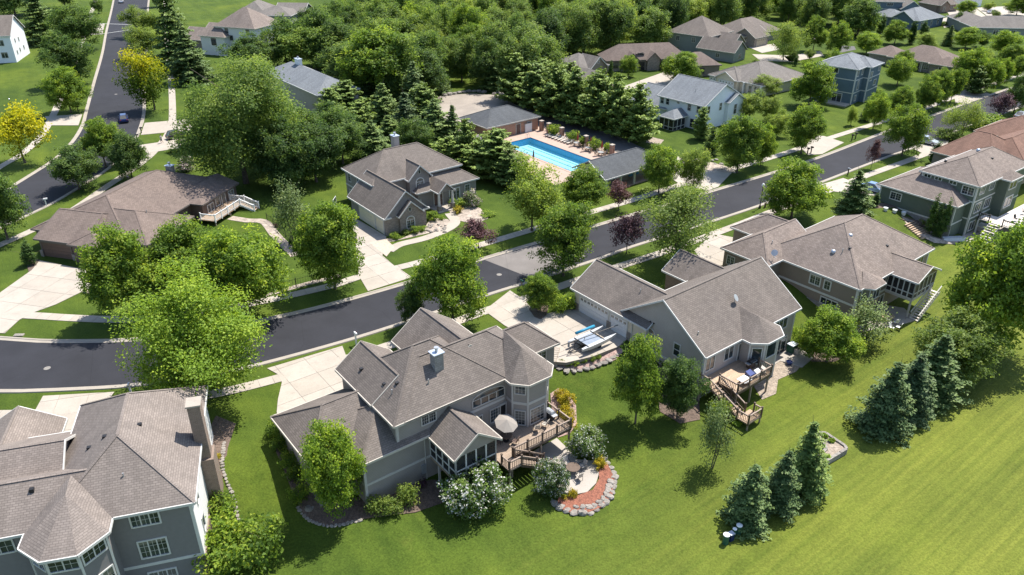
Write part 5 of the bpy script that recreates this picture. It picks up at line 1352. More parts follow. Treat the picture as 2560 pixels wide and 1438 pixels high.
def crown_conifer(name, seed, w0, h0, z0, mat, layers=26, dens=1.0, droop=0.28, leaf=0.42, irregular=0.12, power=0.85, tuft=False):
    rg = np.random.default_rng(seed)
    P, N, S, V = [], [], [], []
    for L in range(layers):
        f = L / (layers - 1)
        z = z0 + (h0 - z0) * (f ** 0.92)
        r = w0 / 2 * max(0.03, (1 - f)) ** power
        nb = max(5, int((6 + 11 * (1 - f)) * dens))
        ph = rg.random() * 6.28
        for b in range(nb):
            if rg.random() < (0.14 if tuft else 0.08): continue
            az = ph + 6.283 * (b + rg.uniform(-0.3, 0.3)) / nb
            rr = r * rg.uniform(1 - irregular * 2, 1 + irregular)
            m = max(3, int(rr / 0.2))
            tt = np.linspace(0.12, 1, m)
            x, y = np.cos(az) * rr * tt, np.sin(az) * rr * tt
            zz = z - droop * rr * tt ** 1.3 + (0.22 * rr * tt ** 2.2 if tuft else 0.10 * rr * tt ** 4) + rg.normal() * 0.08
            bv = rg.random()
            for q in range(m):
                for sgn in (-1, -0.5, 0, 0.5, 1):
                    sp = sgn * (0.12 + 0.16 * rr * (1 - abs(tt[q] - 0.6) * 1.5)) * rg.uniform(0.7, 1.2)
                    P.append((x[q] - np.sin(az) * sp + rg.normal() * 0.06, y[q] + np.cos(az) * sp + rg.normal() * 0.06, zz[q] - abs(sp) * 0.25 + rg.normal() * (0.12 if tuft else 0.05)))
                    N.append((np.cos(az) * 0.35 + rg.normal() * 0.35, np.sin(az) * 0.35 + rg.normal() * 0.35, 0.9 + rg.normal() * (0.5 if tuft else 0.25)))
                    S.append(leaf * rg.uniform(0.7, 1.3))
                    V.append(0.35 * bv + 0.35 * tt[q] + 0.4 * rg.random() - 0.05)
    P = np.array(P)
    P[:, :2] *= (w0 / 2) / np.percentile(np.hypot(P[:, 0], P[:, 1]), 97.5)
    return leafmesh(name, P, np.array(N), np.array(S), [mat], np.array(V), 0.55, seed=seed)
def trunk_mesh(name, seed, h0, zc, r, limbs=5, spread=0.25, lean=0.1, multi=1):
    rg = np.random.default_rng(seed)
    mb = MB()
    for s_ in range(multi):
        off = rg.normal(size=2) * (0.18 if multi > 1 else 0)
        p = Vector((off[0], off[1], -0.4)); rr = r
        n = 5
        for k in range(n):
            q = Vector((p.x + rg.normal() * lean + (off[0] * 0.8), p.y + rg.normal() * lean + off[1] * 0.8, -0.4 + (zc + 0.4) * (k + 1) / n))
            mb.cyl(p, q, rr * (1.35 if k == 0 else 1), rr * 0.84, 7, cap=False)
            p, rr = q, rr * 0.84
            if k >= 1:
                for _ in range(max(1, limbs // n)):
                    az = rg.random() * 6.28
                    e = p + Vector((math.cos(az) * h0 * spread, math.sin(az) * h0 * spread, h0 * rg.uniform(0.12, 0.24)))
                    mb.cyl(p, e, rr * 0.55, rr * 0.15, 5, cap=False)
    return mb.mesh(name, M['bark'])
SPEC = {}
def spec(key, w0, h0, crowns, trunk): SPEC[key] = (w0, h0, crowns, trunk)
def rnd(key, mat, w0, h0, z0, ncl, k, leaf, nvar=2, tr=0.16, multi=1, limbs=8, **kw):
    spec(key, w0, h0, [crown_round('crown_' + key, 100 + 7 * i + sum(map(ord, key)), w0, h0, z0, ncl, k, leaf, M[mat], **kw) for i in range(nvar)],
         trunk_mesh('trunk_' + key, 5 + sum(map(ord, key)), h0, h0 * 0.72, tr, limbs=limbs, multi=multi))
rnd('maple', 'lf_maple', 8, 10, 1.7, 680, 38, 0.265, 4, up=0.35, taper=0.2, gaps=2, cr=0.28, lobes=48, lobe_r=0.30, shell=0.5)
rnd('maplel', 'lf_light', 8, 10, 1.2, 680, 38, 0.265, 1, up=0.35, taper=0.1, gaps=2, cr=0.28, lobes=50, lobe_r=0.28, shell=0.5)
rnd('dark', 'lf_dark', 8, 10, 1.5, 480, 36, 0.29, 3, gaps=6, cr=0.32, lobes=30, lobe_r=0.34, shell=0.6)
rnd('oak', 'lf_oak', 11, 15, 2.5, 520, 32, 0.43, 5, gaps=7, cr=0.52, tr=0.24, lobes=18, lobe_r=0.42)
rnd('light', 'lf_light', 8, 10, 1.6, 460, 34, 0.27, 3, gaps=8, cr=0.38, lobes=20, lobe_r=0.36)
rnd('locust', 'lf_bright', 12, 13, 1.2, 1200, 46, 0.225, 1, gaps=12, cr=0.5, shell=0.45, tr=0.2, lobes=30, lobe_r=0.34)
rnd('airy', 'lf_light', 9, 9, 1.4, 420, 28, 0.23, 2, gaps=14, cr=0.45, shell=0.3, lobes=20, lobe_r=0.34, multi=2, limbs=12, tr=0.12)
rnd('yellow', 'lf_yellow', 9, 9, 2.0, 320, 22, 0.34, 1,  gaps=12, cr=0.5, shell=0.35, limbs=12, vb=0.22, zv=0.3)
rnd('ytop', 'lf_yellow', 9, 9, 1.6, 360, 22, 0.34, 1,  gaps=8, cr=0.5, shell=0.4, limbs=12, vb=-0.1, zv=1.9)
rnd('big', 'lf_oak', 18, 19, 2.4, 1400, 40, 0.33, 1, gaps=12, cr=0.65, shell=0.5, tr=0.38, limbs=14, lobes=34, lobe_r=0.32)
rnd('plum', 'lf_plum', 5, 5.5, 1.6, 190, 20, 0.26, 2,  gaps=8, cr=0.3, tr=0.09, limbs=10)
rnd('sage', 'lf_sage', 6, 8, 1.0, 230, 20, 0.26, 2,  gaps=12, cr=0.42, shell=0.3, tr=0.1, multi=2)
rnd('bush', 'lf_maple', 2.4, 1.7, 0.05, 90, 16, 0.17, 2, cr=0.16, tr=0.04, limbs=5)
rnd('bushl', 'lf_light', 2.4, 1.7, 0.05, 90, 16, 0.17, 2, cr=0.16, tr=0.04, limbs=5)
rnd('gold', 'lf_gold', 2.0, 1.3, 0.03, 80, 16, 0.15, 2, cr=0.13, tr=0.03, limbs=5)
rnd('plumbush', 'lf_plum', 1.4, 0.9, 0.02, 50, 12, 0.13, 1, cr=0.1, tr=0.03, limbs=5)
rnd('flower', 'lf_dark', 4.2, 3.4, 0.1, 420, 26, 0.17, 2, cr=0.17, tr=0.06, limbs=6, shell=0.6, lobes=40, lobe_r=0.3, blossom=(M['lf_white'], 0.33))
rnd('lilac', 'lf_sage', 3.0, 2.6, 0.1, 140, 18, 0.2, 1, cr=0.2, tr=0.05, limbs=6, blossom=(M['lf_pink'], 0.5))
rnd('thuja', 'lf_thuja', 1.7, 5.0, 0.02, 260, 18, 0.16, 2, cr=0.10, shell=0.7, taper=0.72, tr=0.08, limbs=5)
rnd('lily', 'lf_bright', 1.0, 0.6, 0.02, 40, 10, 0.22, 1, cr=0.1, tr=0.02, limbs=5)
def con(key, mat, w0, h0, z0, nvar=2, **kw):
    spec(key, w0, h0, [crown_conifer('crown_' + key, 300 + 11 * i + len(key), w0, h0, z0, M[mat], **kw) for i in range(nvar)], trunk_mesh('trunk_' + key, 9, h0, h0 * 0.92, 0.15, 5, 0.03, 0.02))
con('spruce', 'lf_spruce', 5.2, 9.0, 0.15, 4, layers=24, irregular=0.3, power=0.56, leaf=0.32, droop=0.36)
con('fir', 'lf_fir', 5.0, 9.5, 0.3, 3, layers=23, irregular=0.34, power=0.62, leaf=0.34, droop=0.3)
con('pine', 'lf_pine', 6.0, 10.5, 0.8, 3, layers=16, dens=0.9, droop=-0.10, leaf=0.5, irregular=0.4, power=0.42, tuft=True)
NV = {}
NAMES = dict(maple='maple_tree', maplel='maple_tree', dark='broadleaf_tree', oak='oak_tree', light='broadleaf_tree', locust='locust_tree', airy='willow_tree', yellow='locust_tree', ytop='locust_tree', big='shade_tree', plum='plum_tree', sage='birch_tree',
             bush='shrub', bushl='shrub', gold='shrub', plumbush='shrub', flower='flowering_shrub', lilac='lilac_shrub', thuja='arborvitae', lily='hosta', spruce='spruce_tree', fir='fir_tree', pine='pine_tree')
CATS = dict(bush='shrub', bushl='shrub', gold='shrub', plumbush='shrub', flower='flowering shrub', lilac='shrub', lily='plant', thuja='arborvitae')
rt = random.Random(4)
def plant(key, p, w_, h, label, group=None, name=None):
    w0, h0, crowns, tr = SPEC[key]
    i = NV[key] = NV.get(key, -1) + 1
    o = empty(name or NAMES[key], p, rt.uniform(0, 6.28), label, CATS.get(key, 'tree'), group)
    s = (w_ / w0 * rt.uniform(0.94, 1.06), w_ / w0, h / h0)
    if key in ('spruce', 'fir', 'pine'): o.rotation_euler = (rt.uniform(-0.035, 0.035), rt.uniform(-0.035, 0.035), o.rotation_euler[2])
    put('trunk' if h > 3 else 'stem', tr, o, scale=s)
    put('crown' if h > 3 else 'foliage', crowns[i % len(crowns)], o, scale=s)
    return o
HUG = dict(spruce=1, fir=1, pine=0.5, bush=0.9, bushl=0.9, gold=0.9, flower=0.9, lilac=0.9, plumbush=0.8, thuja=0.7, lily=0.8)
def tree(key, bx, by, ty, wpx, label, group=None, hmax=None):
    if key in HUG:                                  # the pixel is the foot of the skirt, the stem stands behind it
        q = at(bx, by)
        by -= wpx * 0.45 * (CAMH / math.dist(q, (0, 0, CAMH))) * HUG[key]
    p = g(bx, by)
    h = hgt(p, ty)
    if hmax: h = min(h, hmax)
    m = pxm(p[0], p[1], p[2] + h * 0.55)
    return plant(key, p, wpx / m * (1.16 if key in ('spruce', 'fir', 'pine') else 1.06), h, label, group)
TREES = [
 # near streets and yards
 ('maple', 1133, 812, 597, 178, 'dense maple on the near verge, directly above the middle house roof'),
 ('maple', 1408, 690, 510, 150, 'maple on the verge in front of the pale paving square in the street'),
 ('maple', 838, 722, 513, 162, 'tall maple between the cream-door garage drive and the fenced lawn'),
 ('locust', 500, 1003, 702, 350, 'large bright yellow-green locust tree over the near street, lower left'),
 ('maple', 340, 788, 572, 190, 'maple beside the wide drive in front of the brown garage'),
 ('maple', 480, 752, 560, 180, 'middle of three maples hiding the brown house front wall'),
 ('maple', 622, 790, 578, 220, 'rightmost of three maples in front of the brown house, by the fence'),
 ('dark', 1032, 815, 703, 72, 'thin dark young tree at the kerb left of the dense verge maple'),
 ('maple', 1350, 778, 688, 82, 'small olive-coloured tree in the mulch circle beside the boat drive'),
 ('plum', 1566, 634, 533, 82, 'dark purple plum on the near verge left of the willow'),
 ('airy', 1682, 655, 470, 225, 'wide feathery willow-like tree in front of the pale grey gabled house'),
 ('maple', 1978, 545, 403, 148, 'round maple behind the black street lamp'),
 ('plum', 1196, 622, 548, 92, 'purple plum on the verge in front of the steep-gabled house'),
 ('light', 1330, 578, 398, 155, 'light green tree at the near corner of the pool deck'),
 ('maple', 1456, 540, 422, 112, 'maple on the far verge left of the pavilion'),
 ('plum', 1546, 527, 455, 66, 'purple plum in front of the pool pavilion'),
 ('maple', 1646, 484, 368, 94, 'maple at the right end of the pool pavilion'),
 ('light', 1732, 476, 368, 88, 'pale round tree on the far verge beside the stony bed'),
 ('maple', 1842, 432, 293, 112, 'tall maple on the far verge, left of a pair, below the white house'),
 ('maple', 1900, 415, 310, 62, 'slimmer maple on the far verge, right of a pair, below the white house'),
 ('maple', 2002, 384, 265, 88, 'maple on the far verge just left of the concrete apron with mailboxes'),
 ('maple', 2182, 324, 236, 58, 'maple on the far verge right of the mailboxes'),
 ('maple', 2244, 300, 218, 64, 'maple on the lawn edge below the tall blue-grey house'),
 ('maple', 2310, 280, 188, 66, 'first of the close row of street maples below the low brown house'),
 ('maple', 2342, 270, 176, 52, 'second of the close row of street maples below the low brown house'),
 ('maple', 2376, 256, 172, 48, 'third of the close row of street maples below the low brown house'),
 ('maple', 2466, 230, 150, 58, 'maple on the far verge left of the last pair at the right'),
 ('maple', 2498, 214, 146, 46, 'slim maple, left of the last pair on the far verge'),
 ('maple', 2540, 198, 140, 48, 'slim maple, last on the far verge at the right edge'),
 ('maple', 2254, 390, 268, 96, 'round maple on the near verge left of the silver car'),
 ('plum', 2177, 422, 350, 32, 'thin rusty young tree on the near verge by the grey mailbox'),
 ('airy', 2398, 345, 250, 92, 'pale feathery locust on the near verge beyond the silver car'),
 ('plum', 2494, 297, 232, 62, 'purple plum on the near verge at the far right'),
 ('dark', 2534, 282, 185, 66, 'dark street tree beside the far right purple plum'),
 ('bush', 2455, 330, 285, 95, 'bushy small tree in front of the orange-brown roof'),
 ('bushl', 2370, 356, 322, 70, 'low pale bush left of the orange-brown roof'),
 ('fir', 2133, 538, 428, 82, 'dark fir on the lawn above the taupe house'),
 ('thuja', 2187, 518, 484, 20, 'small cone evergreen by the corner of the dark green house'),
 ('thuja', 2336, 414, 356, 32, 'leaning columnar evergreen beside the walk above the dark green house'),
 ('maple', 2466, 874, 568, 246, 'very large maple at the right edge on the open lawn'),
 ('maplel', 2362, 938, 788, 190, 'round broad maple below the very large maple'),
 ('fir', 2325, 1025, 842, 128, 'rear and tallest of three spruces above the open field'),
 ('spruce', 2262, 1065, 886, 116, 'middle blue spruce of the three above the open field'),
 ('spruce', 2198, 1102, 905, 120, 'front left blue spruce of the three above the open field'),
 ('spruce', 1866, 1335, 1165, 122, 'front left blue spruce beside the utility boxes'),
 ('spruce', 1940, 1302, 1130, 106, 'middle blue spruce of the three left of the raised bed'),
 ('fir', 2006, 1258, 1056, 112, 'dark rear spruce standing against the raised garden bed'),
 ('maple', 2066, 905, 780, 148, 'round tree shading the concrete patio of the pale grey gabled house'),
 ('sage', 2158, 858, 750, 118, 'thin birch in front of the screened porch of the taupe house'),
 ('maple', 1588, 1058, 845, 122, 'narrow oval tree on the lawn beside the boat pad'),
 ('dark', 1692, 1052, 892, 118, 'whitish-blossomed small tree against the pale grey gable wall'),
 ('sage', 1776, 1168, 1008, 92, 'wispy young birch on the lawn below the stair deck'),
 ('maple', 848, 1292, 1070, 152, 'conical bushy tree hiding the corner of the middle house'),
 ('sage', 738, 606, 448, 100, 'pale grey-green willowy tree left of the steep-gabled house'),
 ('dark', 792, 455, 305, 150, 'dense dark tree left of the steep-gabled house, nearest its wall'),
 ('dark', 765, 400, 282, 130, 'dark tree behind the dense one left of the steep-gabled house'),
 ('dark', 838, 372, 262, 120, 'dark tree below the porch of the slate-roofed house'),
 ('oak', 690, 400, 215, 150, 'broad tree on the right flank of the huge spreading tree'),
 ('oak', 640, 330, 160, 150, 'broad tree behind the crown of the huge spreading tree'),
 ('pine', 835, 335, 222, 90, 'pine left of the bushy one below the slate-roofed house'),
 ('fir', 935, 405, 302, 90, 'fir behind the left roof slope of the steep-gabled house'),
 ('dark', 1040, 395, 300, 90, 'dark tree right of the chimney of the steep-gabled house'),
 ('pine', 1062, 330, 215, 90, 'pine beside the car park corner spruce'),
 ('dark', 985, 262, 150, 110, 'dark broadleaf right of the bright round maple'),
 ('oak', 880, 235, 110, 130, 'broadleaf left of the bright round maple'),
 ('pine', 1120, 430, 345, 90, 'low pine behind the right roof end of the steep-gabled house'),
 ('pine', 1275, 470, 372, 80, 'low pine at the near edge of the pool terrace'),
 # left side
 ('maple', 178, 282, 172, 100, 'small maple beside the mailbox on the side street, left verge'),
 ('dark', 186, 212, 84, 130, 'second dark tree up the left verge of the side street'),
 ('dark', 205, 128, 14, 110, 'third dark tree up the left verge of the side street'),
 ('fir', 112, 116, -30, 92, 'tall dark spruce beside the white-sided house'),
 ('dark', 40, 40, -60, 120, 'dark tree filling the top left corner'),
 ('dark', 165, 20, -70, 80, 'tree behind the tall dark spruce at the top left'),
 ('yellow', 64, 408, 266, 150, 'bright yellow locust at the left edge'),
 ('dark', 198, 474, 368, 120, 'round dark green tree at the bend of the side street'),
 ('maple', 265, 418, 300, 104, 'tree on the inside of the bend below the blue car'),
 ('dark', 332, 450, 330, 98, 'lower of two trees on the inside of the bend, nearest the brown roof'),
 ('ytop', 386, 275, 128, 128, 'yellow-topped locust on the right verge of the side street'),
 ('light', 365, 145, 66, 96, 'pale tree on the right verge just beyond the yellow-topped locust'),
 ('light', 362, 92, 14, 92, 'pale tree on the right verge opposite the crossing'),
 ('dark', 392, 18, -40, 40, 'small tree at the top of the side street, right verge'),
 ('dark', 246, 34, -4, 30, 'sapling on the left verge near the top of the side street'),
 ('fir', 450, 190, -60, 100, 'tall dark spruce right of the side street'),
 ('fir', 480, 215, 70, 110, 'lower dark spruce in front of the tall one by the side street'),
 ('dark', 20, 600, 424, 130, 'dark tree cut by the left edge beside the street bend'),
 ('big', 616, 458, 148, 300, 'huge spreading shade tree filling the middle left'),
 ('dark', 720, 478, 300, 150, 'dark shaded tree under the right side of the huge shade tree'),
 ('oak', 548, 360, 215, 140, 'shade tree on the left flank of the huge spreading tree'),
 ('dark', 858, 410, 276, 132, 'dark purple-tinged tree behind the steep-gabled house'),
 ('dark', 700, 470, 330, 120, 'dark tree behind the garage of the steep-gabled house'),
 ('dark', 640, 190, 88, 130, 'crabapple-like tree in front of the cream house'),
 ('dark', 720, 170, 45, 120, 'leafy tree right of the cream house chimney'),
 ('oak', 790, 180, 70, 150, 'pale-leaved tree between the cream house and the slate roof'),
 ('dark', 775, 100, 22, 80, 'rounded dark cedar right of the pale glazed-gable house'),
 ('light', 890, 105, 20, 110, 'pale round tree at the left end of the wood'),
 ('maple', 945, 255, 74, 190, 'bright round maple behind the blue spruces'),
 ('spruce', 922, 262, 118, 76, 'tall blue spruce right of the slate-roofed house'),
 ('spruce', 1018, 352, 232, 78, 'blue spruce behind the chimney of the steep-gabled house'),
 ('spruce', 1042, 290, 155, 80, 'blue-green spruce at the corner of the car park'),
 ('pine', 870, 300, 205, 100, 'bushy pine below the slate-roofed house'),
 ('fir', 960, 330, 210, 90, 'green fir between the two blue spruces'),
 ('pine', 905, 360, 250, 90, 'green pine behind the steep-gabled roof'),
 ('fir', 975, 372, 290, 80, 'low fir directly behind the steep-gabled roof ridge'),
 ('fir', 1090, 385, 250, 110, 'fir behind the ridge of the steep-gabled house, left'),
 ('fir', 1135, 380, 266, 62, 'slim fir in front of the pool house'),
 ('pine', 1165, 420, 300, 70, 'sparse pine left of the brick pool house corner'),
 ('pine', 1240, 455, 328, 130, 'bushy pine at the left corner of the pool deck'),
 ('pine', 1195, 440, 350, 90, 'dark low pine right of the steep-gabled house'),
 ('fir', 1092, 240, 150, 60, 'dark fir on the far side of the car park, left'),
 ('fir', 1235, 232, 132, 60, 'dark spruce on the far side of the car park, right'),
 ('yellow', 1316, 190, 92, 92, 'yellow-green tree at the edge of the wood above the pines'),
]
for k, (px, by, ty, wd) in enumerate([(1290, 262, 135, 92), (1338, 280, 160, 96), (1392, 300, 165, 100), (1440, 316, 172, 96), (1490, 332, 180, 96), (1540, 346, 190, 90), (1592, 362, 212, 90), (1360, 262, 150, 90), (1420, 285, 160, 90), (1470, 305, 190, 80)]):
    TREES.append(('pine', px, by, ty, wd, ['leftmost', 'second', 'third', 'fourth', 'fifth', 'sixth', 'seventh and rightmost'][k] + ' pine in the front row along the pool lane' if k < 7 else
                  ['left', 'middle', 'right'][k - 7] + ' pine of the rear three behind the pool lane row'))
TREES += [
 ('pine', 1752, 352, 270, 44, 'young pine at the corner of the white house'), ('pine', 1778, 388, 318, 36, 'thin young pine on the lawn below the white house'),
 ('maple', 1570, 192, 140, 44, 'small round tree on the round lawn in front of the long brown-roofed house'),
 ('maple', 1702, 208, 132, 86, 'round maple at the right end of the long brown-roofed house'),
 ('thuja', 1526, 196, 152, 14, 'narrow evergreen between the grey gables and the long brown-roofed house'),
 ('light', 1710, 122, 80, 72, 'pale tree left of the grey-sided house'),
 ('light', 1872, 300, 224, 88, 'round tree right of the white house'),
 ('light', 1912, 238, 188, 70, 'wispy tree in front of the cream house'),
 ('airy', 1962, 152, 56, 96, 'tall vase-shaped pale tree by the tan garage house'),
 ('light', 1920, 305, 240, 60, 'yellow-green tree between the white house and the lawn'),
 ('light', 1940, 340, 275, 62, 'thin grey-green tree on the lawn above the far verge'),
 ('maple', 2022, 268, 158, 100, 'dense round maple left of the tall blue-grey house'),
 ('maple', 2072, 222, 128, 54, 'maple standing against the tall blue-grey house'),
 ('maple', 2242, 214, 142, 66, 'round maple right of the tall blue-grey house'),
 ('fir', 2160, 306, 250, 26, 'small dark fir on the lawn below the tall blue-grey house'),
 ('light', 2126, 314, 264, 26, 'thin sapling on the lawn left of the small dark fir'),
 ('bush', 2192, 240, 222, 26, 'round bush at the corner of the tall blue-grey house'),
 ('maple', 2255, 190, 128, 44, 'slim maple behind the round one by the tall blue-grey house'),
 ('maple', 2032, 128, 42, 58, 'tall maple on the lawn above the cream house, left'),
 ('maple', 2090, 138, 58, 58, 'tall maple on the lawn above the cream house, right'),
 ('maple', 2165, 136, 82, 60, 'maple left of the low brown house'),
 ('maple', 2158, 88, 40, 54, 'maple left of the slate-blue house'),
 ('maple', 2236, 110, 52, 60, 'maple in front of the slate-blue gable'),
 ('thuja', 2200, 92, 36, 22, 'columnar evergreen left of the slate-blue gable'), ('thuja', 2276, 112, 54, 24, 'left columnar evergreen in front of the slate-blue wall'),
 ('thuja', 2306, 96, 52, 24, 'right columnar evergreen in front of the slate-blue wall'),
 ('light', 2316, 122, 82, 56, 'round pale tree below the slate-blue house'), ('fir', 2368, 116, 64, 28, 'dark narrow spruce on the strip of lawn at the top right'),
 ('maple', 2412, 122, 70, 64, 'maple in front of the wide grey hip roof'), ('dark', 2454, 118, 78, 40, 'dark evergreen in front of the grey porch'),
 ('maple', 2508, 144, 78, 66, 'large maple in front of the white-posted porch'), ('dark', 2392, 70, 30, 24, 'dark column tree left of the wide grey hip roof'),
 ('maple', 2412, 42, 2, 44, 'street tree beyond the wide grey hip roof'), ('maple', 2540, 40, -12, 60, 'tree in the top right corner'),
 ('maple', 2312, 18, -20, 44, 'tree between the navy house and the tan stone house'), ('light', 2470, 28, 4, 28, 'small pale tree by the white car at the top right'),
 ('light', 2486, 44, 26, 24, 'low pale tree on the island at the top right'), ('plum', 2420, 66, 58, 18, 'small red-leaved tree at the grey hip roof corner'),
 ('maple', 2410, 224, 120, 74, 'large maple right of the low brown house'), ('light', 2450, 204, 120, 56, 'pale tree right of the low brown house'),
 ('light', 2340, 214, 168, 44, 'light green small tree below the low brown porch'), ('maple', 2520, 180, 112, 60, 'maple behind the last street pair'),
 ('pine', 2436, 238, 166, 50, 'golden-green conifer behind the street maples at the right'),
 ('light', 2010, 330, 262, 46, 'low yellowish tree left of the mailbox apron'),
 ('light', 1985, 158, 130, 26, 'ornamental tree by the drive island'), ('thuja', 1988, 166, 142, 12, 'narrow dark evergreen by the drive island'),
 ('bush', 2018, 172, 150, 30, 'round bush by the drive island'), ('light', 2024, 150, 122, 26, 'small tree at the end of the cul-de-sac'),
]
for t in TREES: tree(*t)
for (x, y), h, lb in zip(((9.7, -1.0), (10.7, -1.2), (11.6, -1.0)), (6.6, 5.8, 6.8), ('left of three tall arborvitae against the dark green house', 'middle and lowest of three arborvitae against the dark green house', 'right of three tall arborvitae against the dark green house')):
    x, y = Gh.world(x, y)
    plant('thuja', (x, y, terr(x, y)), 1.6, h, lb)
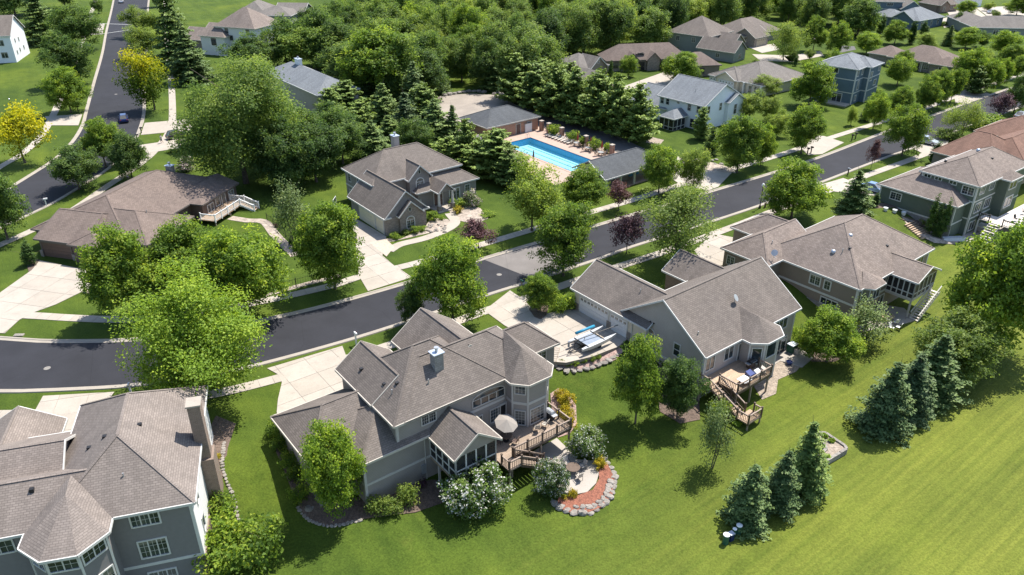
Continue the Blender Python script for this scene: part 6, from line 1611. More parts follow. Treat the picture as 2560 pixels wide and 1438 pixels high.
# shrubs round the near houses
SHRUBS = [
 ('flower', 1192, 1314, 1176, 168, 'large white-flowering shrub in front of the screened porch'), ('flower', 1376, 1262, 1156, 88, 'white-flowering shrub at the foot of the deck stairs'),
 ('flower', 1462, 1165, 1078, 92, 'white-flowering shrub behind the round patio'), ('gold', 1498, 1182, 1146, 38, 'golden shrub at the patio edge under the white-flowering shrub'),
 ('gold', 1433, 1252, 1224, 28, 'golden shrub in the red mulch below the patio table'), ('gold', 1410, 1256, 1240, 20, 'tiny golden shrub in the red mulch, leftmost'),
 ('gold', 1400, 1010, 975, 44, 'golden shrub by the corner bay, uppermost of four'), ('gold', 1418, 1028, 985, 44, 'golden shrub by the corner bay, second of four'),
 ('gold', 1412, 1056, 1016, 50, 'golden shrub by the corner bay, third of four'), ('gold', 1424, 1078, 1040, 38, 'golden shrub by the corner bay, lowest of four'),
 ('bush', 1400, 790, 738, 60, 'clipped hedge shrub at the white garage corner, left half'), ('bush', 1422, 782, 736, 52, 'clipped hedge shrub at the white garage corner, right half'),
 ('bush', 692, 1105, 1060, 52, 'shrub beside the left wall of the middle house, uppermost'), ('bush', 702, 1140, 1096, 52, 'shrub beside the left wall of the middle house, second'),
 ('bush', 722, 1178, 1132, 56, 'shrub beside the left wall of the middle house, third'), ('bush', 742, 1222, 1170, 60, 'shrub beside the left wall of the middle house, fourth'),
 ('bush', 752, 1268, 1214, 56, 'shrub beside the left wall of the middle house, lowest'), ('bush', 690, 1090, 1052, 40, 'small shrub at the drive corner of the middle house'),
 ('bushl', 945, 1292, 1242, 60, 'loose shrub along the back wall of the middle house, leftmost'), ('bushl', 985, 1298, 1246, 60, 'loose shrub along the back wall of the middle house, second'),
 ('bushl', 1022, 1272, 1212, 60, 'loose shrub along the back wall of the middle house, third'), ('plumbush', 1058, 1225, 1196, 24, 'dry brown shrub under the back wall of the middle house'),
 ('bush', 552, 1305, 1240, 80, 'bright round shrub at the foot of the brick chimney'), ('bush', 560, 1400, 1296, 130, 'large shrub at the lower left house corner, upper'),
 ('bush', 650, 1440, 1310, 150, 'large shrub at the lower left house corner, right'), ('bush', 575, 1470, 1370, 140, 'large shrub at the lower left house corner, cut by the bottom edge'),
 ('gold', 545, 1150, 1135, 22, 'small golden plant beside the brick chimney, upper'), ('gold', 545, 1210, 1186, 24, 'small golden plant beside the brick chimney, lower'),
 ('gold', 425, 1445, 1424, 60, 'yellowish shrub tip at the bottom edge below the lower left house'),
 ('bush', 988, 602, 582, 30, 'shrub at the stone garage corner of the steep-gabled house'), ('bushl', 1017, 590, 575, 24, 'pale shrub under the arched garage window'), ('bush', 1036, 588, 566, 28, 'white-dotted shrub by the stone garage front'),
 ('bush', 1056, 582, 565, 24, 'shrub right of the stone garage front'), ('bush', 1078, 558, 530, 38, 'round green shrub left of the front walk'), ('gold', 1144, 538, 516, 30, 'round golden-green shrub right of the columned entry'),
 ('bush', 1148, 522, 496, 50, 'taller green shrub right of the columned entry'), ('lilac', 1178, 522, 476, 48, 'pale pink flowering shrub at the corner of the steep-gabled house'), ('bush', 1216, 545, 530, 50, 'low spreading juniper on the pebble bed'),
 ('bush', 1104, 552, 540, 18, 'small shrub in the pebble bed by the walk'),
 ('bush', 240, 725, 700, 26, 'shrub beside the brown garage drive, upper'), ('bush', 232, 738, 722, 18, 'small shrub beside the brown garage drive, lower'), ('bush', 216, 734, 720, 14, 'tiny shrub beside the brown garage drive'),
 ('thuja', 78, 668, 606, 36, 'rounded evergreen at the left corner of the brown garage'),
 ('lilac', 468, 432, 390, 52, 'white-flowering bush by the chimney of the brown house'), ('bush', 430, 384, 374, 30, 'low hedge along the drive above the brown house'),
 ('lily', 1842, 1066, 1052, 22, 'hosta at the stair landing, left'), ('lily', 1856, 1060, 1046, 18, 'hosta at the stair landing, middle'), ('lily', 1875, 1054, 1038, 24, 'hosta at the stair landing, right'),
 ('bush', 1404, 915, 898, 18, 'small plant in the gravel below the boat, first from left'), ('bush', 1420, 920, 905, 20, 'small plant in the gravel below the boat, second from left'), ('bush', 1436, 921, 903, 22, 'small plant in the gravel below the boat, third from left'),
 ('bush', 1458, 912, 896, 18, 'small plant in the gravel below the boat, fourth from left'), ('bush', 1480, 908, 890, 20, 'small plant in the gravel below the boat, fifth from left'), ('bush', 1494, 902, 886, 18, 'small plant in the gravel below the boat, rightmost'),
 ('bush', 1690, 950, 905, 80, 'leafy shrub along the pale grey gable wall'), ('bush', 1995, 880, 820, 50, 'leafy shrub at the far corner of the pale grey gabled house'), ('bush', 1740, 1000, 950, 60, 'shrub beside the stair deck posts'),
 ('bush', 1800, 1060, 1000, 55, 'shrub under the landing of the stair deck'), ('lilac', 2145, 856, 828, 44, 'grey-white bush at the foot of the thin birch'),
 ('bushl', 2280, 540, 520, 20, 'yellow-green bush against the dark green house, left'), ('bushl', 2308, 566, 544, 22, 'yellow-green bush against the dark green house, right'),
 ('gold', 524, 124, 112, 18, 'bright yellow bush in front of the cream house'),
 ('bush', 1390, 345, 312, 46, 'rounded hedge behind the pool fence, first from the pool house'), ('bush', 1432, 358, 326, 34, 'rounded hedge behind the pool fence, second'), ('bush', 1458, 370, 342, 26, 'rounded hedge behind the pool fence, third'),
 ('bush', 1486, 380, 346, 34, 'rounded hedge behind the pool fence, fourth'), ('bush', 1518, 388, 358, 24, 'rounded hedge behind the pool fence, last'),
 ('plumbush', 1376, 752, 742, 14, 'purple-flowered plant by the mulch circle, upper'), ('plumbush', 1388, 758, 748, 12, 'purple-flowered plant by the mulch circle, lower'),
 ('plumbush', 690, 570, 556, 16, 'reddish plant in the gravel strip, upper'), ('thuja', 726, 616, 596, 8, 'tiny upright evergreen in the gravel strip, upper'), ('thuja', 736, 628, 606, 8, 'tiny upright evergreen in the gravel strip, lower'),
 ('light', 1890, 168, 148, 34, 'low tree beside the grey-sided house garage'), ('bush', 1670, 180, 150, 46, 'grey-green shrub mass by the long brown-roofed house entrance'),
 ('bush', 2360, 66, 54, 24, 'dark round bush at the end of the slate-blue house'), ('bush', 1716, 232, 196, 26, 'bush behind the white house roof'),
]
for t in SHRUBS: tree(*t)
# the wood
def inside(p, poly):
    c = False
    for a, b in zip(poly, poly[1:] + poly[:1]):
        if (a[1] > p[1]) != (b[1] > p[1]) and p[0] < (b[0] - a[0]) * (p[1] - a[1]) / (b[1] - a[1]) + a[0]: c = not c
    return c
wood = [(-52, 420), (-56, 300), (-58, 250), (-54, 222), (-42, 208), (-30, 186), (-14, 172), (0, 182), (10, 206), (4, 224), (14, 234), (34, 237), (46, 252), (48, 268), (66, 276), (92, 286), (108, 276), (118, 262), (128, 300), (134, 420)]
rw = random.Random(11)
pts = []
x0, x1 = min(p[0] for p in wood), max(p[0] for p in wood)
y0, y1 = min(p[1] for p in wood), max(p[1] for p in wood)
clear = [[(-24, 160), (0, 160), (0, 200), (-20, 200)]]
for _ in range(9000):
    p = (rw.uniform(x0, x1), rw.uniform(y0, y1))
    dmin = 7.0 + 0.016 * max(0, p[1] - 150)
    if not inside(p, wood) or any(inside(p, c) for c in clear): continue
    if any((p[0] - q[0]) ** 2 + (p[1] - q[1]) ** 2 < dmin * dmin for q in pts): continue
    pts.append(p)
print('wood trees', len(pts))
for p in pts[:285]:
    k = rw.choices(['oak', 'dark', 'light', 'maple'], [5, 3, 1.2, 1])[0]
    h = rw.uniform(11, 16.5)
    kind = {'oak': 'mid green', 'dark': 'dark green', 'light': 'pale green', 'maple': 'bright green'}[k]
    zone = next(b for a, b in ((-45, 'right of the cream house'), (-18, 'behind the tall blue spruce'), (6, 'beyond the pool car park'), (30, 'behind the grey gables'), (58, 'behind the long brown roof'), (90, 'behind the steep taupe roofs'), (999, 'left of the navy house')) if p[0] < a + (p[1] - 230) * 0.12)
    dep = 'at the near edge of' if p[1] < 250 else 'in the middle of' if p[1] < 315 else 'at the far side of'
    plant(k, (p[0], p[1], 0), rw.uniform(9.5, 13.5), h, f'{kind} broadleaf tree {dep} the wood {zone}', 'trees of the wood across the top')

# ================================================================== decks, patios and smaller things
BAL = {}
def railing(th, a, b, rail='rail', cap='railc', h=1.0, sp=0.2, ends=(1, 1), post=True):
    a, b = Vector(a), Vector(b)
    L = (b - a).length
    up = Vector((0, 0, 1))
    o = MB().beam(a + up * h, b + up * h, 0.13, 0.05).beam(a + up * (h - 0.1), b + up * (h - 0.1), 0.05, 0.08).beam(a + up * 0.12, b + up * 0.12, 0.05, 0.08).build('railing', M[cap], th)
    if rail not in BAL: BAL[rail] = MB().box(-0.022, 0.022, -0.022, 0.022, 0.12, 0.9).mesh('baluster', M[rail])
    n = int(L / sp)
    for k in range(1, n): put('baluster', BAL[rail], o, a + (b - a) * k / n, scale=(1, 1, h))
    if post:
        m = max(1, round(L / 1.9))
        for k in range(m + 1):
            if (k == 0 and not ends[0]) or (k == m and not ends[1]): continue
            p = a + (b - a) * k / m
            MB().box(p.x - 0.07, p.x + 0.07, p.y - 0.07, p.y + 0.07, p.z - 0.25, p.z + h + 0.12).box(p.x - 0.09, p.x + 0.09, p.y - 0.09, p.y + 0.09, p.z + h + 0.12, p.z + h + 0.17).build('rail_post', M[rail], th)
def steps(th, a, b, width, n, mat, risers=None):
    a, b = Vector(a), Vector(b)
    d = Vector((b.x - a.x, b.y - a.y, 0)).normalized()
    s = Vector((-d.y, d.x, 0)) * width / 2
    for k in range(n):
        p = a + (b - a) * (k + 0.5) / n
        t = d * ((b - a).xy.length / n * 0.52)
        q = [p - t - s, p + t - s, p + t + s, p - t + s]
        if (q[1] - q[0]).cross(q[2] - q[0]).z < 0: q = q[::-1]
        MB().hexa([v + Vector((0, 0, -0.05)) for v in q] + q).build('step', M[mat], th)
    for sg in (-1, 1): MB().beam(a + s * sg - Vector((0, 0, 0.12)), b + s * sg - Vector((0, 0, 0.12)), 0.05, 0.26).build('stringer', M[risers or mat], th)
def frame_of(H, name, label, cat, z=0.0): return empty(name, (*H.org, z), H.ang, label, cat)
# deck of the middle house
t = frame_of(A, 'deck', 'brown timber deck with dark railing and stairs behind the middle house', 'deck')
MB().box(8.22, 17.0, -4.55, 0.35, -0.16, -0.06).build('floor', M['deck'], t)
MB().box(8.2, 9.7, -5.95, -4.56, -0.16, -0.06).build('landing', M['deck'], t)
MB().box(8.24, 16.98, -4.50, -4.42, -0.42, -0.165).box(16.86, 16.95, -4.4, 0.2, -0.42, -0.165).build('rim_joist', M['rail'], t)
railing(t, (9.7, -4.5, -0.06), (16.9, -4.5, -0.06)); railing(t, (16.9, -4.4, -0.06), (16.9, -0.9, -0.06), ends=(0, 1))
railing(t, (8.28, -4.7, -0.06), (8.28, -5.9, -0.06)); railing(t, (8.4, -5.9, -0.06), (9.7, -5.9, -0.06), ends=(0, 1))
railing(t, (9.7, -5.9, -0.06), (13.3, -5.9, -2.4), sp=0.22, ends=(0, 1)); railing(t, (9.75, -4.7, -0.06), (13.3, -4.75, -2.4), sp=0.22, ends=(1, 1))
steps(t, (9.7, -5.3, -0.1), (13.3, -5.3, -2.45), 1.15, 12, 'deck', 'rail')
for x, y in ((16.8, -4.4), (13.2, -4.4), (9.7, -4.4), (8.4, -5.8)): MB().box(x - 0.08, x + 0.08, y - 0.08, y + 0.08, -2.8, -0.16).build('post', M['wood'], t)
# deck of the gabled house
t = frame_of(Bh, 'deck', 'brown timber deck with long side stairs behind the pale grey gabled house', 'deck')
MB().box(1.15, 7.1, -3.6, 0.35, -0.16, -0.05).build('floor', M['deckr'], t)
MB().box(-0.35, 1.13, -1.0, 0.35, -0.165, -0.055).build('landing', M['deckr'], t)
MB().box(1.17, 7.08, -3.56, -3.46, -0.45, -0.17).box(1.2, 1.3, -3.4, 0.3, -0.45, -0.17).build('rim_joist', M['rail'], t)
railing(t, (1.2, -3.55, -0.05), (7.05, -3.55, -0.05)); railing(t, (1.2, -3.4, -0.05), (1.2, -1.15, -0.05), ends=(0, 1)); railing(t, (7.05, -3.4, -0.05), (7.05, -1.9, -0.05), ends=(0, 1))
railing(t, (-0.3, 0.25, -0.05), (-0.3, -1.0, -0.05))
railing(t, (-0.3, -1.0, -0.05), (-0.3, -4.9, -1.7), ends=(0, 1)); railing(t, (1.05, -1.1, -0.05), (1.05, -4.9, -1.7), ends=(0, 1))
steps(t, (0.35, -1.0, -0.1), (0.35, -4.9, -1.75), 1.2, 10, 'deckr', 'rail')
MB().box(-0.4, 1.9, -6.4, -4.9, -1.85, -1.72).build('lower_landing', M['deckr'], t)
railing(t, (-0.35, -4.95, -1.72), (-0.35, -6.35, -1.72)); railing(t, (-0.35, -6.35, -1.72), (1.85, -6.35, -1.72), ends=(0, 1)); railing(t, (1.85, -6.2, -1.72), (1.85, -5.4, -1.72), ends=(0, 1))
steps(t, (1.2, -4.9, -1.85), (1.9, -4.2, -2.55), 1.0, 4, 'deckr', 'rail')
for x, y in ((6.9, -3.4), (3.9, -3.4), (1.3, -3.4), (-0.25, 0.1)): MB().box(x - 0.08, x + 0.08, y - 0.08, y + 0.08, -2.9, -0.16).build('post', M['wood'], t)
for x, y in ((-0.3, -6.3), (1.8, -6.3)): MB().box(x - 0.07, x + 0.07, y - 0.07, y + 0.07, -2.9, -1.85).build('post', M['wood'], t)
# white-railed deck of the brown house
t = frame_of(Eh, 'deck', 'tan deck with white railing and stairs at the end of the brown house', 'deck')
DZ = 0.85
MB().box(-12.2, -9.0, -24.5, -16.0, DZ - 0.12, DZ).build('floor', M['deckr'], t)
railing(t, (-12.15, -16.05, DZ), (-12.15, -23.0, DZ), 'white', 'white'); railing(t, (-12.1, -24.4, DZ), (-9.4, -24.4, DZ), 'white', 'white'); railing(t, (-12.1, -16.05, DZ), (-9.6, -16.05, DZ), 'white', 'white', ends=(0, 1))
railing(t, (-12.2, -23.0, DZ), (-14.6, -23.0, 0.05), 'white', 'white', ends=(0, 1)); railing(t, (-12.2, -24.4, DZ), (-14.6, -24.4, 0.05), 'white', 'white', ends=(0, 1))
steps(t, (-12.2, -23.7, DZ), (-14.6, -23.7, 0.08), 1.3, 6, 'deckr', 'white')
for y in (-16.2, -20.2, -24.2): MB().box(-12.1, -11.95, y - 0.07, y + 0.07, -0.2, DZ - 0.12).build('post', M['wood'], t)
# stairs of the taupe house
t = frame_of(Ch, 'porch_stairs', 'white-edged stairs from the screened porch down to the patio of the taupe house', 'stairs')
steps(t, (13.7, 13.0, 0.15), (13.7, 8.2, -2.55), 1.0, 13, 'deckg', 'trim')
railing(t, (13.15, 12.9, 0.1), (13.15, 8.2, -2.55), 'trimg', 'trim', sp=0.3, post=False); railing(t, (14.25, 12.9, 0.1), (14.25, 8.2, -2.55), 'trimg', 'trim', sp=0.3, post=False)
# white deck of the dark green house
t = frame_of(Gh, 'deck', 'white-floored raised deck with dark railing at the right edge', 'deck')
MB().box(15.2, 21.0, 5.8, 19.0, -0.12, 0.0).build('floor', M['deckg'], t)
MB().box(13.4, 15.2, 6.0, 9.0, -0.12, 0.01).build('upper_floor', M['deckg'], t)
railing(t, (21.0, 6.0, 0), (21.0, 18, 0), 'black', 'black', sp=0.3); railing(t, (17.2, 5.8, 0), (20.9, 5.8, 0), 'black', 'black', sp=0.3)
railing(t, (13.5, 6.0, 0), (15.1, 6.0, 0), 'black', 'black', sp=0.3)
steps(t, (16.2, 5.8, 0), (16.2, 2.2, -2.5), 1.6, 9, 'deckg', 'trim')
for x, y in ((15.3, 6.0), (20.9, 6.0), (20.9, 12), (13.6, 6.1)): MB().box(x - 0.09, x + 0.09, y - 0.09, y + 0.09, -3, -0.12).build('post', M['trim'], t)
# patios
def patio(px, z, label=None): return sheet('patio', px, z, M['patio'])
patio([(1330, 1130), (1392, 1095), (1418, 1120), (1442, 1148), (1485, 1152), (1499, 1178), (1490, 1208), (1468, 1230), (1436, 1236), (1406, 1230), (1376, 1205), (1350, 1170)], -2.44)
patio([(1900, 915), (1960, 872), (2000, 868), (2032, 895), (2005, 918), (1950, 902), (1925, 920)], -2.5)
patio([(2118, 838), (2195, 760), (2260, 770), (2292, 800), (2240, 815), (2190, 822)], -2.52)
patio([(2395, 600), (2450, 545), (2540, 560), (2560, 600), (2470, 612)], -2.52)
# boulders
BLD = []
rb = random.Random(8)
for i in range(5):
    mb = MB()
    n = 8
    rings = [(0.40, 0.0), (0.52, 0.28), (0.50, 0.52), (0.34, 0.68)]
    k0 = 0
    for r, z in rings:
        for j in range(n):
            a = 6.283 * j / n
            q = r * rb.uniform(0.78, 1.15)
            mb.v.append((q * math.cos(a) * 1.15, q * math.sin(a), z * rb.uniform(0.85, 1.12)))
    for m_ in range(3):
        for j in range(n):
            j2 = (j + 1) % n
            mb.f.append((m_ * n + j, m_ * n + j2, (m_ + 1) * n + j2, (m_ + 1) * n + j)); mb.mi.append(0)
    mb.f.append(tuple(range(24, 32))); mb.mi.append(0)
    BLD.append(mb)
BM = {m_: [b.mesh('boulder', M[m_]) for b in BLD] for m_ in ('boulder', 'lime')}
def stones(root, px, size, mat='lime', z=None, step=0.95, name='stone', flat=0.7):
    pts = smooth([g(*p)[:2] for p in px], 0.2) if len(px) > 2 else [g(*p)[:2] for p in px]
    L = sum(math.dist(a, b) for a, b in zip(pts[:-1], pts[1:]))
    for x, y in resample(pts, max(2, int(L / (size * step)) + 1)):
        s = size * rb.uniform(0.8, 1.2)
        zz = (terr(x, y) if z is None else z) - 0.12 * s
        put(name, rb.choice(BM[mat]), root, (x, y, zz), rb.uniform(0, 6.28), (s, s * rb.uniform(0.7, 1), s * flat * rb.uniform(0.8, 1.2)))
def wallthing(name, label, cat): return empty(name, (0, 0, 0), 0, label, cat)
t = wallthing('boulder_wall', 'curved boulder wall around the red mulch bed and round patio', 'stone wall')
stones(t, [(1386, 1262), (1410, 1276), (1440, 1284), (1470, 1283), (1500, 1268), (1522, 1246), (1535, 1218), (1536, 1192), (1524, 1166), (1508, 1150)], 0.72, 'lime')
stones(t, [(1440, 1272), (1480, 1270), (1510, 1246), (1526, 1210)], 0.6, 'boulder', z=-2.45)
t = wallthing('edging_stones', 'row of limestone edging blocks along the gravel below the boat', 'stone edging')
stones(t, [(1385, 912), (1420, 928), (1470, 922), (1510, 908), (1545, 886)], 0.8, 'lime', flat=0.5)
t = wallthing('boulder_row', 'row of boulders along the far edge of the pool car park', 'boulders')
stones(t, [(1112, 240), (1135, 236), (1160, 232), (1185, 230), (1210, 232)], 1.3, 'lime')
t = wallthing('boulder_row', 'boulders at the right corner of the pool car park', 'boulders')
stones(t, [(1235, 236), (1246, 230), (1262, 246), (1258, 252)], 1.2, 'boulder')
t = wallthing('edging_stones', 'pale stones along the wooded bed beside the brick chimney', 'stone edging')
stones(t, [(560, 1110), (556, 1160), (565, 1200), (580, 1235), (596, 1300)], 0.38, 'boulder')
t = wallthing('edging_stones', 'dark stones around the bed under the conical bushy tree', 'stone edging')
stones(t, [(745, 1270), (775, 1302), (830, 1316), (900, 1302)], 0.36, 'boulder')
t = wallthing('rock_bed', 'scattered rocks on the stony bed beside the far verge', 'rocks')
for _ in range(26):
    stones(t, [(rb.uniform(1700, 1820), 400 + rb.uniform(0, 26))] * 2, rb.uniform(0.4, 0.8), 'lime')
t = wallthing('rock_bed', 'scattered pale rocks on the pebble bed left of the curved front walk', 'rocks')
for _ in range(22): stones(t, [(rb.uniform(1068, 1115), rb.uniform(562, 582))] * 2, rb.uniform(0.3, 0.5), 'lime', z=0.05)
t = wallthing('rock_row', 'row of white rocks under the willow-like tree', 'rocks')
stones(t, [(1545, 672), (1570, 660), (1600, 652), (1630, 640)], 0.6, 'lime')
t = wallthing('garden_rock', 'single large grey rock at the left corner bed of the middle house', 'rock')
stones(t, [(772, 1274)] * 2, 0.9, 'lime')
# raised garden bed
t = wallthing('raised_bed', 'kidney-notched raised garden bed with stacked stone rim on the lawn', 'garden bed')
rim = [(2036, 1090), (2046, 1080), (2066, 1082), (2112, 1114), (2116, 1122), (2052, 1160), (2034, 1152), (2048, 1138), (2066, 1122), (2062, 1110), (2042, 1100)]
RZ = LOW + 0.55
rp = [at(x, y, RZ)[:2] for x, y in rim]
MB().prism(rp, LOW - 0.1, RZ - 0.1).build('soil', M['soil'], t)
for c in range(4):
    for a, b in zip(rp, rp[1:] + rp[:1]):
        L = math.dist(a, b); n = max(1, round(L / 0.9))
        for k in range(n):
            f0, f1 = (k + 0.02) / n, (k + 0.98) / n
            j = rb.uniform(-0.03, 0.03)
            MB().beam((a[0] + (b[0] - a[0]) * f0 + j, a[1] + (b[1] - a[1]) * f0 + j, LOW + 0.08 + c * 0.15), (a[0] + (b[0] - a[0]) * f1 + j, a[1] + (b[1] - a[1]) * f1 + j, LOW + 0.08 + c * 0.15), 0.3, 0.14).build('block', M['lime' if c == 3 else 'boulder'], t)
for px, py in ((2062, 1092), (2078, 1104), (2052, 1150), (2066, 1144)):
    plant('lily', at(px, py, RZ - 0.1), 0.7, 0.4, 'leafy vegetable plant in the raised garden bed', 'plants in the raised bed', 'vegetable_plant')
# utility pedestals
for px, py, h, r, lb in ((1813, 1358, 0.95, 0.26, 'round dark utility pedestal with pale cap, front left of four'), (1826, 1350, 0.75, 0.2, 'dark square utility box, second of four'),
                         (1834, 1340, 0.8, 0.16, 'slim dark utility pedestal, third of four'), (1845, 1334, 0.95, 0.24, 'round dark utility pedestal with white cap, nearest the spruce')):
    t = empty('utility_pedestal', g(px, py), 0.5, lb, 'utility box')
    if 'square' in lb: MB().box(-r, r, -r, r, -0.1, h).build('body', M['cblue'], t); MB().box(-r - 0.03, r + 0.03, -r - 0.03, r + 0.03, h, h + 0.08).build('lid', M['cap'], t)
    else:
        MB().lathe((0, 0, 0), [(r, -0.1), (r, h)], 14).build('body', M['green'], t, smooth_=False); MB().lathe((0, 0, h), [(r + 0.03, 0), (r + 0.03, 0.06), (r * 0.6, 0.12)], 14).build('lid', M['white'], t)
# furniture
def table(p, label, r=0.6, h=0.72, mat='rail', rz=0.0, sq=None, cat='table'):
    t = empty('table', p, rz, label, cat)
    if sq: MB().box(-sq[0] / 2, sq[0] / 2, -sq[1] / 2, sq[1] / 2, h - 0.05, h).build('top', M[mat], t)
    else: MB().lathe((0, 0, h - 0.05), [(r, 0), (r, 0.05)], 18).build('top', M[mat], t)
    d = r * 0.6
    for x, y in ((-d, -d), (d, -d), (d, d), (-d, d)): MB().cyl((x * 1.1, y * 1.1, 0), (x, y, h - 0.05), 0.03, 0.03, 6).build('leg', M['black'], t)
    return t
def chair(p, rz, label, mat='mesh', frame='black', group=None):
    t = empty('chair', p, rz, label, 'chair', group)
    MB().box(-0.25, 0.25, -0.25, 0.25, 0.40, 0.44).build('seat', M[mat], t)
    q = MB(); q.hexa([(-0.25, 0.22, 0.46), (0.25, 0.22, 0.46), (0.25, 0.27, 0.46), (-0.25, 0.27, 0.46), (-0.25, 0.38, 1.0), (0.25, 0.38, 1.0), (0.25, 0.42, 1.0), (-0.25, 0.42, 1.0)]); q.build('backrest', M[mat], t)
    for x, y in ((-0.26, -0.24), (0.26, -0.24), (-0.26, 0.26), (0.26, 0.26)): MB().cyl((x, y, 0), (x, y, 0.62 if y < 0 else 0.46), 0.022, 0.022, 6).build('leg', M[frame], t)
    for x in (-0.27, 0.27): MB().beam((x, -0.24, 0.63), (x, 0.28, 0.66), 0.05, 0.03).build('armrest', M[frame], t)
    return t
pc = at(1432, 1182, -2.44)
table(pc, 'round dark patio table on the sunlit patio', 0.68, 0.72, 'rail')
for k in range(4):
    a = 0.5 + k * 1.57
    chair((pc[0] + 1.05 * math.cos(a), pc[1] + 1.05 * math.sin(a), -2.44), a - 1.5708, 'dark sling chair around the round patio table', 'mesh', 'black', 'chairs around the round patio table')
def onA(x, y, z): return (*A.world(x, y), z)
def onB(x, y, z): return (*Bh.world(x, y), z)
t = empty('patio_umbrella', onA(10.6, -2.3, -0.06), A.ang, 'open beige patio umbrella on the deck of the middle house', 'umbrella')
MB().cyl((0, 0, 0), (0, 0, 2.15), 0.03, 0.03, 8).build('pole', M['wood'], t); MB().lathe((0, 0, 0), [(0.3, 0), (0.3, 0.08), (0.06, 0.12)], 14).build('base', M['black'], t)
for k in range(8):
    a, b = 6.283 * k / 8, 6.283 * (k + 1) / 8
    tilt = lambda x, y, z: (x, y * 0.94 - z * 0.3, 2.12 + z + y * 0.32)
    r = 1.15
    pts = [tilt(0, 0, 0.5), tilt(r * math.cos(a), r * math.sin(a), 0), tilt(r * math.cos(b), r * math.sin(b), 0)]
    q = MB(); q.face(pts); q.face([(x, y, z - 0.02) for x, y, z in pts[::-1]]); q.build('canopy_panel', M['canvas'], t)
table(onA(10.6, -2.3, -0.06), 'round table in the shade of the beige patio umbrella', 0.6, 0.72, 'rail')
for k in range(3):
    a = A.ang + 0.9 + k * 2.1
    p = A.world(10.6, -2.3)
    chair((p[0] + 1.0 * math.cos(a), p[1] + 1.0 * math.sin(a), -0.06), a - 1.5708, 'dark chair under the beige patio umbrella', 'gdb', 'black', 'chairs under the patio umbrella')
chair(onA(14.9, -2.9, -0.06), A.ang + 3.5, 'pale sling chair on the sunny deck corner, right of two'); chair(onA(13.9, -2.9, -0.06), A.ang + 2.7, 'pale sling chair on the sunny deck corner, left of two')
def grill(p, rz, label, lid='black', body='black'):
    t = empty('grill', p, rz, label, 'grill')
    MB().box(-0.4, 0.4, -0.3, 0.3, 0.1, 0.75).build('cabinet', M[body], t)
    q = MB()
    for k in range(6):
        a, b = math.pi * k / 6, math.pi * (k + 1) / 6
        q.hexa([(-0.42, 0.32 * math.cos(b), 0.8), (0.42, 0.32 * math.cos(b), 0.8), (0.42, 0.32 * math.cos(a), 0.8), (-0.42, 0.32 * math.cos(a), 0.8),
                (-0.42, 0.32 * math.cos(b), 0.8 + 0.32 * math.sin(b)), (0.42, 0.32 * math.cos(b), 0.8 + 0.32 * math.sin(b)), (0.42, 0.32 * math.cos(a), 0.8 + 0.32 * math.sin(a)), (-0.42, 0.32 * math.cos(a), 0.8 + 0.32 * math.sin(a))])
    q.build('lid', M[lid], t)
    MB().cyl((-0.3, -0.38, 0.92), (0.3, -0.38, 0.92), 0.02, 0.02, 6).build('handle', M['metal'], t)
    for x in (-0.62, 0.62): MB().box(x - 0.2, x + 0.2, -0.28, 0.28, 0.74, 0.79).build('side_shelf', M['metal'], t)
    for x in (-0.33, 0.33): MB().cyl((x, -0.25, 0.08), (x, -0.2, 0.08), 0.08, 0.08, 10).build('wheel', M['tyre'], t)
grill(onA(16.2, -2.2, -0.06), A.ang - 1.57, 'covered dark grill at the deck corner of the middle house', 'metal')
grill(onB(6.2, -1.5, -0.05), Bh.ang, 'dark grill with wooden cabinet by the bay on the stair deck', 'black', 'rail')
t = table(onB(3.2, -2.9, -0.05), 'white-topped square hot cover on the stair deck', 0.6, 0.5, 'white', Bh.ang, (1.3, 1.1))
def covered(p, rz, dims, mat, label, name='covered_chair', cat='furniture'):
    t = empty(name, p, rz, label, cat)
    x, y, z = dims
    MB().hexa([(-x / 2, -y / 2, 0), (x / 2, -y / 2, 0), (x / 2, y / 2, 0), (-x / 2, y / 2, 0), (-x * 0.42, -y * 0.3, z * 0.7), (x * 0.42, -y * 0.3, z * 0.7), (x * 0.4, y * 0.45, z), (-x * 0.4, y * 0.45, z)]).build('cover', M[mat], t)
    MB().box(-x * 0.45, x * 0.45, -y * 0.48, -y * 0.44, 0.0, 0.3).build('flap', M[mat], t)
covered(onB(4.5, -2.7, -0.05), Bh.ang, (1.0, 0.9, 0.8), 'cblue', 'dark blue covered chair on the stair deck', )
covered(onB(5.5, -2.9, -0.05), Bh.ang, (0.9, 0.6, 0.7), 'white', 'pale grill accessory table on the stair deck rail side')
covered(onB(6.4, -3.0, -0.05), Bh.ang + 0.4, (0.7, 0.6, 0.8), 'mesh', 'bundled patio cushion pile at the corner of the stair deck')
t = empty('cooler_box', g(1978, 880), Bh.ang, 'dark green lidded bin on the patio of the pale grey gabled house', 'bin')
MB().box(-0.5, 0.5, -0.4, 0.4, 0, 1.1).build('body', M['green'], t); MB().box(-0.54, 0.54, -0.44, 0.44, 1.1, 1.18).build('lid', M['cap'], t)
t = empty('air_conditioner', g(1992, 884), Bh.ang, 'pale air conditioner unit beside the dark green bin', 'air conditioner')
MB().box(-0.35, 0.35, -0.35, 0.35, 0, 0.7).build('case', M['mesh'], t); MB().lathe((0, 0, 0.7), [(0.28, 0), (0.28, 0.03)], 12).build('fan_grille', M['black'], t)
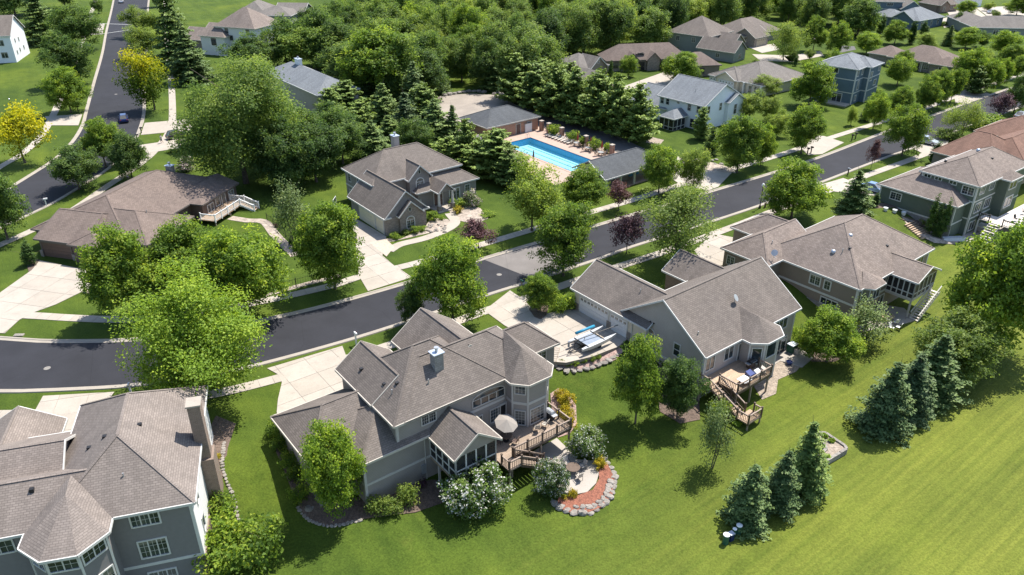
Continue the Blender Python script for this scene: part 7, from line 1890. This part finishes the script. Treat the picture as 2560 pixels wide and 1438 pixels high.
t = empty('planter_pot', g(1972, 912), 0, 'dark blue pot on the sunlit patio edge', 'pot'); MB().lathe((0, 0, 0), [(0.22, 0), (0.34, 0.25), (0.36, 0.5), (0.30, 0.52), (0.28, 0.44)], 14).build('bowl', M['cblue'], t, smooth_=True); MB().lathe((0, 0, 0.4), [(0.29, 0), (0.29, 0.03)], 12).build('soil', M['mulchd'], t)
table(g(2215, 800), 'round tan table on the shaded patio of the taupe house', 0.9, 0.7, 'deckr')
for k, (px, py, rz) in enumerate(((2222, 812, 2.0), (2238, 812, 3.3), (2228, 826, 0.6), (2244, 824, 4.0))): chair(g(px, py), rz, 'white patio chair at the edge of the shaded patio of the taupe house', 'white', 'black', 'white chairs on the shaded patio')
# chairs on the white deck
for k, (x, y, rz) in enumerate(((17.6, 9.5, 0.4), (18.6, 10.3, 2.6), (17.2, 13.5, 1.2), (18.4, 14.4, 3.0), (19.6, 7.2, 0.2))):
    p = Gh.world(x, y); chair((*p, 0.01), rz, 'dark armchair on the white deck of the dark green house', 'black', 'black', 'dark chairs on the white deck')
t = empty('hot_tub', g(2452, 575), Gh.ang, 'square tub with pale cover beside the dark green house', 'hot tub'); MB().box(-0.9, 0.9, -0.9, 0.9, 0, 0.8).build('shell', M['mesh'], t); MB().box(-0.95, 0.95, -0.95, 0.95, 0.8, 0.92).build('cover', M['white'], t)
t = empty('rowing_boat', g(2382, 600), R(5), 'upturned pale blue rowing boat below the arborvitae', 'boat')
q = MB(); q.hexa([(-2.0, -0.65, 0), (1.6, -0.65, 0), (1.6, 0.65, 0), (-2.0, 0.65, 0), (-1.8, -0.4, 0.5), (1.3, -0.4, 0.5), (1.3, 0.4, 0.5), (-1.8, 0.4, 0.5)]); q.hexa([(1.6, -0.65, 0), (2.3, -0.15, 0), (2.3, 0.15, 0), (1.6, 0.65, 0), (1.3, -0.4, 0.5), (2.0, -0.1, 0.4), (2.0, 0.1, 0.4), (1.3, 0.4, 0.5)]); q.build('hull', M['hull'], t)
MB().beam((-1.9, 0, 0.53), (1.9, 0, 0.5), 0.08, 0.06).build('keel', M['cap'], t)
t = wallthing('timber_stack', 'orange-brown stacked landscape timbers in the bed by the arborvitae', 'timber')
for k in range(9):
    a, b = g(2262 + k * 5, 566 + k * 4.2), g(2285 + k * 5, 556 + k * 4.2)
    MB().beam((a[0], a[1], a[2] + 0.15), (b[0], b[1], b[2] + 0.15), 0.22, 0.22).build('timber', M['deckr'], t)
for k, (px, py) in enumerate(((2213, 527), (2236, 532), (2258, 538))):
    t = empty('planter_pot', g(px, py), 0, ['left', 'middle', 'right'][k] + ' white planter along the dark green house wall', 'pot')
    MB().lathe((0, 0, 0), [(0.28, 0), (0.38, 0.5), (0.38, 0.56), (0.32, 0.5)], 12).build('tub', M['white'], t); MB().lathe((0, 0, 0.44), [(0.34, 0), (0.34, 0.03)], 12).build('soil', M['mulchd'], t)

# ---- catamaran on its trailer
h0, h1 = Vector(at(1451, 881, 0.75)), Vector(at(1529, 846, 0.75))
k0, k1 = Vector(at(1442, 846, 0.75)), Vector(at(1501, 826, 0.75))
ctr = (h0 + h1 + k0 + k1) / 4
an = math.atan2(h1.y - h0.y, h1.x - h0.x)
t = empty('catamaran', (ctr.x, ctr.y, 0.07), an, 'white catamaran with blue rolled cover on a trailer beside the white garage', 'boat')
def hull(y):
    q = MB()
    L = [(-2.6, 0.13, 0.62, 0.95), (-1.4, 0.24, 0.42, 0.97), (0.4, 0.25, 0.40, 0.98), (1.8, 0.18, 0.48, 1.0), (2.7, 0.03, 0.72, 1.06)]
    for (xa, wa, ba, ta), (xb, wb, bb, tb) in zip(L[:-1], L[1:]):
        q.hexa([(xa, y - wa * 0.35, ba), (xb, y - wb * 0.35, bb), (xb, y + wb * 0.35, bb), (xa, y + wa * 0.35, ba), (xa, y - wa, ta), (xb, y - wb, tb), (xb, y + wb, tb), (xa, y + wa, ta)])
    q.build('hull', M['hull'], t)
hull(-1.1); hull(1.1)
q = MB(); q.box(-1.7, 0.7, -0.95, 0.95, 0.93, 0.96); q.build('trampoline', M['tramp'], t)
for x in (-1.75, 0.75): MB().cyl((x, -1.2, 1.0), (x, 1.2, 1.0), 0.06, 0.06, 8).build('crossbeam', M['black'], t)
MB().cyl((-4.3, 0.55, 1.25), (3.6, -0.45, 1.55), 0.055, 0.05, 8).build('mast', M['black'], t)
MB().cyl((-1.2, 1.55, 1.25), (1.6, 1.45, 1.25), 0.17, 0.17, 12).build('sail_roll', M['blue'], t, smooth_=True)
for x in (-1.0, 1.3): MB().cyl((x, 1.5, 0.3), (x, 1.5, 1.15), 0.03, 0.03, 6).build('roll_support', M['metal'], t)
for x in (-2.55, -1.0): MB().cyl((x, 0.2, 0.4), (x, 0.3, 1.3), 0.035, 0.035, 6).build('mast_crutch', M['black'], t)
MB().beam((-3.8, 0, 0.4), (1.2, 0, 0.4), 0.08, 0.1).beam((-3.8, 0, 0.4), (-1.6, -1.0, 0.4), 0.06, 0.08).beam((-3.8, 0, 0.4), (-1.6, 1.0, 0.4), 0.06, 0.08).beam((0.2, -1.2, 0.38), (0.2, 1.2, 0.38), 0.08, 0.08).beam((-1.6, -1.2, 0.38), (-1.6, 1.2, 0.38), 0.08, 0.08).build('trailer_frame', M['black'], t)
for y in (-1.0, 1.0): MB().cyl((0.2, y - 0.09, 0.26), (0.2, y + 0.09, 0.26), 0.26, 0.26, 14).build('wheel', M['tyre'], t)
MB().cyl((-3.3, 0, 0.0), (-3.3, 0, 0.5), 0.03, 0.03, 6).cyl((-3.3, -0.06, 0.1), (-3.3, 0.06, 0.1), 0.1, 0.1, 8).build('jockey_wheel', M['metal'], t)
MB().box(2.0, 2.35, -1.12, -1.08, 0.35, 0.8).box(-2.75, -2.6, 1.0, 1.2, 0.2, 0.9).build('rudder', M['tramp'], t)
p, q = at(1384, 905, 0.1), at(1394, 868, 0.1)
t = empty('ladder', p, math.atan2(q[1] - p[1], q[0] - p[0]), 'thin metal ladder lying on the concrete beside the middle house', 'ladder')
L = math.dist(p, q)
for y in (-0.3, 0.3): MB().beam((0, y, 0.04), (L, y, 0.04), 0.04, 0.06).build('side_rail', M['wood'], t)
for k in range(7): MB().cyl((L * (k + 0.5) / 7, -0.3, 0.04), (L * (k + 0.5) / 7, 0.3, 0.04), 0.02, 0.02, 6).build('rung', M['wood'], t)

# ---- cars
def car(px, py, heading, paint, label, L=4.6, Wd=1.8, H_=1.5, suv=False):
    p = at(px, py, 0)
    t = empty('parked_car', (p[0], p[1], 0.06 if terr(p[0], p[1]) > -0.1 else terr(p[0], p[1]) + 0.05), R(heading), label, 'car')
    l, w2 = L / 2, Wd / 2
    prof = [(-l, 0.35), (-l, 0.72), (-l * 0.95, 0.92), (-l * 0.60, 0.98), (l * 0.42, 0.96), (l * 0.88, 0.80), (l, 0.62), (l, 0.35)]
    q = MB()
    n = len(prof)
    for k in range(n):
        a, b = prof[k], prof[(k + 1) % n]
        ia, ib = (0.90 if a[1] > 0.8 else 0.98), (0.90 if b[1] > 0.8 else 0.98)
        q.face([(a[0], -w2 * ia, a[1]), (a[0], w2 * ia, a[1]), (b[0], w2 * ib, b[1]), (b[0], -w2 * ib, b[1])])
    for sg in (-1, 1):
        f = [(x, sg * w2 * (0.90 if z > 0.8 else 0.98), z) for x, z in prof]
        q.face(f if sg < 0 else f[::-1])
    q.build('body', M[paint], t)
    x0, x1, x2, x3 = (-l * 0.90 if suv else -l * 0.78), -l * (0.72 if suv else 0.45), l * 0.06, l * 0.44
    zb, zt = 0.95, H_
    q = MB()
    b = [(x0, -w2 * 0.86, zb), (x3, -w2 * 0.86, zb), (x3, w2 * 0.86, zb), (x0, w2 * 0.86, zb)]
    tt = [(x1, -w2 * 0.66, zt), (x2, -w2 * 0.66, zt), (x2, w2 * 0.66, zt), (x1, w2 * 0.66, zt)]
    q.hexa(b + tt); q.build('glasshouse', M['glass'], t)
    MB().hexa([(v[0] * 1.0, v[1] * 1.03, zt - 0.01) for v in tt] + [(v[0] * 0.97, v[1] * 0.92, zt + 0.05) for v in tt]).build('roof', M[paint], t)
    for i in range(4): MB().beam(b[i], tt[i], 0.09, 0.07).build('pillar', M[paint], t)
    for sg in (-1, 1):
        xm = (x1 + x2) / 2
        MB().beam((xm, sg * w2 * 0.87, zb), (xm, sg * w2 * 0.67, zt), 0.09, 0.05).build('pillar', M[paint], t)
        for x in (-l * 0.6, l * 0.62):
            o = MB().cyl((x, sg * (w2 - 0.2), 0.33), (x, sg * (w2 + 0.01), 0.33), 0.33, 0.33, 16).build('wheel', M['tyre'], t)
            MB().cyl((x, sg * (w2 + 0.005), 0.33), (x, sg * (w2 + 0.025), 0.33), 0.2, 0.2, 12).build('rim', M['metal'], o)
        MB().box(l - 0.14, l + 0.015, sg * w2 * 0.72 - 0.2, sg * w2 * 0.72 + 0.2, 0.6, 0.72).build('headlight', M['lamp'], t)
        MB().box(-l - 0.015, -l + 0.1, sg * w2 * 0.75 - 0.15, sg * w2 * 0.75 + 0.15, 0.66, 0.82).build('tail_light', M['canred'], t)
        MB().box(x3 - 0.25, x3 - 0.1, sg * (w2 * 0.95), sg * (w2 * 0.95) + sg * 0.14, 0.95, 1.08).build('mirror', M[paint], t) if sg > 0 else MB().box(x3 - 0.25, x3 - 0.1, -w2 * 0.95 - 0.14, -w2 * 0.95, 0.95, 1.08).build('mirror', M[paint], t)
    MB().box(-l * 0.98, l * 0.98, -w2 * 0.9, w2 * 0.9, 0.2, 0.4).build('underbody', M['black'], t)
def hd(a, b, z=0):
    p, q = at(*a, z), at(*b, z)
    return math.degrees(math.atan2(q[1] - p[1], q[0] - p[0]))
car(311, 303, hd((312, 320), (309, 280)), 'cblue', 'dark blue car driving away on the side street', suv=True, H_=1.62)
car(304, 7, hd((304, 12), (306, -20)), 'cwhite', 'white car at the top of the side street')
car(2316, 360, -48, 'csilver', 'silver car parked on the drive by the near verge maple')
car(2184, 480, -48, 'clblue', 'pale blue car parked beside the dark green house')
car(446, 345, hd((430, 350), (470, 342)), 'cdark', 'dark car parked on the drive beside the huge shade tree', suv=True, H_=1.65)
car(2480, 34, 20, 'cwhite', 'white car on the drive at the top right')
car(2552, 296, 38, 'csilver', 'silver car at the right edge beyond the purple plum')

# ---- mailboxes, lamp, hoop
def mailbox(px, py, rz, label, post='trimg', box='metal', h=1.15):
    p = g(px, py)
    t = empty('mailbox', p, R(rz), label, 'mailbox')
    MB().box(-0.08, 0.08, -0.08, 0.08, -0.2, h).box(-0.05, 0.05, -0.35, 0.3, h - 0.06, h).build('post', M[post], t)
    q = MB()
    pr = [(-0.11, 0.0), (0.11, 0.0), (0.11, 0.14), (0.07, 0.22), (-0.07, 0.22), (-0.11, 0.14)]
    q.f, q.v, q.mi = [], [], []
    q.v = [(x, -0.4, h + z) for x, z in pr] + [(x, 0.2, h + z) for x, z in pr]
    q.f = [tuple(range(6)), tuple(range(11, 5, -1))] + [((i + 1) % 6, i, 6 + i, 6 + (i + 1) % 6) for i in range(6)]; q.mi = [0] * 8
    q.build('box', M[box], t)
    MB().box(0.115, 0.13, -0.1, -0.06, h + 0.1, h + 0.3).build('flag', M['canred'], t)
mailbox(891, 862, 37, 'pale mailbox on the near verge above the middle house drive', 'white', 'white', 1.5)
mailbox(329, 988, 10, 'grey mailbox on the verge under the bright locust', 'white', 'metal', 1.3)
mailbox(1304, 722, 37, 'carved stump-like mailbox beside the boat drive', 'wood', 'green', 1.1)
mailbox(117, 516, 120, 'pale mailbox at the kerb of the street bend', 'white', 'white', 1.2)
mailbox(196, 280, 90, 'black mailbox under the small side street maple', 'black', 'black')
mailbox(354, 334, 100, 'black mailbox on the right kerb of the side street, upper', 'black', 'black'); mailbox(344, 352, 100, 'black mailbox on the right kerb of the side street, lower', 'black', 'black')
mailbox(2129, 352, 37, 'left black mailbox of the pair on the far verge island', 'black', 'black'); mailbox(2138, 348, 37, 'right black mailbox of the pair on the far verge island', 'black', 'black')
mailbox(2018, 386, 37, 'left dark mailbox of the pair by the concrete apron', 'black', 'black'); mailbox(2027, 383, 37, 'right dark mailbox of the pair by the concrete apron', 'black', 'black')
mailbox(2119, 438, 37, 'grey mailbox on the near verge by the pale blue car', 'black', 'metal'); mailbox(1616, 232, 100, 'tiny black mailbox at the corner of the white drive', 'black', 'black')
mailbox(240, 58, 90, 'dark mailbox left of the crossing lines, upper', 'black', 'black'); mailbox(246, 90, 90, 'dark mailbox left of the crossing lines, lower', 'black', 'black')
t = empty('street_lamp', g(1899, 521), 0, 'black street lamp with white globe on the near verge', 'street lamp')
MB().lathe((0, 0, 0), [(0.2, 0), (0.2, 0.3), (0.12, 0.5), (0.075, 0.7), (0.06, 3.6)], 12).build('post', M['black'], t); MB().lathe((0, 0, 3.6), [(0.1, 0), (0.16, 0.1), (0.14, 0.14)], 12).build('collar', M['black'], t)
MB().lathe((0, 0, 3.74), [(0.13, 0), (0.25, 0.18), (0.24, 0.38), (0.12, 0.52), (0.04, 0.62)], 14).build('globe', M['lamp'], t, smooth_=True)
t = empty('meter_post', g(1912, 519), 0, 'short brown utility post beside the street lamp', 'post'); MB().box(-0.12, 0.12, -0.12, 0.12, -0.1, 0.75).build('body', M['gdb'], t); MB().box(-0.15, 0.15, -0.15, 0.15, 0.75, 0.82).build('lid', M['rail'], t)
t = empty('lamp_post', g(31, 275), 0, 'small black yard lamp above the yellow locust', 'lamp post'); MB().cyl((0, 0, 0), (0, 0, 2.3), 0.05, 0.05, 8).build('post', M['black'], t); MB().lathe((0, 0, 2.3), [(0.08, 0), (0.18, 0.3), (0.05, 0.42)], 8).build('lantern', M['lamp'], t)
t = empty('basketball_hoop', g(846, 548), Fh.ang + R(140), 'portable basketball hoop with clear backboard beside the garage', 'basketball hoop')
MB().box(-0.4, 0.4, -0.3, 0.5, 0, 0.2).build('base', M['black'], t); MB().cyl((0, 0.2, 0.2), (0, -0.2, 2.9), 0.06, 0.05, 8).build('pole', M['metal'], t)
q = MB(); q.box(-0.9, 0.9, -0.3, -0.26, 2.5, 2.58).box(-0.9, 0.9, -0.3, -0.26, 3.5, 3.58).box(-0.9, -0.82, -0.3, -0.26, 2.58, 3.5).box(0.82, 0.9, -0.3, -0.26, 2.58, 3.5).build('backboard_frame', M['white'], t)
MB().box(-0.82, 0.82, -0.29, -0.27, 2.58, 3.5).build('backboard', M['screen'], t)
q = MB(); q.tube([(0.23 * math.cos(a * 0.524), -0.55 + 0.23 * math.sin(a * 0.524), 2.75) for a in range(13)], 0.02); q.build('rim', M['canred'], t)

# ---- metal fence of the brown house lawn
def picket(px, label, h=1.25, z=None, sp=0.35, mat='black', local=None):
    pts = local or [g(*p)[:2] for p in px]
    t = empty('metal_fence', (pts[0][0], pts[0][1], 0), 0, label, 'fence')
    P = [(x - pts[0][0], y - pts[0][1]) for x, y in pts]
    me = MB().box(-0.012, 0.012, -0.012, 0.012, 0.05, h).mesh('picket', M[mat]); mp = MB().box(-0.04, 0.04, -0.04, 0.04, -0.1, h + 0.12).mesh('fence_post', M[mat])
    for a, b in zip(P[:-1], P[1:]):
        L = math.dist(a, b)
        q = MB()
        for zz in (0.18, h - 0.1): q.beam((*a, zz), (*b, zz), 0.03, 0.03)
        o = q.build('rail', M[mat], t)
        n = int(L / sp)
        for k in range(n): put('picket', me, o, (a[0] + (b[0] - a[0]) * k / n, a[1] + (b[1] - a[1]) * k / n, 0))
        m = max(1, round(L / 2.4))
        for k in range(m + 1): put('fence_post', mp, t, (a[0] + (b[0] - a[0]) * k / m, a[1] + (b[1] - a[1]) * k / m, 0))
picket([(610, 752), (700, 728), (860, 688)], 'black metal fence along the pavement of the brown house lawn'); picket([(668, 552), (700, 578), (760, 640)], 'black metal fence along the gravel strip beside the pale willowy tree')

# ---- swimming pool
PO, PA = Pv.org, Pv.ang
def onP(x, y, z=0.0):
    c, n = math.cos(PA), math.sin(PA)
    return (PO[0] + x * c - y * n, PO[1] + x * n + y * c, z)
t = empty('pool_terrace', (*PO, 0), PA); t['kind'] = 'structure'
for x0, x1, y0, y1 in ((-4.5, 2.6, 8.6, 38), (10.6, 17.6, 8.6, 38), (2.6, 10.6, 8.6, 11.8), (2.6, 10.6, 33.2, 38)): MB().box(x0, x1, y0, y1, -0.3, 0.08).build('paving', M['pooldeck'], t)
MB().box(-0.2, 15.2, 0.2, 8.58, -0.3, 0.075).build('pavilion_floor', M['pooldeck'], t)
t = empty('swimming_pool', (*PO, 0), PA, 'long turquoise lap pool with dark lane lines', 'swimming pool')
PW = m_flat('pool_plaster', (0.26, 0.56, 0.66), 0.6, var=0.05, sc_=0.4)
MB().box(2.6, 10.6, 11.8, 33.2, -1.5, -1.3).build('floor', PW, t)
MB().box(2.6, 2.8, 11.8, 33.2, -1.3, 0.05).box(10.4, 10.6, 11.8, 33.2, -1.3, 0.05).box(2.8, 10.4, 33.0, 33.2, -1.3, 0.05).box(2.8, 10.4, 11.8, 12.0, -1.3, 0.05).build('wall', M['tile'], t)
MB().box(2.3, 2.85, 11.5, 33.5, 0.05, 0.12).box(10.35, 10.9, 11.5, 33.5, 0.05, 0.12).box(2.85, 10.35, 32.95, 33.5, 0.05, 0.12).box(2.85, 10.35, 11.5, 12.05, 0.05, 0.12).build('coping', M['pooldeck'], t)
for k in range(4): MB().box(3.95 + k * 1.6, 4.2 + k * 1.6, 13.0, 32.0, -1.3, -1.29).build('lane_line', M['line'], t)
mw, nt, b = newmat('clear_water')
b.inputs['Base Color'].default_value = (0.06, 0.42, 0.60, 1); b.inputs['Roughness'].default_value = 0.04; b.inputs['Alpha'].default_value = 0.16
bump(nt, b, noise(nt, geo(nt), 1.8, 3), 0.06, 0.05)
q = MB(); q.face([(2.8, 12.0, -0.08), (10.4, 12.0, -0.08), (10.4, 33.0, -0.08), (2.8, 33.0, -0.08)]); q.build('water', mw, t)
for x, y in ((9.6, 33.2), (3.2, 13.6)):
    for d in (0, 0.5): q = MB(); q.tube([(x + d, y + 0.3, 0.1), (x + d, y + 0.3, 0.8), (x + d, y - 0.2, 0.9), (x + d, y - 0.4, 0.0)], 0.03); q.build('ladder_rail', M['metal'], t)
for k, y in enumerate((35.4, 33.0, 28.9, 21.6, 14.2)):
    t = empty('brick_pillar', onP(15.4, y), PA, ['first', 'second', 'third', 'fourth', 'last'][k] + ' brick pillar of the pool fence, counted from the pool house', 'pillar')
    MB().box(-0.35, 0.35, -0.35, 0.35, -0.1, 2.1).build('shaft', M['brick'], t); MB().box(-0.42, 0.42, -0.42, 0.42, 2.1, 2.25).build('cap', M['conc'], t)
picket(None, 'black metal fence between the brick pillars of the pool', 1.5, local=[onP(15.5, y)[:2] for y in (35, 29.3)] , sp=0.25); picket(None, 'black metal pool fence from the third brick pillar to the pavilion', 1.5, local=[onP(15.5, y)[:2] for y in (28.5, 22, 14.6, 9)], sp=0.25)
for x0, y0, lb in ((12.6, 36.4, 'pale screen wall at the right corner of the brick pool house'), (-1.0, 36.0, 'pale low wall at the left corner of the brick pool house')):
    t = empty('screen_wall', onP(x0, y0), PA, lb, 'wall'); MB().box(-0.9, 0.9, -0.12, 0.12, 0, 1.9).build('panel', M['stuccoL'], t); MB().box(-0.95, 0.95, -0.17, 0.17, 1.9, 2.0).build('coping', M['conc'], t)
for k in range(8):
    t = empty('sun_lounger', onP(14.0, 31.4 - k * 0.95, 0.08), PA + R(8), 'brown and white lounger in the row beside the pool fence', 'sun lounger', 'loungers along the pool')
    MB().box(-0.9, 0.35, -0.3, 0.3, 0.3, 0.36).build('bed', M['mesh'], t); q = MB(); q.hexa([(0.35, -0.3, 0.3), (0.95, -0.3, 0.62), (0.95, 0.3, 0.62), (0.35, 0.3, 0.3), (0.33, -0.3, 0.36), (0.93, -0.3, 0.68), (0.93, 0.3, 0.68), (0.33, 0.3, 0.36)]); q.build('backrest', M['mesh'], t)
    for x, y in ((-0.8, -0.26), (-0.8, 0.26), (0.4, -0.26), (0.4, 0.26)): MB().box(x - 0.03, x + 0.03, y - 0.03, y + 0.03, 0, 0.3).build('leg', M['rail'], t)
for k, (x, y) in enumerate(((14.0, 22.8), (13.6, 19.0), (13.6, 15.4))):
    p = onP(x, y, 0.08)
    table(p, ['left', 'middle', 'right'][k] + ' grey round table on the pool terrace', 0.6, 0.72, 'metal')
    for j in range(4):
        a = 0.4 + j * 1.57; chair((p[0] + 1.0 * math.cos(a), p[1] + 1.0 * math.sin(a), 0.08), a - 1.5708, 'brown chair at a round table on the pool terrace', 'wood', 'rail', 'chairs on the pool terrace')
for k, (x, y) in enumerate(((15.0, 23.6), (15.0, 19.8), (15.0, 16.6), (0.9, 20.6))):
    t = empty('closed_parasol', onP(x, y, 0.08), 0, ['closed red parasol nearest the loungers', 'middle closed red parasol by the pool fence', 'closed red parasol nearest the pavilion', 'closed brown parasol on the near side of the pool'][k], 'parasol')
    MB().cyl((0, 0, 0), (0, 0, 2.3), 0.03, 0.03, 6).build('pole', M['rail'], t); MB().lathe((0, 0, 0.9), [(0.16, 0), (0.2, 0.2), (0.12, 1.0), (0.03, 1.5)], 8).build('canopy', M['canred' if k < 3 else 'gdb'], t)
t = empty('life_ring', onP(15.3, 31.0, 1.2), PA + R(90), 'white life ring hung on the pool fence', 'life ring'); q = MB()
q.tube([(0.3 * math.cos(a * 0.4488), 0, 0.3 * math.sin(a * 0.4488)) for a in range(15)], 0.08, 8); q.build('ring', M['white'], t); MB().box(-0.05, 0.05, -0.09, 0.09, 0.2, 0.4).build('band', M['canred'], t)

# ---- a walker on the pavement
p = at(405, 358, 0.06)
t = empty('person', p, R(-70), 'person in pale grey shirt walking on the pavement beyond the brown house', 'person')
me = bpy.data.meshes.new('body')
V = [((0, 0, 0.98), 0.13), ((0, 0, 1.2), 0.14), ((0, 0, 1.42), 0.15), ((0, 0, 1.54), 0.06), ((0, -0.01, 1.62), 0.09), ((0, -0.01, 1.74), 0.10),
     ((0.19, 0, 1.42), 0.06), ((0.24, 0.1, 1.16), 0.045), ((0.24, -0.02, 0.94), 0.04), ((-0.19, 0, 1.42), 0.06), ((-0.24, -0.1, 1.16), 0.045), ((-0.24, -0.22, 0.96), 0.04),
     ((0.1, 0, 0.9), 0.09), ((0.11, -0.14, 0.5), 0.065), ((0.11, -0.1, 0.1), 0.045), ((0.11, -0.26, 0.04), 0.04), ((-0.1, 0, 0.9), 0.09), ((-0.11, 0.06, 0.5), 0.065), ((-0.11, 0.28, 0.14), 0.045), ((-0.11, 0.16, 0.04), 0.04)]
E_ = [(0, 1), (1, 2), (2, 3), (3, 4), (4, 5), (2, 6), (6, 7), (7, 8), (2, 9), (9, 10), (10, 11), (0, 12), (12, 13), (13, 14), (14, 15), (0, 16), (16, 17), (17, 18), (18, 19)]
me.from_pydata([v for v, r in V], E_, [])
me.materials.append(M['skin'])
bo = put('body', me, t)
sm = bo.modifiers.new('skin', 'SKIN')
for i, (v, r) in enumerate(V): me.skin_vertices[0].data[i].radius = (r, r)
me.skin_vertices[0].data[0].use_root = True
bo.modifiers.new('sub', 'SUBSURF').levels = 1
MB().lathe((0, 0, 0.92), [(0.165, 0), (0.17, 0.2), (0.19, 0.46), (0.15, 0.56), (0.08, 0.6)], 12).build('shirt', M['cloth'], t, smooth_=True)
MB().cyl((0.1, 0.0, 0.95), (0.11, -0.13, 0.52), 0.12, 0.1, 10).cyl((-0.1, 0, 0.95), (-0.11, 0.06, 0.52), 0.12, 0.1, 10).build('shorts', M['jeans'], t, smooth_=True)
MB().lathe((0, 0.015, 1.7), [(0.115, 0), (0.12, 0.06), (0.09, 0.13), (0.03, 0.16)], 10).build('hair', M['hair'], t, smooth_=True)
